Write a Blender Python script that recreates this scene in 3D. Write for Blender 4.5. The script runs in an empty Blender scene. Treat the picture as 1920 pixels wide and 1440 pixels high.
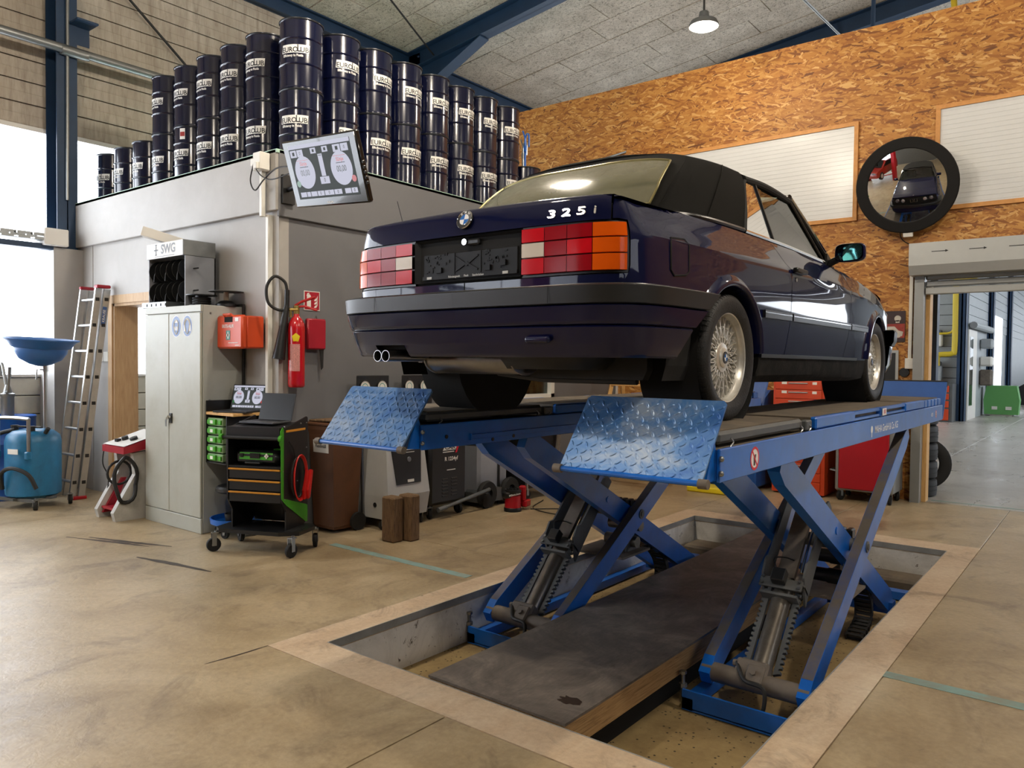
import bpy, bmesh, math, random
from mathutils import Matrix, Vector, Euler
from mathutils.geometry import delaunay_2d_cdt
random.seed(7)
sc = bpy.context.scene
COL = sc.collection
R = math.radians
PI = math.pi

# ------------------------------------------------------------------ camera
cam_d = bpy.data.cameras.new('camera')
cam = bpy.data.objects.new('camera', cam_d)
COL.objects.link(cam)
sc.camera = cam
yaw, pitch, roll = R(38.2), R(1.57), R(0.615)
fw = Vector((-math.sin(yaw)*math.cos(pitch), math.cos(yaw)*math.cos(pitch), -math.sin(pitch)))
rt = Vector((math.cos(yaw), math.sin(yaw), 0))
up = rt.cross(fw)
rt2 = rt*math.cos(roll)+up*math.sin(roll)
up2 = -rt*math.sin(roll)+up*math.cos(roll)
cam.matrix_world = Matrix(((rt2.x, up2.x, -fw.x, 0), (rt2.y, up2.y, -fw.y, 0), (rt2.z, up2.z, -fw.z, 1.5), (0, 0, 0, 1)))
cam_d.sensor_width = 36
cam_d.lens = 36*1443.5/1920
cam_d.clip_start = .05
cam_d.clip_end = 200

# ------------------------------------------------------------------ world, exposure
w = bpy.data.worlds.new('overcast_sky')
sc.world = w
w.use_nodes = True
bg = w.node_tree.nodes['Background']
bg.inputs[0].default_value = (.86, .93, 1, 1)
bg.inputs[1].default_value = 2.2
sc.view_settings.view_transform = 'Standard'
sc.view_settings.look = 'None'
sc.view_settings.exposure = 0.24
sc.view_settings.gamma = 1
sc.view_settings.use_curve_mapping = False
cy = sc.cycles
cy.use_denoising = True
cy.use_adaptive_sampling = True
cy.adaptive_threshold = .1
cy.adaptive_min_samples = 16
cy.max_bounces = 5
cy.diffuse_bounces = 3
cy.glossy_bounces = 3
cy.transmission_bounces = 4
cy.transparent_max_bounces = 8
cy.sample_clamp_indirect = 6
cy.caustics_reflective = False
cy.caustics_refractive = False
WINDOW_EMIT = 6.0
LAMP_WATT = 80
LAMP_COL = (1, .88, .72)

# ------------------------------------------------------------------ materials
def lin(h):
    if not isinstance(h, str):
        return tuple(h)+(1,)
    h = h.lstrip('#')
    o = []
    for i in (0, 2, 4):
        c = int(h[i:i+2], 16)/255
        o.append(c/12.92 if c <= .04045 else ((c+.055)/1.055)**2.4)
    return (o[0], o[1], o[2], 1)

def nodes(name):
    m = bpy.data.materials.new(name)
    m.use_nodes = True
    nt = m.node_tree
    return m, nt, nt.nodes['Principled BSDF']

class NT:
    """tiny node helper"""
    def __init__(s, nt):
        s.nt = nt
    def n(s, t, **kw):
        d = s.nt.nodes.new(t)
        for k, v in kw.items():
            setattr(d, k, v)
        return d
    def l(s, a, b):
        s.nt.links.new(a, b)
    def co(s, scale=(1, 1, 1), rot=(0, 0, 0), kind='Object'):
        t = s.n('ShaderNodeTexCoord')
        mp = s.n('ShaderNodeMapping')
        mp.inputs['Scale'].default_value = scale
        mp.inputs['Rotation'].default_value = rot
        s.l(t.outputs[kind], mp.inputs[0])
        return mp.outputs[0]
    def noise(s, co, scale=5, detail=4, rough=.6, dist=0):
        t = s.n('ShaderNodeTexNoise')
        t.inputs['Scale'].default_value = scale
        t.inputs['Detail'].default_value = detail
        t.inputs['Roughness'].default_value = rough
        t.inputs['Distortion'].default_value = dist
        s.l(co, t.inputs['Vector'])
        return t.outputs['Fac']
    def ramp(s, fac, stops):
        r = s.n('ShaderNodeValToRGB')
        e = r.color_ramp.elements
        while len(e) > 1:
            e.remove(e[0])
        e[0].position, e[0].color = stops[0][0], lin(stops[0][1])
        for p, c in stops[1:]:
            k = e.new(p)
            k.color = lin(c)
        s.l(fac, r.inputs[0])
        return r.outputs[0]
    def mix(s, fac, a, b, mode='MIX'):
        m = s.n('ShaderNodeMix', data_type='RGBA', blend_type=mode)
        for sock, v in ((m.inputs[0], fac), (m.inputs[6], a), (m.inputs[7], b)):
            if hasattr(v, 'links'):
                s.l(v, sock)
            elif isinstance(v, (int, float)):
                sock.default_value = v if sock == m.inputs[0] else (v, v, v, 1)
            else:
                sock.default_value = lin(v)
        return m.outputs[2]
    def math(s, op, a, b=0.):
        m = s.n('ShaderNodeMath', operation=op)
        for sock, v in ((m.inputs[0], a), (m.inputs[1], b)):
            if hasattr(v, 'links'):
                s.l(v, sock)
            else:
                sock.default_value = v
        return m.outputs[0]
    def bump(s, h, strength, dist, bs):
        b = s.n('ShaderNodeBump')
        b.inputs['Strength'].default_value = strength
        b.inputs['Distance'].default_value = dist
        s.l(h, b.inputs['Height'])
        s.l(b.outputs[0], bs.inputs['Normal'])

MATS = {}
def mat(name, col, rough=.5, metal=0., var=0., scale=6., bump=0., bscale=60., coat=0., spec=.5, emit=0., dirt=None, dirtamt=.5, dscale=3., alpha=1.):
    if name in MATS:
        return MATS[name]
    m, nt, bs = nodes(name)
    N = NT(nt)
    c = lin(col)
    bs.inputs['Base Color'].default_value = c
    bs.inputs['Roughness'].default_value = rough
    bs.inputs['Metallic'].default_value = metal
    bs.inputs['Specular IOR Level'].default_value = spec
    bs.inputs['Coat Weight'].default_value = coat
    bs.inputs['Coat Roughness'].default_value = .03
    bs.inputs['Coat IOR'].default_value = 1.4
    if emit and name.startswith('screen'):
        bs.inputs['Base Color'].default_value = (.01, .01, .01, 1)
    if emit:
        bs.inputs['Emission Color'].default_value = c
        bs.inputs['Emission Strength'].default_value = emit
    if emit and (name.startswith('screen') or name in ('lamp_glow', 'office_glow')):
        m.cycles.emission_sampling = 'NONE'
    m.diffuse_color = c
    if var or bump or dirt:
        co = N.co()
        out = None
        if var:
            f = N.noise(co, scale, 5, .65)
            lo = tuple(max(0, x*(1-var)) for x in c[:3])
            hi = tuple(min(1, x*(1+var)) for x in c[:3])
            out = N.ramp(f, [(.3, lo), (.7, hi)])
        if dirt:
            f = N.noise(co, dscale, 6, .7, .4)
            f = N.ramp(f, [(.45, (0, 0, 0)), (.7, (1, 1, 1))])
            f = N.math('MULTIPLY', f, dirtamt)
            out = N.mix(f, out if out else c[:3], dirt)
        if out:
            N.l(out, bs.inputs['Base Color'])
        if bump:
            N.bump(N.noise(co, bscale, 3), bump, .01, bs)
    MATS[name] = m
    return m

def glassy(name, tint, refl=.08, rough=.0):
    m = bpy.data.materials.new(name)
    m.use_nodes = True
    nt = m.node_tree
    nt.nodes.clear()
    N = NT(nt)
    o = N.n('ShaderNodeOutputMaterial')
    tr = N.n('ShaderNodeBsdfTransparent')
    tr.inputs[0].default_value = lin(tint)
    gl = N.n('ShaderNodeBsdfGlossy')
    gl.inputs['Roughness'].default_value = rough
    fr = N.n('ShaderNodeFresnel')
    fr.inputs[0].default_value = 1.5
    f = N.math('ADD', N.math('MULTIPLY', fr.outputs[0], .9), refl)
    mx = N.n('ShaderNodeMixShader')
    N.l(f, mx.inputs[0])
    N.l(tr.outputs[0], mx.inputs[1])
    N.l(gl.outputs[0], mx.inputs[2])
    N.l(mx.outputs[0], o.inputs[0])
    MATS[name] = m
    return m

# ------------------------------------------------------------------ mesh builder
class MB:
    def __init__(s, T=None):
        s.v, s.f, s.T = [], [], T
    def add(s, vs, fs):
        o = len(s.v)
        T = s.T
        for p in vs:
            p = Vector(p)
            s.v.append(T @ p if T else p)
        s.f += [tuple(i+o for i in f) for f in fs]
        return s
    def box(s, x0, x1, y0, y1, z0, z1):
        return s.add([(x0, y0, z0), (x1, y0, z0), (x1, y1, z0), (x0, y1, z0), (x0, y0, z1), (x1, y0, z1), (x1, y1, z1), (x0, y1, z1)],
                     [(3, 2, 1, 0), (4, 5, 6, 7), (0, 1, 5, 4), (1, 2, 6, 5), (2, 3, 7, 6), (3, 0, 4, 7)])
    def cbox(s, x0, x1, y0, y1, z0, z1, c=.01):
        """box with chamfered edges"""
        c = min(c, (x1-x0)/2.01, (y1-y0)/2.01, (z1-z0)/2.01)
        X, Y, Z = (x0, x1), (y0, y1), (z0, z1)
        vs, ix = [], {}
        for a in (0, 1):
            for b in (0, 1):
                for d in (0, 1):
                    sx, sy, sz = (c, -c)[a], (c, -c)[b], (c, -c)[d]
                    for k, p in enumerate(((X[a], Y[b]+sy, Z[d]+sz), (X[a]+sx, Y[b], Z[d]+sz), (X[a]+sx, Y[b]+sy, Z[d]))):
                        ix[a, b, d, k] = len(vs)
                        vs.append(p)
        fs = []
        for a in (0, 1):
            fs.append([ix[a, 0, 0, 0], ix[a, 1, 0, 0], ix[a, 1, 1, 0], ix[a, 0, 1, 0]])
            fs.append([ix[0, a, 0, 1], ix[1, a, 0, 1], ix[1, a, 1, 1], ix[0, a, 1, 1]])
            fs.append([ix[0, 0, a, 2], ix[1, 0, a, 2], ix[1, 1, a, 2], ix[0, 1, a, 2]])
        for a in (0, 1):
            for b in (0, 1):
                fs.append([ix[a, b, 0, 0], ix[a, b, 1, 0], ix[a, b, 1, 1], ix[a, b, 0, 1]])
                fs.append([ix[a, 0, b, 0], ix[a, 1, b, 0], ix[a, 1, b, 2], ix[a, 0, b, 2]])
                fs.append([ix[0, a, b, 1], ix[1, a, b, 1], ix[1, a, b, 2], ix[0, a, b, 2]])
                for d in (0, 1):
                    fs.append([ix[a, b, d, 0], ix[a, b, d, 1], ix[a, b, d, 2]])
        return s.add(vs, fs)
    def frame(s, d):
        d = Vector(d).normalized()
        a = Vector((0, 0, 1)) if abs(d.z) < .9 else Vector((1, 0, 0))
        u = d.cross(a).normalized()
        return d, u, d.cross(u).normalized()
    def cyl(s, p0, p1, r0, r1=None, n=16, caps=True):
        p0, p1 = Vector(p0), Vector(p1)
        r1 = r0 if r1 is None else r1
        d, u, v = s.frame(p1-p0)
        vs = []
        for p, r in ((p0, r0), (p1, r1)):
            for i in range(n):
                a = 2*PI*i/n
                vs.append(p+u*math.cos(a)*r+v*math.sin(a)*r)
        fs = [(i, (i+1) % n, n+(i+1) % n, n+i) for i in range(n)]
        if caps:
            fs += [tuple(range(n))[::-1], tuple(range(n, 2*n))]
        return s.add(vs, fs)
    def tube(s, pts, r, n=8, closed=False, caps=True):
        pts = [Vector(p) for p in pts]
        m = len(pts)
        vs, fs = [], []
        pu = None
        for i, p in enumerate(pts):
            a = pts[(i-1) % m] if (closed or i > 0) else p
            b = pts[(i+1) % m] if (closed or i < m-1) else p
            d, u, v = s.frame(b-a)
            if pu is not None:
                u = (pu-d*pu.dot(d)).normalized()
                v = d.cross(u)
            pu = u
            rr = r[i] if isinstance(r, (list, tuple)) else r
            for k in range(n):
                t = 2*PI*k/n
                vs.append(p+u*math.cos(t)*rr+v*math.sin(t)*rr)
        for i in range(m if closed else m-1):
            j = (i+1) % m
            for k in range(n):
                l = (k+1) % n
                fs.append((i*n+k, i*n+l, j*n+l, j*n+k))
        if caps and not closed:
            fs += [tuple(range(n))[::-1], tuple(range((m-1)*n, m*n))]
        return s.add(vs, fs)
    def lathe(s, prof, c=(0, 0, 0), axis=(0, 0, 1), n=32, closed=False, a0=0., a1=2*PI):
        """prof: list of (r, h) along axis"""
        d, u, v = s.frame(axis)
        c = Vector(c)
        full = abs(a1-a0) > 2*PI-1e-4
        na = n if full else n+1
        vs, fs = [], []
        for r, h in prof:
            for i in range(na):
                a = a0+(a1-a0)*i/n
                vs.append(c+d*h+u*math.cos(a)*r+v*math.sin(a)*r)
        m = len(prof)
        for j in range(m if closed else m-1):
            q = (j+1) % m
            for i in range(n):
                k = (i+1) % na
                fs.append((j*na+i, j*na+k, q*na+k, q*na+i))
        return s.add(vs, fs)
    def prism(s, poly, h0, h1, ax='z'):
        """poly: 2D points; extruded along ax ('x': (y,z), 'y': (x,z), 'z': (x,y))"""
        def P(a, b, h):
            return (h, a, b) if ax == 'x' else (a, h, b) if ax == 'y' else (a, b, h)
        n = len(poly)
        vs = [P(a, b, h0) for a, b in poly]+[P(a, b, h1) for a, b in poly]
        fs = [tuple(range(n))[::-1], tuple(range(n, 2*n))]+[(i, (i+1) % n, n+(i+1) % n, n+i) for i in range(n)]
        return s.add(vs, fs)
    def grid(s, rows, closed=False):
        m, n = len(rows), len(rows[0])
        vs = [p for r in rows for p in r]
        fs = []
        for j in range(m-1):
            for i in range(n if closed else n-1):
                k = (i+1) % n
                fs.append((j*n+i, j*n+k, (j+1)*n+k, (j+1)*n+i))
        return s.add(vs, fs)
    def sphere(s, c, r, n=16, m=10, sz=1.):
        rows = []
        for j in range(m+1):
            a = PI*j/m
            rows.append([(c[0]+r*math.sin(a)*math.cos(2*PI*i/n), c[1]+r*math.sin(a)*math.sin(2*PI*i/n), c[2]+r*sz*math.cos(a)) for i in range(n)])
        return s.grid(rows, True)

def me_of(mb, name, smooth=None, recalc=True, flip=False):
    me = bpy.data.meshes.new(name)
    me.from_pydata([tuple(v) for v in mb.v], [], mb.f)
    me.validate()
    bm = bmesh.new()
    bm.from_mesh(me)
    bmesh.ops.remove_doubles(bm, verts=bm.verts, dist=1e-5)
    if recalc:
        bmesh.ops.recalc_face_normals(bm, faces=bm.faces)
    if flip:
        bmesh.ops.reverse_faces(bm, faces=bm.faces)
    bm.to_mesh(me)
    bm.free()
    if smooth:
        for p in me.polygons:
            p.use_smooth = True
        me.set_sharp_from_angle(angle=R(smooth))
    return me

def tag(o, label=None, cat=None, group=None, kind=None):
    if label:
        o['label'] = label
    if cat:
        o['category'] = cat
    if group:
        o['group'] = group
    if kind:
        o['kind'] = kind
    return o

def ob(name, mb, m, parent=None, smooth=35, label=None, cat=None, group=None, kind=None, recalc=True):
    me = mb if isinstance(mb, bpy.types.Mesh) else me_of(mb, name, smooth, recalc)
    if not isinstance(mb, bpy.types.Mesh) or not me.materials:
        me.materials.append(MATS[m] if isinstance(m, str) else m)
    o = bpy.data.objects.new(name, me)
    COL.objects.link(o)
    if parent:
        o.parent = parent
    return tag(o, label, cat, group, kind)

def obs(name, mb, m, parent=None, smooth=35):
    """like ob(), but every loose island becomes an object of its own"""
    p = list(range(len(mb.v)))
    def find(i):
        while p[i] != i:
            p[i] = p[p[i]]
            i = p[i]
        return i
    for f in mb.f:
        for i in f[1:]:
            p[find(i)] = find(f[0])
    groups = {}
    for f in mb.f:
        groups.setdefault(find(f[0]), []).append(f)
    res = []
    for fs in groups.values():
        ids = sorted({i for f in fs for i in f})
        ix = {k: n_ for n_, k in enumerate(ids)}
        q = MB()
        q.add([mb.v[i] for i in ids], [tuple(ix[i] for i in f) for f in fs])
        res.append(ob(name, q, m, parent, smooth))
    return res[0]

def thing(name, loc, label, cat, group=None, rz=0., kind=None):
    o = bpy.data.objects.new(name, None)
    COL.objects.link(o)
    o.location = loc
    o.rotation_euler = (0, 0, rz)
    o.empty_display_size = .1
    return tag(o, label, cat, group, kind)

def struct(name, mb, m, smooth=None, parent=None):
    return ob(name, mb, m, parent, smooth, kind=None if parent else 'structure')

def dup(root, loc=None, rz=None, label=None, group=None):
    r = root.copy()
    COL.objects.link(r)
    if loc is not None:
        r.location = loc
    if rz is not None:
        r.rotation_euler = (0, 0, rz)
    if label:
        r['label'] = label
    if group:
        r['group'] = group
    for ch in list(root.children):
        c = ch.copy()
        COL.objects.link(c)
        c.parent = r
        for g in list(ch.children):
            d = g.copy()
            COL.objects.link(d)
            d.parent = c
    return r

def text_mb(body, size, bold=0., align='CENTER', space=1.0):
    cu = bpy.data.curves.new('t', 'FONT')
    cu.body = body
    cu.size = size
    cu.align_x = align
    cu.align_y = 'CENTER'
    cu.offset = bold
    cu.space_character = space
    cu.resolution_u = 3
    o = bpy.data.objects.new('t', cu)
    COL.objects.link(o)
    me = bpy.data.meshes.new_from_object(o)
    vs = [v.co.copy() for v in me.vertices]
    fs = [tuple(p.vertices) for p in me.polygons]
    bpy.data.objects.remove(o)
    bpy.data.meshes.remove(me)
    bpy.data.curves.remove(cu)
    return vs, fs

def M3(o, x, y):
    """matrix with origin o, x axis, y axis (made orthogonal)"""
    x = Vector(x).normalized()
    z = x.cross(Vector(y)).normalized()
    y = z.cross(x)
    return Matrix(((x.x, y.x, z.x, o[0]), (x.y, y.y, z.y, o[1]), (x.z, y.z, z.z, o[2]), (0, 0, 0, 1)))

def text(name, body, size, T, m, parent, bold=0., align='CENTER', space=1., sx=1.):
    vs, fs = text_mb(body, size, bold, align, space)
    b = MB(T)
    b.add([(v.x*sx, v.y, v.z) for v in vs], fs)
    return ob(name, b, m, parent, None, recalc=False)

def arc(c, r, a0, a1, n):
    return [(c[0]+r*math.cos(a0+(a1-a0)*i/n), c[1]+r*math.sin(a0+(a1-a0)*i/n)) for i in range(n+1)]

def catmull(pts, n=8, closed=False):
    pts = [Vector(p) for p in pts]
    m = len(pts)
    out = []
    for i in range(m if closed else m-1):
        p1, p2 = pts[i], pts[(i+1) % m]
        p0 = pts[(i-1) % m] if (closed or i > 0) else p1*2-p2
        p3 = pts[(i+2) % m] if (closed or i < m-2) else p2*2-p1
        for k in range(n):
            t = k/n
            out.append(.5*((2*p1)+(p2-p0)*t+(2*p0-5*p1+4*p2-p3)*t*t+(3*p1-p0-3*p2+p3)*t**3))
    if not closed:
        out.append(pts[-1])
    return out

def interp(tab, x):
    if x <= tab[0][0]:
        return tab[0][1]
    for (a, b), (c, d) in zip(tab, tab[1:]):
        if x <= c:
            return b+(d-b)*(x-a)/(c-a)
    return tab[-1][1]

def caster(parent, x, y, r=.05, w=.03, top=.13, ang=0., name='caster', tyre='black_rubber'):
    """swivel castor as a part with sub-parts"""
    T = Matrix.Translation((x, y, 0)) @ Matrix.Rotation(ang, 4, 'Z')
    b = MB(T)
    b.box(-w*.75, -w*.6, .0, r*.62, r*.85, top-.015).box(w*.6, w*.75, .0, r*.62, r*.85, top-.015).box(-w*.8, w*.8, -.015, r*.62, top-.02, top-.012)
    b.cyl((0, 0, top-.02), (0, 0, top), .012, n=10)
    c = ob(name, b, 'zinc', parent, None)
    b = MB(T)
    b.lathe([(r*.3, -w/2), (r*.92, -w/2), (r, -w*.3), (r, w*.3), (r*.92, w/2), (r*.3, w/2)], (0, r*.35, r), (1, 0, 0), 18, True)
    ob('wheel', b, tyre, c)
    return c
# ------------------------------------------------------------------ surface materials
def m_floor(name, base, dark, light, rough0=.38):
    m, nt, bs = nodes(name)
    N = NT(nt)
    co = N.co(kind='Object')
    a = N.noise(co, .8, 5, .7, .9)
    b = N.noise(N.co((1.2, .35, 1), (0, 0, R(25))), 2.6, 5, .72, 1.2)
    c = N.noise(co, 34, 4, .7)
    col = N.ramp(a, [(.3, dark), (.52, base), (.75, light)])
    col = N.mix(N.math('MULTIPLY', N.ramp(b, [(.42, (0, 0, 0)), (.7, (1, 1, 1))]), .45), col, light)
    st = N.noise(N.co((1, 1, 1), (0, 0, 1)), 1.7, 5, .75, 1.5)
    col = N.mix(N.math('MULTIPLY', N.ramp(st, [(.53, (0, 0, 0)), (.72, (1, 1, 1))]), .55), col, '#5d4b3c')
    # scattered dark drips
    v = N.n('ShaderNodeTexVoronoi')
    v.inputs['Scale'].default_value = 3.1
    N.l(co, v.inputs['Vector'])
    dr = N.ramp(v.outputs['Distance'], [(.015, (1, 1, 1)), (.035, (0, 0, 0))])
    col = N.mix(N.math('MULTIPLY', dr, .6), col, '#3c2f24')
    col = N.mix(.25, col, N.ramp(c, [(.3, (.25, .25, .25)), (.7, (.75, .75, .75))]), 'OVERLAY')
    N.l(col, bs.inputs['Base Color'])
    r = N.math('ADD', N.math('MULTIPLY', b, .35), rough0-.16)
    N.l(r, bs.inputs['Roughness'])
    N.bump(N.noise(co, 13, 3, .7, .5), .22, .01, bs)
    MATS[name] = m
m_floor('floor_concrete', '#a39070', '#8b785a', '#b9a98b')
m_floor('border_concrete', '#c0a88b', '#b0977a', '#d5c4aa', .55)
m_floor('far_concrete', '#a5a29b', '#95928a', '#b5b3ad', .3)

def m_osb():
    m, nt, bs = nodes('osb_board')
    N = NT(nt)
    tc = N.n('ShaderNodeTexCoord')
    best_h = best_c = None
    nz = N.n('ShaderNodeTexNoise')
    nz.inputs['Scale'].default_value = 2.2
    N.l(tc.outputs['Object'], nz.inputs['Vector'])
    mx = N.n('ShaderNodeVectorMath', operation='MULTIPLY_ADD')
    mx.inputs[1].default_value = (.05, 0, .05)
    N.l(nz.outputs['Color'], mx.inputs[0])
    N.l(tc.outputs['Object'], mx.inputs[2])
    for k, (ang, sc_) in enumerate(((4, 1.0), (-20, 1.1), (27, .95), (-50, 1.15), (60, 1.1), (-8, .9), (14, 1.2))):
        mp = N.n('ShaderNodeMapping')
        mr = N.n('ShaderNodeMapping')
        mr.inputs['Rotation'].default_value = (0, R(ang), 0)
        mp.inputs['Scale'].default_value = (9*sc_, .001, 44*sc_)
        mp.inputs['Location'].default_value = (k*3.7, 0, k*1.9)
        N.l(mx.outputs[0], mr.inputs[0])
        N.l(mr.outputs[0], mp.inputs[0])
        v = N.n('ShaderNodeTexVoronoi', voronoi_dimensions='3D')
        v.inputs['Scale'].default_value = 1
        v.inputs['Randomness'].default_value = 1
        N.l(mp.outputs[0], v.inputs['Vector'])
        sp = N.n('ShaderNodeSeparateColor')
        N.l(v.outputs['Color'], sp.inputs[0])
        h = N.math('ADD', sp.outputs[1], 0.22 if k < 2 else 0)
        edge = N.math('MULTIPLY', v.outputs['Distance'], .25)
        h = N.math('SUBTRACT', h, edge)
        if best_h is None:
            best_h, best_c = h, sp.outputs[0]
        else:
            g = N.math('GREATER_THAN', h, best_h)
            mxf = N.n('ShaderNodeMix', data_type='FLOAT')
            N.l(g, mxf.inputs[0]); N.l(best_c, mxf.inputs[2]); N.l(sp.outputs[0], mxf.inputs[3])
            best_c = mxf.outputs[0]
            best_h = N.math('MAXIMUM', h, best_h)
    col = N.ramp(best_c, [(0, '#683b15'), (.12, '#8b541e'), (.5, '#a9702f'), (.85, '#b8843f'), (1, '#cea161')])
    big = N.noise(N.co(), .8, 3)
    col = N.mix(.35, col, N.ramp(big, [(.3, (.36, .36, .36)), (.7, (.64, .64, .64))]), 'OVERLAY')
    N.l(col, bs.inputs['Base Color'])
    bs.inputs['Roughness'].default_value = .62
    MATS['osb_board'] = m
m_osb()

def m_woodwool():
    m, nt, bs = nodes('wood_wool')
    N = NT(nt)
    co = N.co()
    a = N.noise(co, 2.5, 5, .7)
    b = N.noise(co, 26, 4, .8, 1.2)
    col = N.ramp(a, [(.3, '#b3aa9b'), (.7, '#d6cfc1')])
    sp = N.ramp(b, [(.36, '#3a342c'), (.5, '#ffffff')])
    col = N.mix(.75, col, sp, 'MULTIPLY')
    N.l(col, bs.inputs['Base Color'])
    bs.inputs['Roughness'].default_value = .95
    N.bump(b, .5, .012, bs)
    MATS['wood_wool'] = m
m_woodwool()

def m_board():
    m, nt, bs = nodes('stained_boards')
    N = NT(nt)
    a = N.noise(N.co((1, 5, .7)), 3, 6, .75, .5)
    b = N.noise(N.co((1, 1, 1)), 1.2, 4)
    col = N.ramp(a, [(.3, '#948a7c'), (.5, '#b3aa9c'), (.75, '#c6beb2')])
    col = N.mix(N.math('MULTIPLY', N.ramp(b, [(.4, (0, 0, 0)), (.7, (1, 1, 1))]), .5), col, '#8d7f6d')
    N.l(col, bs.inputs['Base Color'])
    bs.inputs['Roughness'].default_value = .75
    MATS['stained_boards'] = m
m_board()

def m_wood(name, c0, c1, c2, axis=(1, 1, 6), rough=.6):
    m, nt, bs = nodes(name)
    N = NT(nt)
    a = N.noise(N.co(axis), 5, 6, .7, .8)
    col = N.ramp(a, [(.3, c0), (.5, c1), (.75, c2)])
    N.l(col, bs.inputs['Base Color'])
    bs.inputs['Roughness'].default_value = rough
    N.bump(a, .15, .003, bs)
    MATS[name] = m
m_wood('door_wood', '#a8875f', '#bb9a72', '#caac86', (14, 14, .8))
m_wood('pale_pine', '#c08f50', '#d3a667', '#e0bb80', (12, 12, 1.2))
m_wood('old_timber', '#3f2e20', '#6f563c', '#8a6f50', (16, 16, 1.5), .85)
m_wood('plank_edge', '#7a5a36', '#b08a5a', '#caa572', (14, 1.0, 26), .8)
def m_plate():
    m, nt, bs = nodes('worn_plank_top')
    N = NT(nt)
    co = N.co()
    a = N.noise(co, 2.2, 5, .75, 1.3)
    b = N.noise(N.co((8, 1, 1), (0, 0, .4)), 5, 6, .75, 2)
    col = N.ramp(a, [(.28, '#4b443e'), (.5, '#6e655c'), (.72, '#8d8276')])
    col = N.mix(.4, col, N.ramp(b, [(.35, (.3, .3, .3)), (.7, (.72, .72, .72))]), 'OVERLAY')
    N.l(col, bs.inputs['Base Color'])
    bs.inputs['Roughness'].default_value = .55
    MATS['worn_plank_top'] = m
m_plate()
def m_pitwall():
    m, nt, bs = nodes('pit_wall')
    N = NT(nt)
    co = N.co()
    a = N.noise(co, 3, 7, .75, .8)
    b = N.noise(co, 14, 5, .75, .5)
    col = N.ramp(a, [(.3, '#bdb9b1'), (.6, '#e0ddd6')])
    col = N.mix(N.ramp(b, [(.60, (0, 0, 0)), (.68, (1, 1, 1))]), col, '#57493a')
    N.l(col, bs.inputs['Base Color'])
    bs.inputs['Roughness'].default_value = .8
    N.bump(b, .3, .01, bs)
    MATS['pit_wall'] = m
m_pitwall()
def m_pitfloor():
    m, nt, bs = nodes('pit_floor')
    N = NT(nt)
    co = N.co()
    a = N.noise(co, 4, 5, .7)
    v = N.n('ShaderNodeTexVoronoi')
    v.inputs['Scale'].default_value = 26
    N.l(co, v.inputs['Vector'])
    col = N.ramp(a, [(.3, '#7a6440'), (.7, '#a08a5e')])
    col = N.mix(N.ramp(v.outputs['Distance'], [(.10, (1, 1, 1)), (.2, (0, 0, 0))]), col, '#2c241a')
    N.l(col, bs.inputs['Base Color'])
    bs.inputs['Roughness'].default_value = .85
    MATS['pit_floor'] = m
m_pitfloor()
def m_tread():
    m, nt, bs = nodes('lift_blue_worn')
    N = NT(nt)
    co = N.co()
    a = N.noise(co, 3.2, 6, .75, .9)
    col = N.ramp(a, [(.34, '#2a5fa6'), (.48, '#4f7cb2'), (.64, '#93a3b8')])
    N.l(col, bs.inputs['Base Color'])
    bs.inputs['Roughness'].default_value = .42
    bs.inputs['Metallic'].default_value = .25
    MATS['lift_blue_worn'] = m
m_tread()

mat('lift_blue', '#0d62c0', .36, var=.12, dirt='#4a4a4c', dirtamt=.25, dscale=2.5, coat=.2)
mat('angle_steel', '#8c8c89', .5, var=.2)
mat('lift_blue_dark', '#0f4b94', .45, var=.12)
mat('lift_dust', '#575049', .8, var=.15, dirt='#123f80', dirtamt=.5, dscale=4)
mat('anthracite', '#505456', .5, var=.15, dirt='#6d655a', dirtamt=.3)
mat('beam_blue', '#173350', .5, var=.12)
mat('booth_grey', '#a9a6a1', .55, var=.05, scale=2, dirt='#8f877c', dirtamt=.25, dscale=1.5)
mat('booth_grey_shaded', '#6e6f72', .55, var=.05, scale=2)  # booth grey darkened to put the shade of the side wall into its colour
mat('booth_grey_low', '#8d9097', .5, var=.05)
mat('mint', '#a9cbb9', .6)
mat('white_paint', '#dcdad4', .5)
mat('white_plastic', '#dddbd3', .4)
mat('cream_block', '#c9c6b6', .7, var=.06, bump=.1)
mat('poly_white', '#cfd0cf', .25, var=.02)
mat('trim_pine', '#c48a4a', .6, var=.15, scale=14)
mat('shutter_grey', '#8f9190', .4, metal=.3, var=.04)
mat('shutter_light', '#a6a8a6', .4, metal=.25, var=.04)
mat('galv', '#8d8f8e', .4, metal=.8, var=.1)
mat('zinc', '#8f9293', .32, metal=.9)
mat('steel', '#a8a9a8', .28, metal=1)
mat('chrome', '#dcdcdc', .08, metal=1)
mat('black_rubber', '#131313', .75, var=.2, bump=.1)
mat('black_plastic', '#151617', .4)
mat('black_satin', '#1b1c1d', .35, var=.1)
mat('dark_void', '#070707', .9)
mat('cable_black', '#151515', .6)
mat('teal_tape', '#7f9d97', .6, dirt='#8a7a62', dirtamt=.7, dscale=6)
mat('oil_stain', '#3a2c22', .5, var=.3)
mat('far_panel', '#9da3a6', .5, var=.05)
mat('yellow_pipe', '#c9b02a', .4)
mat('cream_wall', '#cfc8b8', .7, var=.04)
mat('hall_wall', '#57544d', .8, var=.08)
mat('orange_steel', '#c8431b', .38, var=.06)
mat('red_paint', '#a80f1e', .35)
mat('teal_dirty', '#4f8d7c', .7)
mat('window_sky', '#eef5ff', .3, emit=WINDOW_EMIT)
mat('far_sky_fill', '#eef5ff', .3, emit=1.6)  # far panes, and the added fill panels out of view
mat('far_fill_glow', '#eef5ff', .3, emit=6.)  # glow of the added fill panel in the far hall
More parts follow.
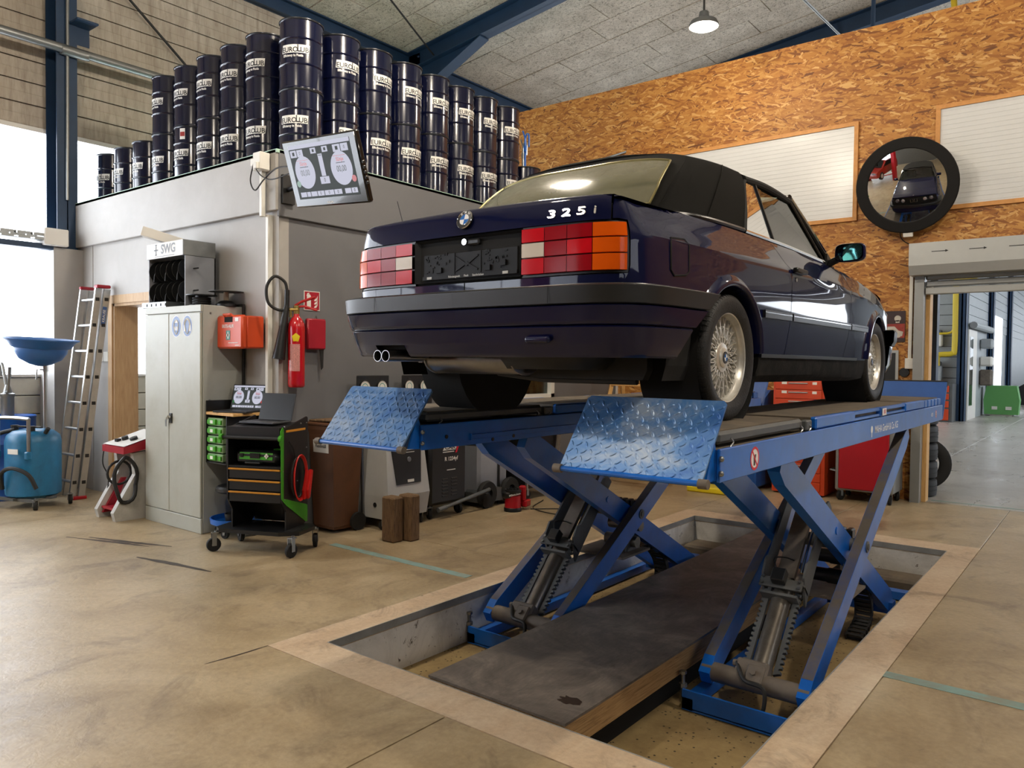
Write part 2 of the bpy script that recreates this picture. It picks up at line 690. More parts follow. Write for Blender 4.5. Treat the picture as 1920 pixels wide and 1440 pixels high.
mat('office_glow', '#f2f6ff', .5, emit=3.)
mat('concrete_joint', '#3a322a', .9)

# ------------------------------------------------------------------ floor with pit
PX0, PX1, PY0, PY1 = -3.275, -1.06, 2.59, 7.12      # pit opening
BX0, BX1, BY0, BY1 = -3.475, -.86, 2.365, 7.40      # outer edge of its concrete border
WX, OSBY = -9.8, 9.6
b = MB()
for (x0, x1, y0, y1) in ((WX-.3, BX0, -9, OSBY), (BX1, 8, -9, OSBY), (BX0, BX1, -9, BY0), (BX0, BX1, BY1, OSBY), (-9, 8, OSBY, 46)):
    b.box(x0, x1, y0, y1, -.2, -.012)
floor = struct('floor', b, 'concrete_joint')
def slab(x0, x1, y0, y1, m='floor_concrete', z=0., name='slab'):
    g = .0025
    bb = MB()
    if x1 == BX0 or (x0 == BX0 and y1 == BY0):
        bb.box(x0+(0 if x0 == BX0 else g), x1-(0 if x1 == BX0 else g), y0+g, y1-g, -.0125, z)
    else:
        bb.cbox(x0+g, x1-g, y0+g, y1-g, -.0125, z, .003)
    return ob(name, bb, m, floor, None)
for r in ((WX, BX0, -9, 4.6), (WX, -4.69, 4.6, OSBY), (-4.69, BX0, 4.6, OSBY), (BX0, -2.2, -9, BY0), (-2.2, BX1, -9, BY0), (BX1, 2.2, -9, BY0-1), (BX1, 2.2, BY0-1, OSBY),
          (2.2, 8, -9, 2), (2.2, 8, 2, OSBY), (BX0, -2.2, BY1, OSBY), (-2.2, BX1, BY1, OSBY)):
    slab(*r)
for r in ((-9, -2.2, OSBY, 16), (-2.2, 8, OSBY, 16), (-9, -2.2, 16, 46), (-2.2, 8, 16, 46)):
    slab(*r, m='far_concrete')
for poly in ([(BX0, BY0), (BX1, BY0), (PX1, PY0), (PX0, PY0)], [(BX1, BY0), (BX1, BY1), (PX1, PY1), (PX1, PY0)],
             [(BX1, BY1), (BX0, BY1), (PX0, PY1), (PX1, PY1)], [(BX0, BY1), (BX0, BY0), (PX0, PY0), (PX0, PY1)]):
    b = MB()
    b.prism(poly, -.05, .002)
    ob('pit_border', b, 'border_concrete', floor, None)
# pit walls, steel angle edging, pit floor
b = MB()
t = .12
for (x0, x1, y0, y1) in ((PX0-t, PX0, PY0-t, PY1+t), (PX1, PX1+t, PY0-t, PY1+t), (PX0, PX1, PY0-t, PY0), (PX0, PX1, PY1, PY1+t)):
    b.box(x0, x1, y0, y1, -.42, -.05)
struct('wall_pit', b, 'pit_wall')
b = MB()
e = .006
for (x0, x1, y0, y1) in ((PX0, PX0+e, PY0, PY1), (PX1-e, PX1, PY0, PY1), (PX0, PX1, PY0, PY0+e), (PX0, PX1, PY1-e, PY1)):
    b.box(x0, x1, y0, y1, -.042, .003)
struct('trim_1', b, 'angle_steel')
b = MB()
b.box(PX0-.1, PX1+.1, PY0-.1, PY1+.1, -.42, -.31)
struct('floor_pit', b, 'pit_floor')

def tape(x0, x1, y0, y1, label, m='teal_tape'):
    bb = MB()
    bb.box(x0, x1, y0, y1, .0005, .0022)
    return ob('floor_tape', bb, m, None, None, label, 'tape', 'tape strips on the floor')
tape(-5.02, -3.53, 3.985, 4.06, 'teal tape strip on the floor from green trolley towards the pit')
tape(-.86, .9, 4.02, 4.10, 'teal tape strip on the floor right of the pit')
tape(-1.62, 1.5, 9.72, 9.76, 'thin blue tape line across the roller shutter threshold')

# dark skid marks
def smear(pts, w_, label):
    c = catmull(pts, 6)
    bb = MB()
    L_, R_ = [], []
    for i, p in enumerate(c):
        q = c[min(i+1, len(c)-1)]-c[max(i-1, 0)]
        n = Vector((-q.y, q.x, 0)).normalized()
        k = 1.9*w_*(.25+.75*math.sin(PI*min(1, max(.03, i/(len(c)-1)))))*(.6+.5*random.random())
        L_.append((p.x+n.x*k, p.y+n.y*k, .0012))
        R_.append((p.x-n.x*k, p.y-n.y*k, .0012))
    bb.grid([L_, R_])
    return ob('skid_mark', bb, 'oil_stain', None, None, label, 'stain', 'skid marks on the concrete')
smear([(-6.75, 2.86, 0), (-6.3, 3.0, 0), (-5.92, 3.14, 0)], .018, 'dark skid mark on floor nearest the grey cabinet')
smear([(-6.9, 2.74, 0), (-6.35, 2.93, 0), (-6.05, 3.02, 0)], .012, 'thin parallel skid mark beside the one near the cabinet')
smear([(-5.80, 2.80, 0), (-5.4, 2.88, 0), (-5.0, 2.94, 0)], .018, 'dark skid mark on floor in front of green trolley')

smear([(-3.475, 2.40, 0), (-3.48, 2.2, 0), (-3.5, 2.02, 0)], .004, 'short thin floor crack running from the left pit border corner')
# ------------------------------------------------------------------ left wall
SILL, WTOP, EAVE = 1.28, 4.13, 6.62
b = MB()
b.box(WX-.3, WX-.05, -9, 16, 0, SILL)
wl = struct('wall_left', b, 'concrete_joint')
hb = SILL/6
for r_ in range(6):
    n = 9
    for k in range(n):
        y0 = -9+k*2.0+(1.0 if r_ % 2 else 0)
        y1 = min(y0+2.0, 6)
        if y1 < -1 or y0 > 4:
            pass
        bb = MB()
        bb.cbox(WX-.06, WX, y0+.004, y1-.004, r_*hb+.004, (r_+1)*hb-.004, .008)
        ob('block', bb, 'cream_block', wl, None)
b = MB()
b.box(WX-.3, WX-.04, -9, 16, WTOP, EAVE+.2)
wu = struct('wall_left_upper', b, 'concrete_joint')
hb = (EAVE-WTOP)/10
for k in range(10):
    z0 = WTOP+k*hb
    for (y0, y1) in ((-9, 3.8), (3.8, 9.5), (9.5, 16)):
        bb = MB()
        prof = [(WX-.05, z0+.004), (WX-.004, z0+.006), (WX, z0+.02), (WX, z0+hb*.48), (WX-.007, z0+hb*.52), (WX-.007, z0+hb*.92), (WX-.002, z0+hb-.008), (WX-.05, z0+hb-.004)]
        bb.prism(prof, y0, y1, 'y')
        ob('board', bb, 'stained_boards', wu, None)
b = MB()
b.box(WX-.12, WX+.03, -9, 9.5, SILL, SILL+.03).box(WX-.1, WX+.02, -9, 9.5, WTOP-.05, WTOP)
win = struct('window_1', b, 'white_paint')
for k, y in enumerate((-7.8, -5.7, -3.8, -1.9, 0.0, 1.9, 3.8, 5.7, 7.6)):
    bb = MB()
    bb.box(WX-.07, WX-.05, y-1.2 if k == 0 else y+.02-.0, y+1.88, SILL+.03, WTOP-.05)
    ob('pane', bb, 'window_sky', win, None)
    bb = MB()
    bb.box(WX-.09, WX-.03, y-.02, y+.02, SILL+.03, WTOP-.05)
    ob('mullion', bb, 'white_paint', win, None)

# blue cable tray rail across window
t = thing('cable_tray', (WX+.35, 0, 2.80), 'perforated galvanised cable tray on a blue bracket rail across the window', 'cable tray')
b = MB()
b.box(-.05, .05, -6, 3.62, -.09, -.03)
ob('support_beam', b, 'beam_blue', t, None)
b = MB()
b.box(-.1, .1, -6, 3.6, .0, .006)
for s_ in (-1, 1):
    for k in range(60):
        y = 3.55-k*.16
        b.box(s_*.1-.003, s_*.1+.003, y-.14, y-.02, .0, .03).box(s_*.1-.003, s_*.1+.003, y-.15, y, .045, .075).box(s_*.1-.003, s_*.1+.003, y-.02, y, .02, .06)
ob('tray', b, 'galv', t, None)
b = MB()
b.cbox(-.13, .13, 3.5, 3.75, -.05, .14, .01)
ob('end_bracket', b, 'white_paint', t, None)

# ------------------------------------------------------------------ far OSB wall with shutter opening
OT = 5.42
DX0, DX1, DH = -1.70, 1.9, 2.52
b = MB()
b.box(WX, DX0, OSBY, OSBY+.12, 0, OT).box(DX0, DX1, OSBY, OSBY+.12, DH, OT).box(DX1, 8, OSBY, OSBY+.12, 0, OT)
wo = struct('wall_far', b, 'osb_board')
def polypanel(x0, x1, z0, z1, nm):
    bb = MB()
    bb.box(x0, x1, OSBY-.012, OSBY+.0, z0, z1)
    n = int((z1-z0)/.05)
    o = struct(nm, bb, 'poly_white')
    bb = MB()
    for k in range(n):
        z = z0+(k+.5)*(z1-z0)/n
        bb.box(x0, x1, OSBY-.0145, OSBY-.012, z-.004, z+.004)
    ob('rib', bb, 'poly_white', o, None, kind='stuff')
    f_ = .045
    for (a, c, d, e_) in ((x0-f_, x1+f_, z1, z1+f_), (x0-f_, x1+f_, z0-f_, z0), (x0-f_, x0, z0, z1), (x1, x1+f_, z0, z1)):
        bb = MB()
        bb.box(a, c, OSBY-.03, OSBY, d, e_)
        ob('frame', bb, 'trim_pine', o, None)
polypanel(-5.44, -2.49, 3.25, 4.31, 'window_2')
polypanel(-1.60, 1.6, 3.27, 4.33, 'window_3')
# roller shutter
b = MB()
b.prism([(OSBY-.02, 2.50), (OSBY-.30, 2.50), (OSBY-.34, 2.60), (OSBY-.34, 2.84), (OSBY-.02, 2.86)], DX0-.12, DX1+.1, 'x')
sh = struct('door_1', b, 'shutter_light')
for k in range(2):
    bb = MB()
    bb.cbox(DX0+.01, DX1-.01, OSBY-.12, OSBY-.08, 2.38+k*.075, 2.45+k*.075, .015)
    ob('slat', bb, 'shutter_grey', sh, None)
bb = MB()
bb.cbox(DX0+.01, DX1-.01, OSBY-.13, OSBY-.07, 2.30, 2.375, .008)
ob('bottom_bar', bb, 'shutter_light', sh, None)
for (x0, x1) in ((DX0-.09, DX0+.005), (DX1-.005, DX1+.09)):
    bb = MB()
    bb.box(x0, x1, OSBY-.16, OSBY-.001, 0, 2.50)
    ob('guide_rail', bb, 'shutter_grey', sh, None)
for s_ in (0, 1):
    bb = MB()
    x0 = (DX0+.005, DX1-.05)[s_]
    bb.box(x0, x0+.042, OSBY-.03, OSBY+.13, 0, 2.45)
    ob('reveal_post', bb, 'pale_pine', sh, None)
bb = MB()
for k in range(7):
    x = DX0+.1+k*.35
    bb.box(x, x+.13, OSBY-.3425, OSBY-.3405, 2.735, 2.742).add([(x+.13, OSBY-.3425, 2.752), (x+.13, OSBY-.3425, 2.725), (x+.16, OSBY-.3425, 2.7385)], [(0, 1, 2)])
ob('arrow_marks', bb, 'cable_black', sh, None)

# ------------------------------------------------------------------ ceiling: wood wool panels, rafters, purlins
SL = .125
def CZ(x):
    return 6.78+SL*(x-WX)
th = math.atan(SL)
def roofmesh(x0, x1, y0, y1, h0, h1, g=0.):
    bb = MB()
    vs = []
    for h in (h0, h1):
        for (x, y) in ((x0+g, y0+g), (x1-g, y0+g), (x1-g, y1-g), (x0+g, y1-g)):
            vs.append((x, y, CZ(x)+h))
    bb.add(vs, [(3, 2, 1, 0), (4, 5, 6, 7), (0, 1, 5, 4), (1, 2, 6, 5), (2, 3, 7, 6), (3, 0, 4, 7)])
    return bb
ce = struct('ceiling', roofmesh(WX-.3, 8, -9, 46, .03, .2), 'concrete_joint')
pw, pl = .62, 2.0
row = 0
y = 1.7
while y < 17:
    off = (-1.3, -.35, -.9)[row % 3]
    x = WX+off
    while x < 4:
        x0, x1 = max(x, WX), min(x+pl, 4)
        if x1-x0 > .1:
            ob('panel', roofmesh(x0, x1, y, y+pw, -.006+random.uniform(-.006, .006), .03, .009), 'wood_wool', ce, None)
        x += pl
    y += pw
    row += 1
ob('panel_field', roofmesh(WX, 8, -9, 1.7, 0, .03), 'wood_wool', ce, None)
ob('panel_field', roofmesh(4, 8, 1.7, 46, 0, .03), 'wood_wool', ce, None)
ob('panel_field', roofmesh(WX, 4, 17.2, 46, 0, .03), 'wood_wool', ce, None)

def ibeam_pts(h, w_, tf, tw):
    return [(-w_/2, -h/2), (w_/2, -h/2), (w_/2, -h/2+tf), (tw/2, -h/2+tf), (tw/2, h/2-tf), (w_/2, h/2-tf), (w_/2, h/2), (-w_/2, h/2), (-w_/2, h/2-tf), (-tw/2, h/2-tf), (-tw/2, -h/2+tf), (-w_/2, -h/2+tf)]
def portal(yc, nm):
    bb = MB()
    # column: web in xz plane
    x0, x1 = WX+.02, WX+.32
    zt = CZ(x0)-.02
    f_, hw = .016, .11
    bb.box(x0, x0+f_, yc-hw, yc+hw, 0, zt).box(x1-f_, x1, yc-hw, yc+hw, 0, zt-.35).box(x0, x1, yc-.006, yc+.006, 0, zt)
    o = struct(nm, bb, 'beam_blue')
    # rafter
    bb = MB()
    xa, xb = WX+.02, 8
    for (h0, h1, hy) in ((-.02-f_, -.02, hw), (-.32, -.32+f_, hw), (-.32, -.02, .006)):
        vs = [(x, yc+s_*hy, CZ(x)+h) for x in (xa, xb) for s_ in (-1, 1) for h in (h0, h1)]
        bb.add(vs, [(0, 1, 3, 2), (4, 6, 7, 5), (0, 4, 5, 1), (2, 3, 7, 6), (0, 2, 6, 4), (1, 5, 7, 3)])
    ob('rafter', bb, 'beam_blue', o, None)
    # haunch
    bb = MB()
    xh = WX+1.75
    p = [(x1-.02, CZ(x1)-.3), (x1-.02, CZ(x1)-.72), (x1+.12, CZ(x1)-.72), (xh, CZ(xh)-.33), (xh, CZ(xh)-.3)]
    bb.prism(p, yc-.006, yc+.006, 'y')
    n = len(p)
    q = [(p[1][0], p[1][1]), (p[2][0], p[2][1]), (p[3][0], p[3][1])]
    bb.prism(q+[(xh, CZ(xh)-.345), (x1+.125, CZ(x1)-.737), (x1-.02, CZ(x1)-.737)], yc-hw, yc+hw, 'y')
    ob('haunch', bb, 'beam_blue', o, None)
    bb = MB()
    for k in range(5):
        z = CZ(x1)-.7+k*.14
        bb.cyl((x1, yc-.06, z), (x1+.03, yc-.06, z), .014, n=6).cyl((x1, yc+.06, z), (x1+.03, yc+.06, z), .014, n=6)
    ob('bolts', bb, 'beam_blue', o, None)
    return o
portal(3.80, 'trim_2')
portal(9.42, 'trim_3')
portal(14.1, 'trim_4')
b = MB()
b.box(WX-.02, WX+.12, -9, 16, EAVE-.06, EAVE-.04).box(WX-.02, WX+.12, -9, 16, EAVE+.14, EAVE+.16).box(WX+.04, WX+.055, -9, 16, EAVE-.06, EAVE+.16)
struct('trim_5', b, 'beam_blue')
# conduit on column, bracket plate at column head, wall pipe, bracing rods
t = thing('wall_pipe', (WX+.36, 0, 0), 'galvanised pipe running along the upper left wall past the blue column', 'pipe')
b = MB()
b.tube([(0, -6, 4.98), (0, 9.3, 5.0)], .05, 12)
ob('pipe_run', b, 'galv', t)
b = MB()
b.cyl((0, 3.72, 4.98), (0, 3.98, 4.98), .06, n=12)
b.tube([(.0, 3.98, 4.98), (.02, 4.02, 4.98)], .058, 12)
ob('coupling', b, 'galv', t)
b = MB()
b.tube([(WX+.345, 3.79, 3.3), (WX+.345, 3.80, 5.8)], .018, 8)
ob('column_conduit', b, 'galv', None, label='thin grey conduit running up the blue steel column', cat='conduit')
b = MB()
b.box(WX+.3, WX+.55, 3.82, 4.05, 5.30, 5.32).box(WX+.3, WX+.31, 3.82, 4.05, 5.1, 5.3)
ob('bracket_plate', b, 'beam_blue', None, None, label='small blue steel bracket plate welded on the column', cat='bracket')
def rod(p, q, r, label, m='cable_black'):
    bb = MB()
    bb.tube([p, q], r, 8)
    return ob('brace_rod', bb, m, None, label=label, cat='brace rod', group='steel bracing rods')
rod((WX+.1, 3.9, 7.4-.9), (WX+.1, 6.6, 4.35), .016, 'thin diagonal steel bracing rod on the stained boards of the left wall')
rod((-9.0, 9.25, CZ(-9.0)-.32), (-6.9, 4.2, CZ(-6.9)-.12), .014, 'thin bracing rod under the ceiling meeting the blue rafter knee')
rod((-4.35, 7.6, CZ(-4.35)-.08), (-3.9, 14.0, CZ(-3.9)-.33), .02, 'thin bracing rod under the ceiling above the pendant lamp', 'galv')

# ------------------------------------------------------------------ booth (grey office box)
FY, SX, BT = 3.93, -5.63, 3.28
dx0, dx1, dh = -8.66, -7.75, 2.10
b = MB()
b.box(WX, dx0, FY, FY+.1, 0, BT-.03).box(dx0, dx1, FY, FY+.1, dh, BT-.03).box(dx1, SX, FY, FY+.1, 0, BT-.03)
wf = struct('wall_booth_front', b, 'booth_grey')
for (x0, x1, z0, z1) in ((WX+.12, -5.66, 2.77, BT),):
    bb = MB()
    bb.cbox(x0, SX+.02, FY-.045, FY, z0, z1, .006)
    ob('fascia', bb, 'booth_grey', wf, None)
bb = MB()
bb.box(-9.16, -9.14, FY-.006, FY, 0, 2.77)
ob('cover_strip', bb, 'booth_grey', wf, None)
b = MB()
wy0, wy1, wz0, wz1 = 6.55, 8.0, 1.05, 1.95
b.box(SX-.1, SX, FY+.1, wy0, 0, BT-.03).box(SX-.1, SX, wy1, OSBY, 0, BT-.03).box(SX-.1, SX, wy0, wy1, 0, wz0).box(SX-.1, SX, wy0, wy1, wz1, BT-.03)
ws = struct('wall_booth_side', b, 'booth_grey_shaded')
bb = MB()
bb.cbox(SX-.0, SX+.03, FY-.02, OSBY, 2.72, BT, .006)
ob('fascia', bb, 'booth_grey_shaded', ws, None)
bb = MB()
bb.box(SX-.11, SX+.01, OSBY-.05, OSBY-.001, 0, 2.7)
ob('corner_trim', bb, 'white_paint', ws, None)
b = MB()
b.box(WX, SX+.03, FY-.045, OSBY, BT-.03, BT)
bt = struct('ceiling_booth', b, 'mint')
b = MB()
for (y0, y1, z0, z1) in ((wy0, wy1, wz0, wz0+.07), (wy0, wy1, wz1-.07, wz1), (wy0, wy0+.07, wz0, wz1), (wy1-.07, wy1, wz0, wz1)):
    b.box(SX-.07, SX+.02, y0, y1, z0, z1)
b.box(SX-.02, SX+.06, wy0-.03, wy1+.03, wz0-.03, wz0)
wn = struct('window_4', b, 'white_plastic')
bb = MB()
bb.box(SX-.05, SX-.04, wy0+.07, wy1-.07, wz0+.07, wz1-.07)
glassy('window_glass', '#d8e0de', .05)
ob('pane', bb, 'window_glass', wn, None)
bb = MB()
for k in range(16):
    bb.box(SX-.09, SX-.07, wy0+.07, wy1-.07, wz0+.3+k*.04, wz0+.325+k*.04)
ob('blind', bb, 'cream_wall', wn, None)
# door frame
b = MB()
b.box(dx0-.09, dx0, FY-.015, FY+.0, 0, dh+.09).box(dx1, dx1+.09, FY-.015, FY, 0, dh+.09).box(dx0, dx1, FY-.015, FY, dh, dh+.09)
df = struct('trim_6', b, 'door_wood')
bb = MB()
bb.box(dx0, dx0+.03, FY, FY+.26, 0, dh).box(dx1-.03, dx1, FY, FY+.26, 0, dh).box(dx0, dx1, FY, FY+.26, dh-.03, dh)
ob('lining', bb, 'door_wood', df, None)
b = MB()
b.box(WX, SX-.1, 6.6, 6.65, 0, BT-.03)
struct('wall_booth_inner', b, 'white_paint')
b = MB()
b.box(-9.6, -7.2, 6.56, 6.595, 1.15, 2.3)
struct('window_5', b, 'office_glow')
b = MB()
b.box(WX+.01, SX-.1, FY+.1, 6.6, BT-.25, BT-.2)
struct('ceiling_office', b, 'white_paint')

# ------------------------------------------------------------------ hall behind and beside the camera
b = MB()
b.box(WX-.3, 8, -9.2, -9, 0, 9)
struct('wall_back', b, 'hall_wall')
b = MB()
b.box(8, 8.2, -9, 46, 0, 9.2)
struct('wall_right', b, 'hall_wall')
b = MB()
for k in range(3):
    b.box(7.97, 8.0, -6+k*4.6, -2.6+k*4.6, 3.2, 4.8)
struct('fill_panel_right', b, 'far_sky_fill')  # added glowing panels out of view, for fill light and reflections
b = MB()
b.box(-9.2, -6.5, -8.99, -8.96, 1.0, 3.8)
struct('fill_panel_back', b, 'far_sky_fill')  # glowing panel added behind the camera for fill and reflections

# ------------------------------------------------------------------ far hall through the shutter opening
b = MB()
b.box(-6.5, -3.5, 25.0, 25.2, 0, 6.6)
wfar = struct('wall_far_hall', b, 'concrete_joint')
for k in range(22):
    bb = MB()
    bb.cbox(-6.5, -3.5, 24.97, 25.0, k*.3+.006, k*.3+.294, .008)
    ob('board', bb, 'far_panel', wfar, None)
b = MB()
b.box(-3.6, -3.40, 25.2, 46, 0, 6.6)
wfs = struct('wall_far_side', b, 'far_panel')
for k in range(14):
    bb = MB()
    bb.box(-3.40, -3.38, 25.3, 45, 2.75+k*.28, 2.75+k*.28+.26)
    ob('board', bb, 'far_panel', wfs, None)
b = MB()
b.box(-9, 8, 46, 46.2, 0, 7)
struct('wall_far_end', b, 'far_panel')
b = MB()
b.box(-3.39, -3.36, 30.2, 33.2, .0, 3.3)
struct('window_8', b, 'far_sky_fill')
b = MB()
b.box(-2.6, 2, 45.95, 45.99, 1.4, 4.6)
struct('window_9', b, 'far_sky_fill')
b = MB()
b.box(7.9, 7.96, 12, 42, 3.6, 6.4)
struct('fill_panel_far', b, 'far_fill_glow')  # unseen glowing panel added to light the far hall from the right
for k, (x, y) in enumerate(((-3.46, 24.85), (-3.33, 29.6), (-3.33, 35.0))):
    b = MB()
    b.box(x-.1, x+.1, y-.2, y-.17, 0, 6.5).box(x-.1, x+.1, y+.17, y+.2, 0, 6.5).box(x-.02, x+.02, y-.2, y+.2, 0, 6.5).box(x+.08, x+.1, y-.2, y+.2, 0, 6.5)
    b.box(x-.2, 4, y-.1, y+.1, 6.2, 6.5) if k else None
    struct('trim_%d' % (7+k), b, 'beam_blue')
b = MB()
b.box(-2.9, -2.82, 9.9, 10.0, 0, 5.4)
b = MB()
b.box(-1.88, -1.80, 10.9, 11.05, 0, 5.2)
struct('trim_10', b, 'beam_blue')
# door of far hall
b = MB()
b.box(-3.40, -3.36, 25.3, 26.9, 0, 2.6)
d2 = struct('door_2', b, 'white_paint')
bb = MB()
bb.box(-3.36, -3.35, 25.5, 26.1, .4, 2.4)
ob('pane', bb, 'window_glass', d2, None)
bb = MB()
bb.tube([(-3.27, 25.4, 2.72), (-3.27, 29.3, 2.72)], .10, 10)
ob('track_housing', bb, 'far_panel', d2, None)
# ------------------------------------------------------------------ the car
mat('car_paint', '#0a0f33', .35, var=.0, coat=1., spec=.03)
mat('holder_black', '#0d0d0e', .55, spec=.25)
mat('bumper_black', '#1d1e1f', .42)
mat('trim_black', '#121213', .32)
mat('sill_black', '#111111', .85, spec=.15, bump=.2, bscale=90, dirt='#3a3732', dirtamt=.4, dscale=9)
mat('soft_top', '#100f0c', .9, spec=.2, bump=.12, bscale=240)
mat('lens_red', '#8f0714', .12, coat=0., spec=.22, emit=.0)
mat('lens_red_bright', '#c00a18', .12, coat=0., spec=.22)
mat('lens_amber', '#d8560a', .12, coat=0., spec=.22)
mat('lens_white', '#c9bfb2', .12, coat=0., spec=.22)
mat('rim_silver', '#d6d4cd', .32, metal=.55, dirt='#9c8a68', dirtamt=.35, dscale=12)
mat('tyre', '#131313', .62, bump=.25, bscale=120)
mat('roundel_blue', '#1c62b0', .2)
mat('roundel_white', '#e8e8e8', .2)
mat('underbody', '#141413', .7, var=.3, scale=9)
mat('exhaust', '#7d7a74', .35, metal=.9, var=.2)
mat('seat_leather', '#2a2624', .6)
mat('mirror_blue', '#7fb9c4', .04, metal=1)
mat('headlamp', '#c9ccd0', .1, metal=.6)
glassy('car_glass', '#9fb0a4', .04)
mat('rear_screen', '#5d5b45', .11, coat=.8, var=.2, scale=3)
mat('badge_chrome', '#f2f2f0', .22, metal=.9)
mat('plate_lettering', '#b9b9b4', .5)

CO = Vector((-2.135, 3.25, 1.255))
car = thing('car', CO, 'dark blue two-door convertible with black soft top raised on the blue scissor lift', 'car')

PATH = [(0, -.862), (.2, -.861), (.4, -.857), (.56, -.849), (.655, -.832), (.715, -.797), (.748, -.735), (.762, -.65), (.776, -.45), (.793, -.15), (.806, .2), (.815, .7), (.818, 1.2), (.817, 1.8),
        (.808, 2.3), (.79, 2.7), (.768, 3.0), (.735, 3.15), (.66, 3.24), (.5, 3.28), (.25, 3.305), (0, 3.31)]
pp = [Vector((p.x, p.y, 0)) for p in catmull([(a, b_, 0) for a, b_ in PATH], 14)]
ps = [0.]
for i in range(1, len(pp)):
    ps.append(ps[-1]+(pp[i]-pp[i-1]).length)
SMAX = ps[-1]
def _at(s_):
    s_ = min(max(s_, 0), SMAX-1e-6)
    lo, hi = 0, len(ps)-1
    while hi-lo > 1:
        md = (lo+hi)//2
        if ps[md] <= s_:
            lo = md
        else:
            hi = md
    t_ = (s_-ps[lo])/(ps[hi]-ps[lo])
    p = pp[lo].lerp(pp[hi], t_)
    a = pp[max(lo-1, 0)]
    c = pp[min(hi+1, len(pp)-1)]
    d = (c-a).normalized()
    return p, Vector((d.y, -d.x, 0))
S0 = next(s_ for s_, p in zip(ps, pp) if p.x > .72)
def sy(y):
    lo, hi = S0-.25, SMAX-.25
    for _ in range(40):
        md = (lo+hi)/2
        if _at(md)[0].y < y:
            lo = md
        else:
            hi = md
    return lo
def sx(x):
    lo, hi = 0, S0+.05
    for _ in range(40):
        md = (lo+hi)/2
        if _at(md)[0].x < x:
            lo = md
        else:
            hi = md
    return lo
def sfx(x):
    lo, hi = SMAX-.9, SMAX
    for _ in range(40):
        md = (lo+hi)/2
        if _at(md)[0].x > x:
            lo = md
        else:
            hi = md
    return lo
SHIFT = [(-.9, -.026), (-.6, -.016), (-.3, -.006), (.1, 0), (1.0, -.004), (1.7, -.018), (2.2, -.04), (2.7, -.07), (3.3, -.115)]
def shift(y):
    return interp(SHIFT, y)
def ZB(y):
    return .888+shift(y)
PSIDE = [(.14, .075), (.17, .05), (.20, .022), (.25, .012), (.32, .006), (.45, .0), (.60, .0), (.70, .003), (.728, .003), (.737, .0), (.745, .006), (.76, .018), (.82, .045), (.86, .067), (.878, .083), (.888, .112)]
PREAR = [(.14, .10), (.25, .03), (.32, .012), (.45, .0), (.60, .0), (.76, .0), (.80, .002), (.845, .007), (.858, .011), (.868, .022), (.874, .045), (.878, .075)]
def inset(s_, y, z):
    z2 = z-shift(y)
    a = interp(PSIDE, z2)
    b_ = interp(PREAR, z if s_ < 2 else z2)
    w0, w1 = sx(.60), sx(.60)+.28
    k = min(1, max(0, (s_-w0)/(w1-w0)))
    k = k*k*(3-2*k)
    if s_ > SMAX-.45:
        k = 0 if s_ > SMAX-.3 else (SMAX-.3-s_)/.15
    return b_*(1-k)+a*k
_w = sx(.60)
_sx = sx
def S(s_, z, off=0., side=1):
    p, n = _at(s_)
    d = inset(s_, p.y, z)-off
    q = p-n*d
    return Vector((side*q.x, q.y, z))
_cache = {}
def sx(x):
    k = round(x, 4)
    if k not in _cache:
        _cache[k] = _sx(x)
    return _cache[k]

def tess(poly, step=.04, extra=()):
    """constrained triangulation of a 2D polygon with inner grid points"""
    pts = []
    n = len(poly)
    for i in range(n):
        a, c = Vector(poly[i]), Vector(poly[(i+1) % n])
        m = max(1, int((c-a).length/step))
        for k in range(m):
            pts.append(a.lerp(c, k/m))
    nb = len(pts)
    x0, x1 = min(p.x for p in pts), max(p.x for p in pts)
    y0, y1 = min(p.y for p in pts), max(p.y for p in pts)
    def inside(x, y):
        r = False
        for i in range(nb):
            a, c = pts[i], pts[(i+1) % nb]
            if (a.y > y) != (c.y > y) and x < (c.x-a.x)*(y-a.y)/(c.y-a.y)+a.x:
                r = not r
        return r
    inner = []
    ny = max(2, int((y1-y0)/(step*.5)))
    nx = max(2, int((x1-x0)/step))
    for i in range(1, nx):
        for j in range(1, ny):
            x, y = x0+(x1-x0)*i/nx, y0+(y1-y0)*j/ny
            if inside(x, y) and min((p-Vector((x, y))).length_squared for p in pts) > (step*.3)**2:
                inner.append(Vector((x, y)))
    vs, es, fs, *_ = delaunay_2d_cdt(pts+inner, [(i, (i+1) % nb) for i in range(nb)], [], 1, 1e-6)
    return vs, fs

def skin(name, poly, m, off=0., both=True, step=.04, thick=0., parent=None, smooth=25):
    """body panel from an (s, z) outline, mirrored to the other flank"""
    vs, fs = tess(poly, step)
    res = []
    for side in ((1, -1) if both else (1,)):
        bb = MB()
        P = [S(v.x, v.y, off, side) for v in vs]
        bb.add(P, fs)
        if thick:
            o2 = len(P)
            bb.add([S(v.x, v.y, off-thick, side) for v in vs], [f[::-1] for f in fs])
            # rim
            ec = {}
            for f in fs:
                for a, c in zip(f, f[1:]+f[:1]):
                    ec[tuple(sorted((a, c)))] = ec.get(tuple(sorted((a, c))), 0)+1
            bb.f += [(a, c, c+o2, a+o2) for (a, c), k in ec.items() if k == 1]
        res.append(ob(name, bb, m, parent or car, smooth))
    return res

def Y(y, z):
    return (sy(y), z)
WZ, WR = .2785, .2785
def archpts(yc, r, a0, a1, n=22, zc=WZ):
    return [(sy(yc+r*math.cos(a0+(a1-a0)*i/n)), zc+r*math.sin(a0+(a1-a0)*i/n)) for i in range(n+1)]
AR = .318
a_b = math.acos(-.262/AR)         # bumper end
LAMPS = sx(.722)
LZ0, LZ1 = .585, .764
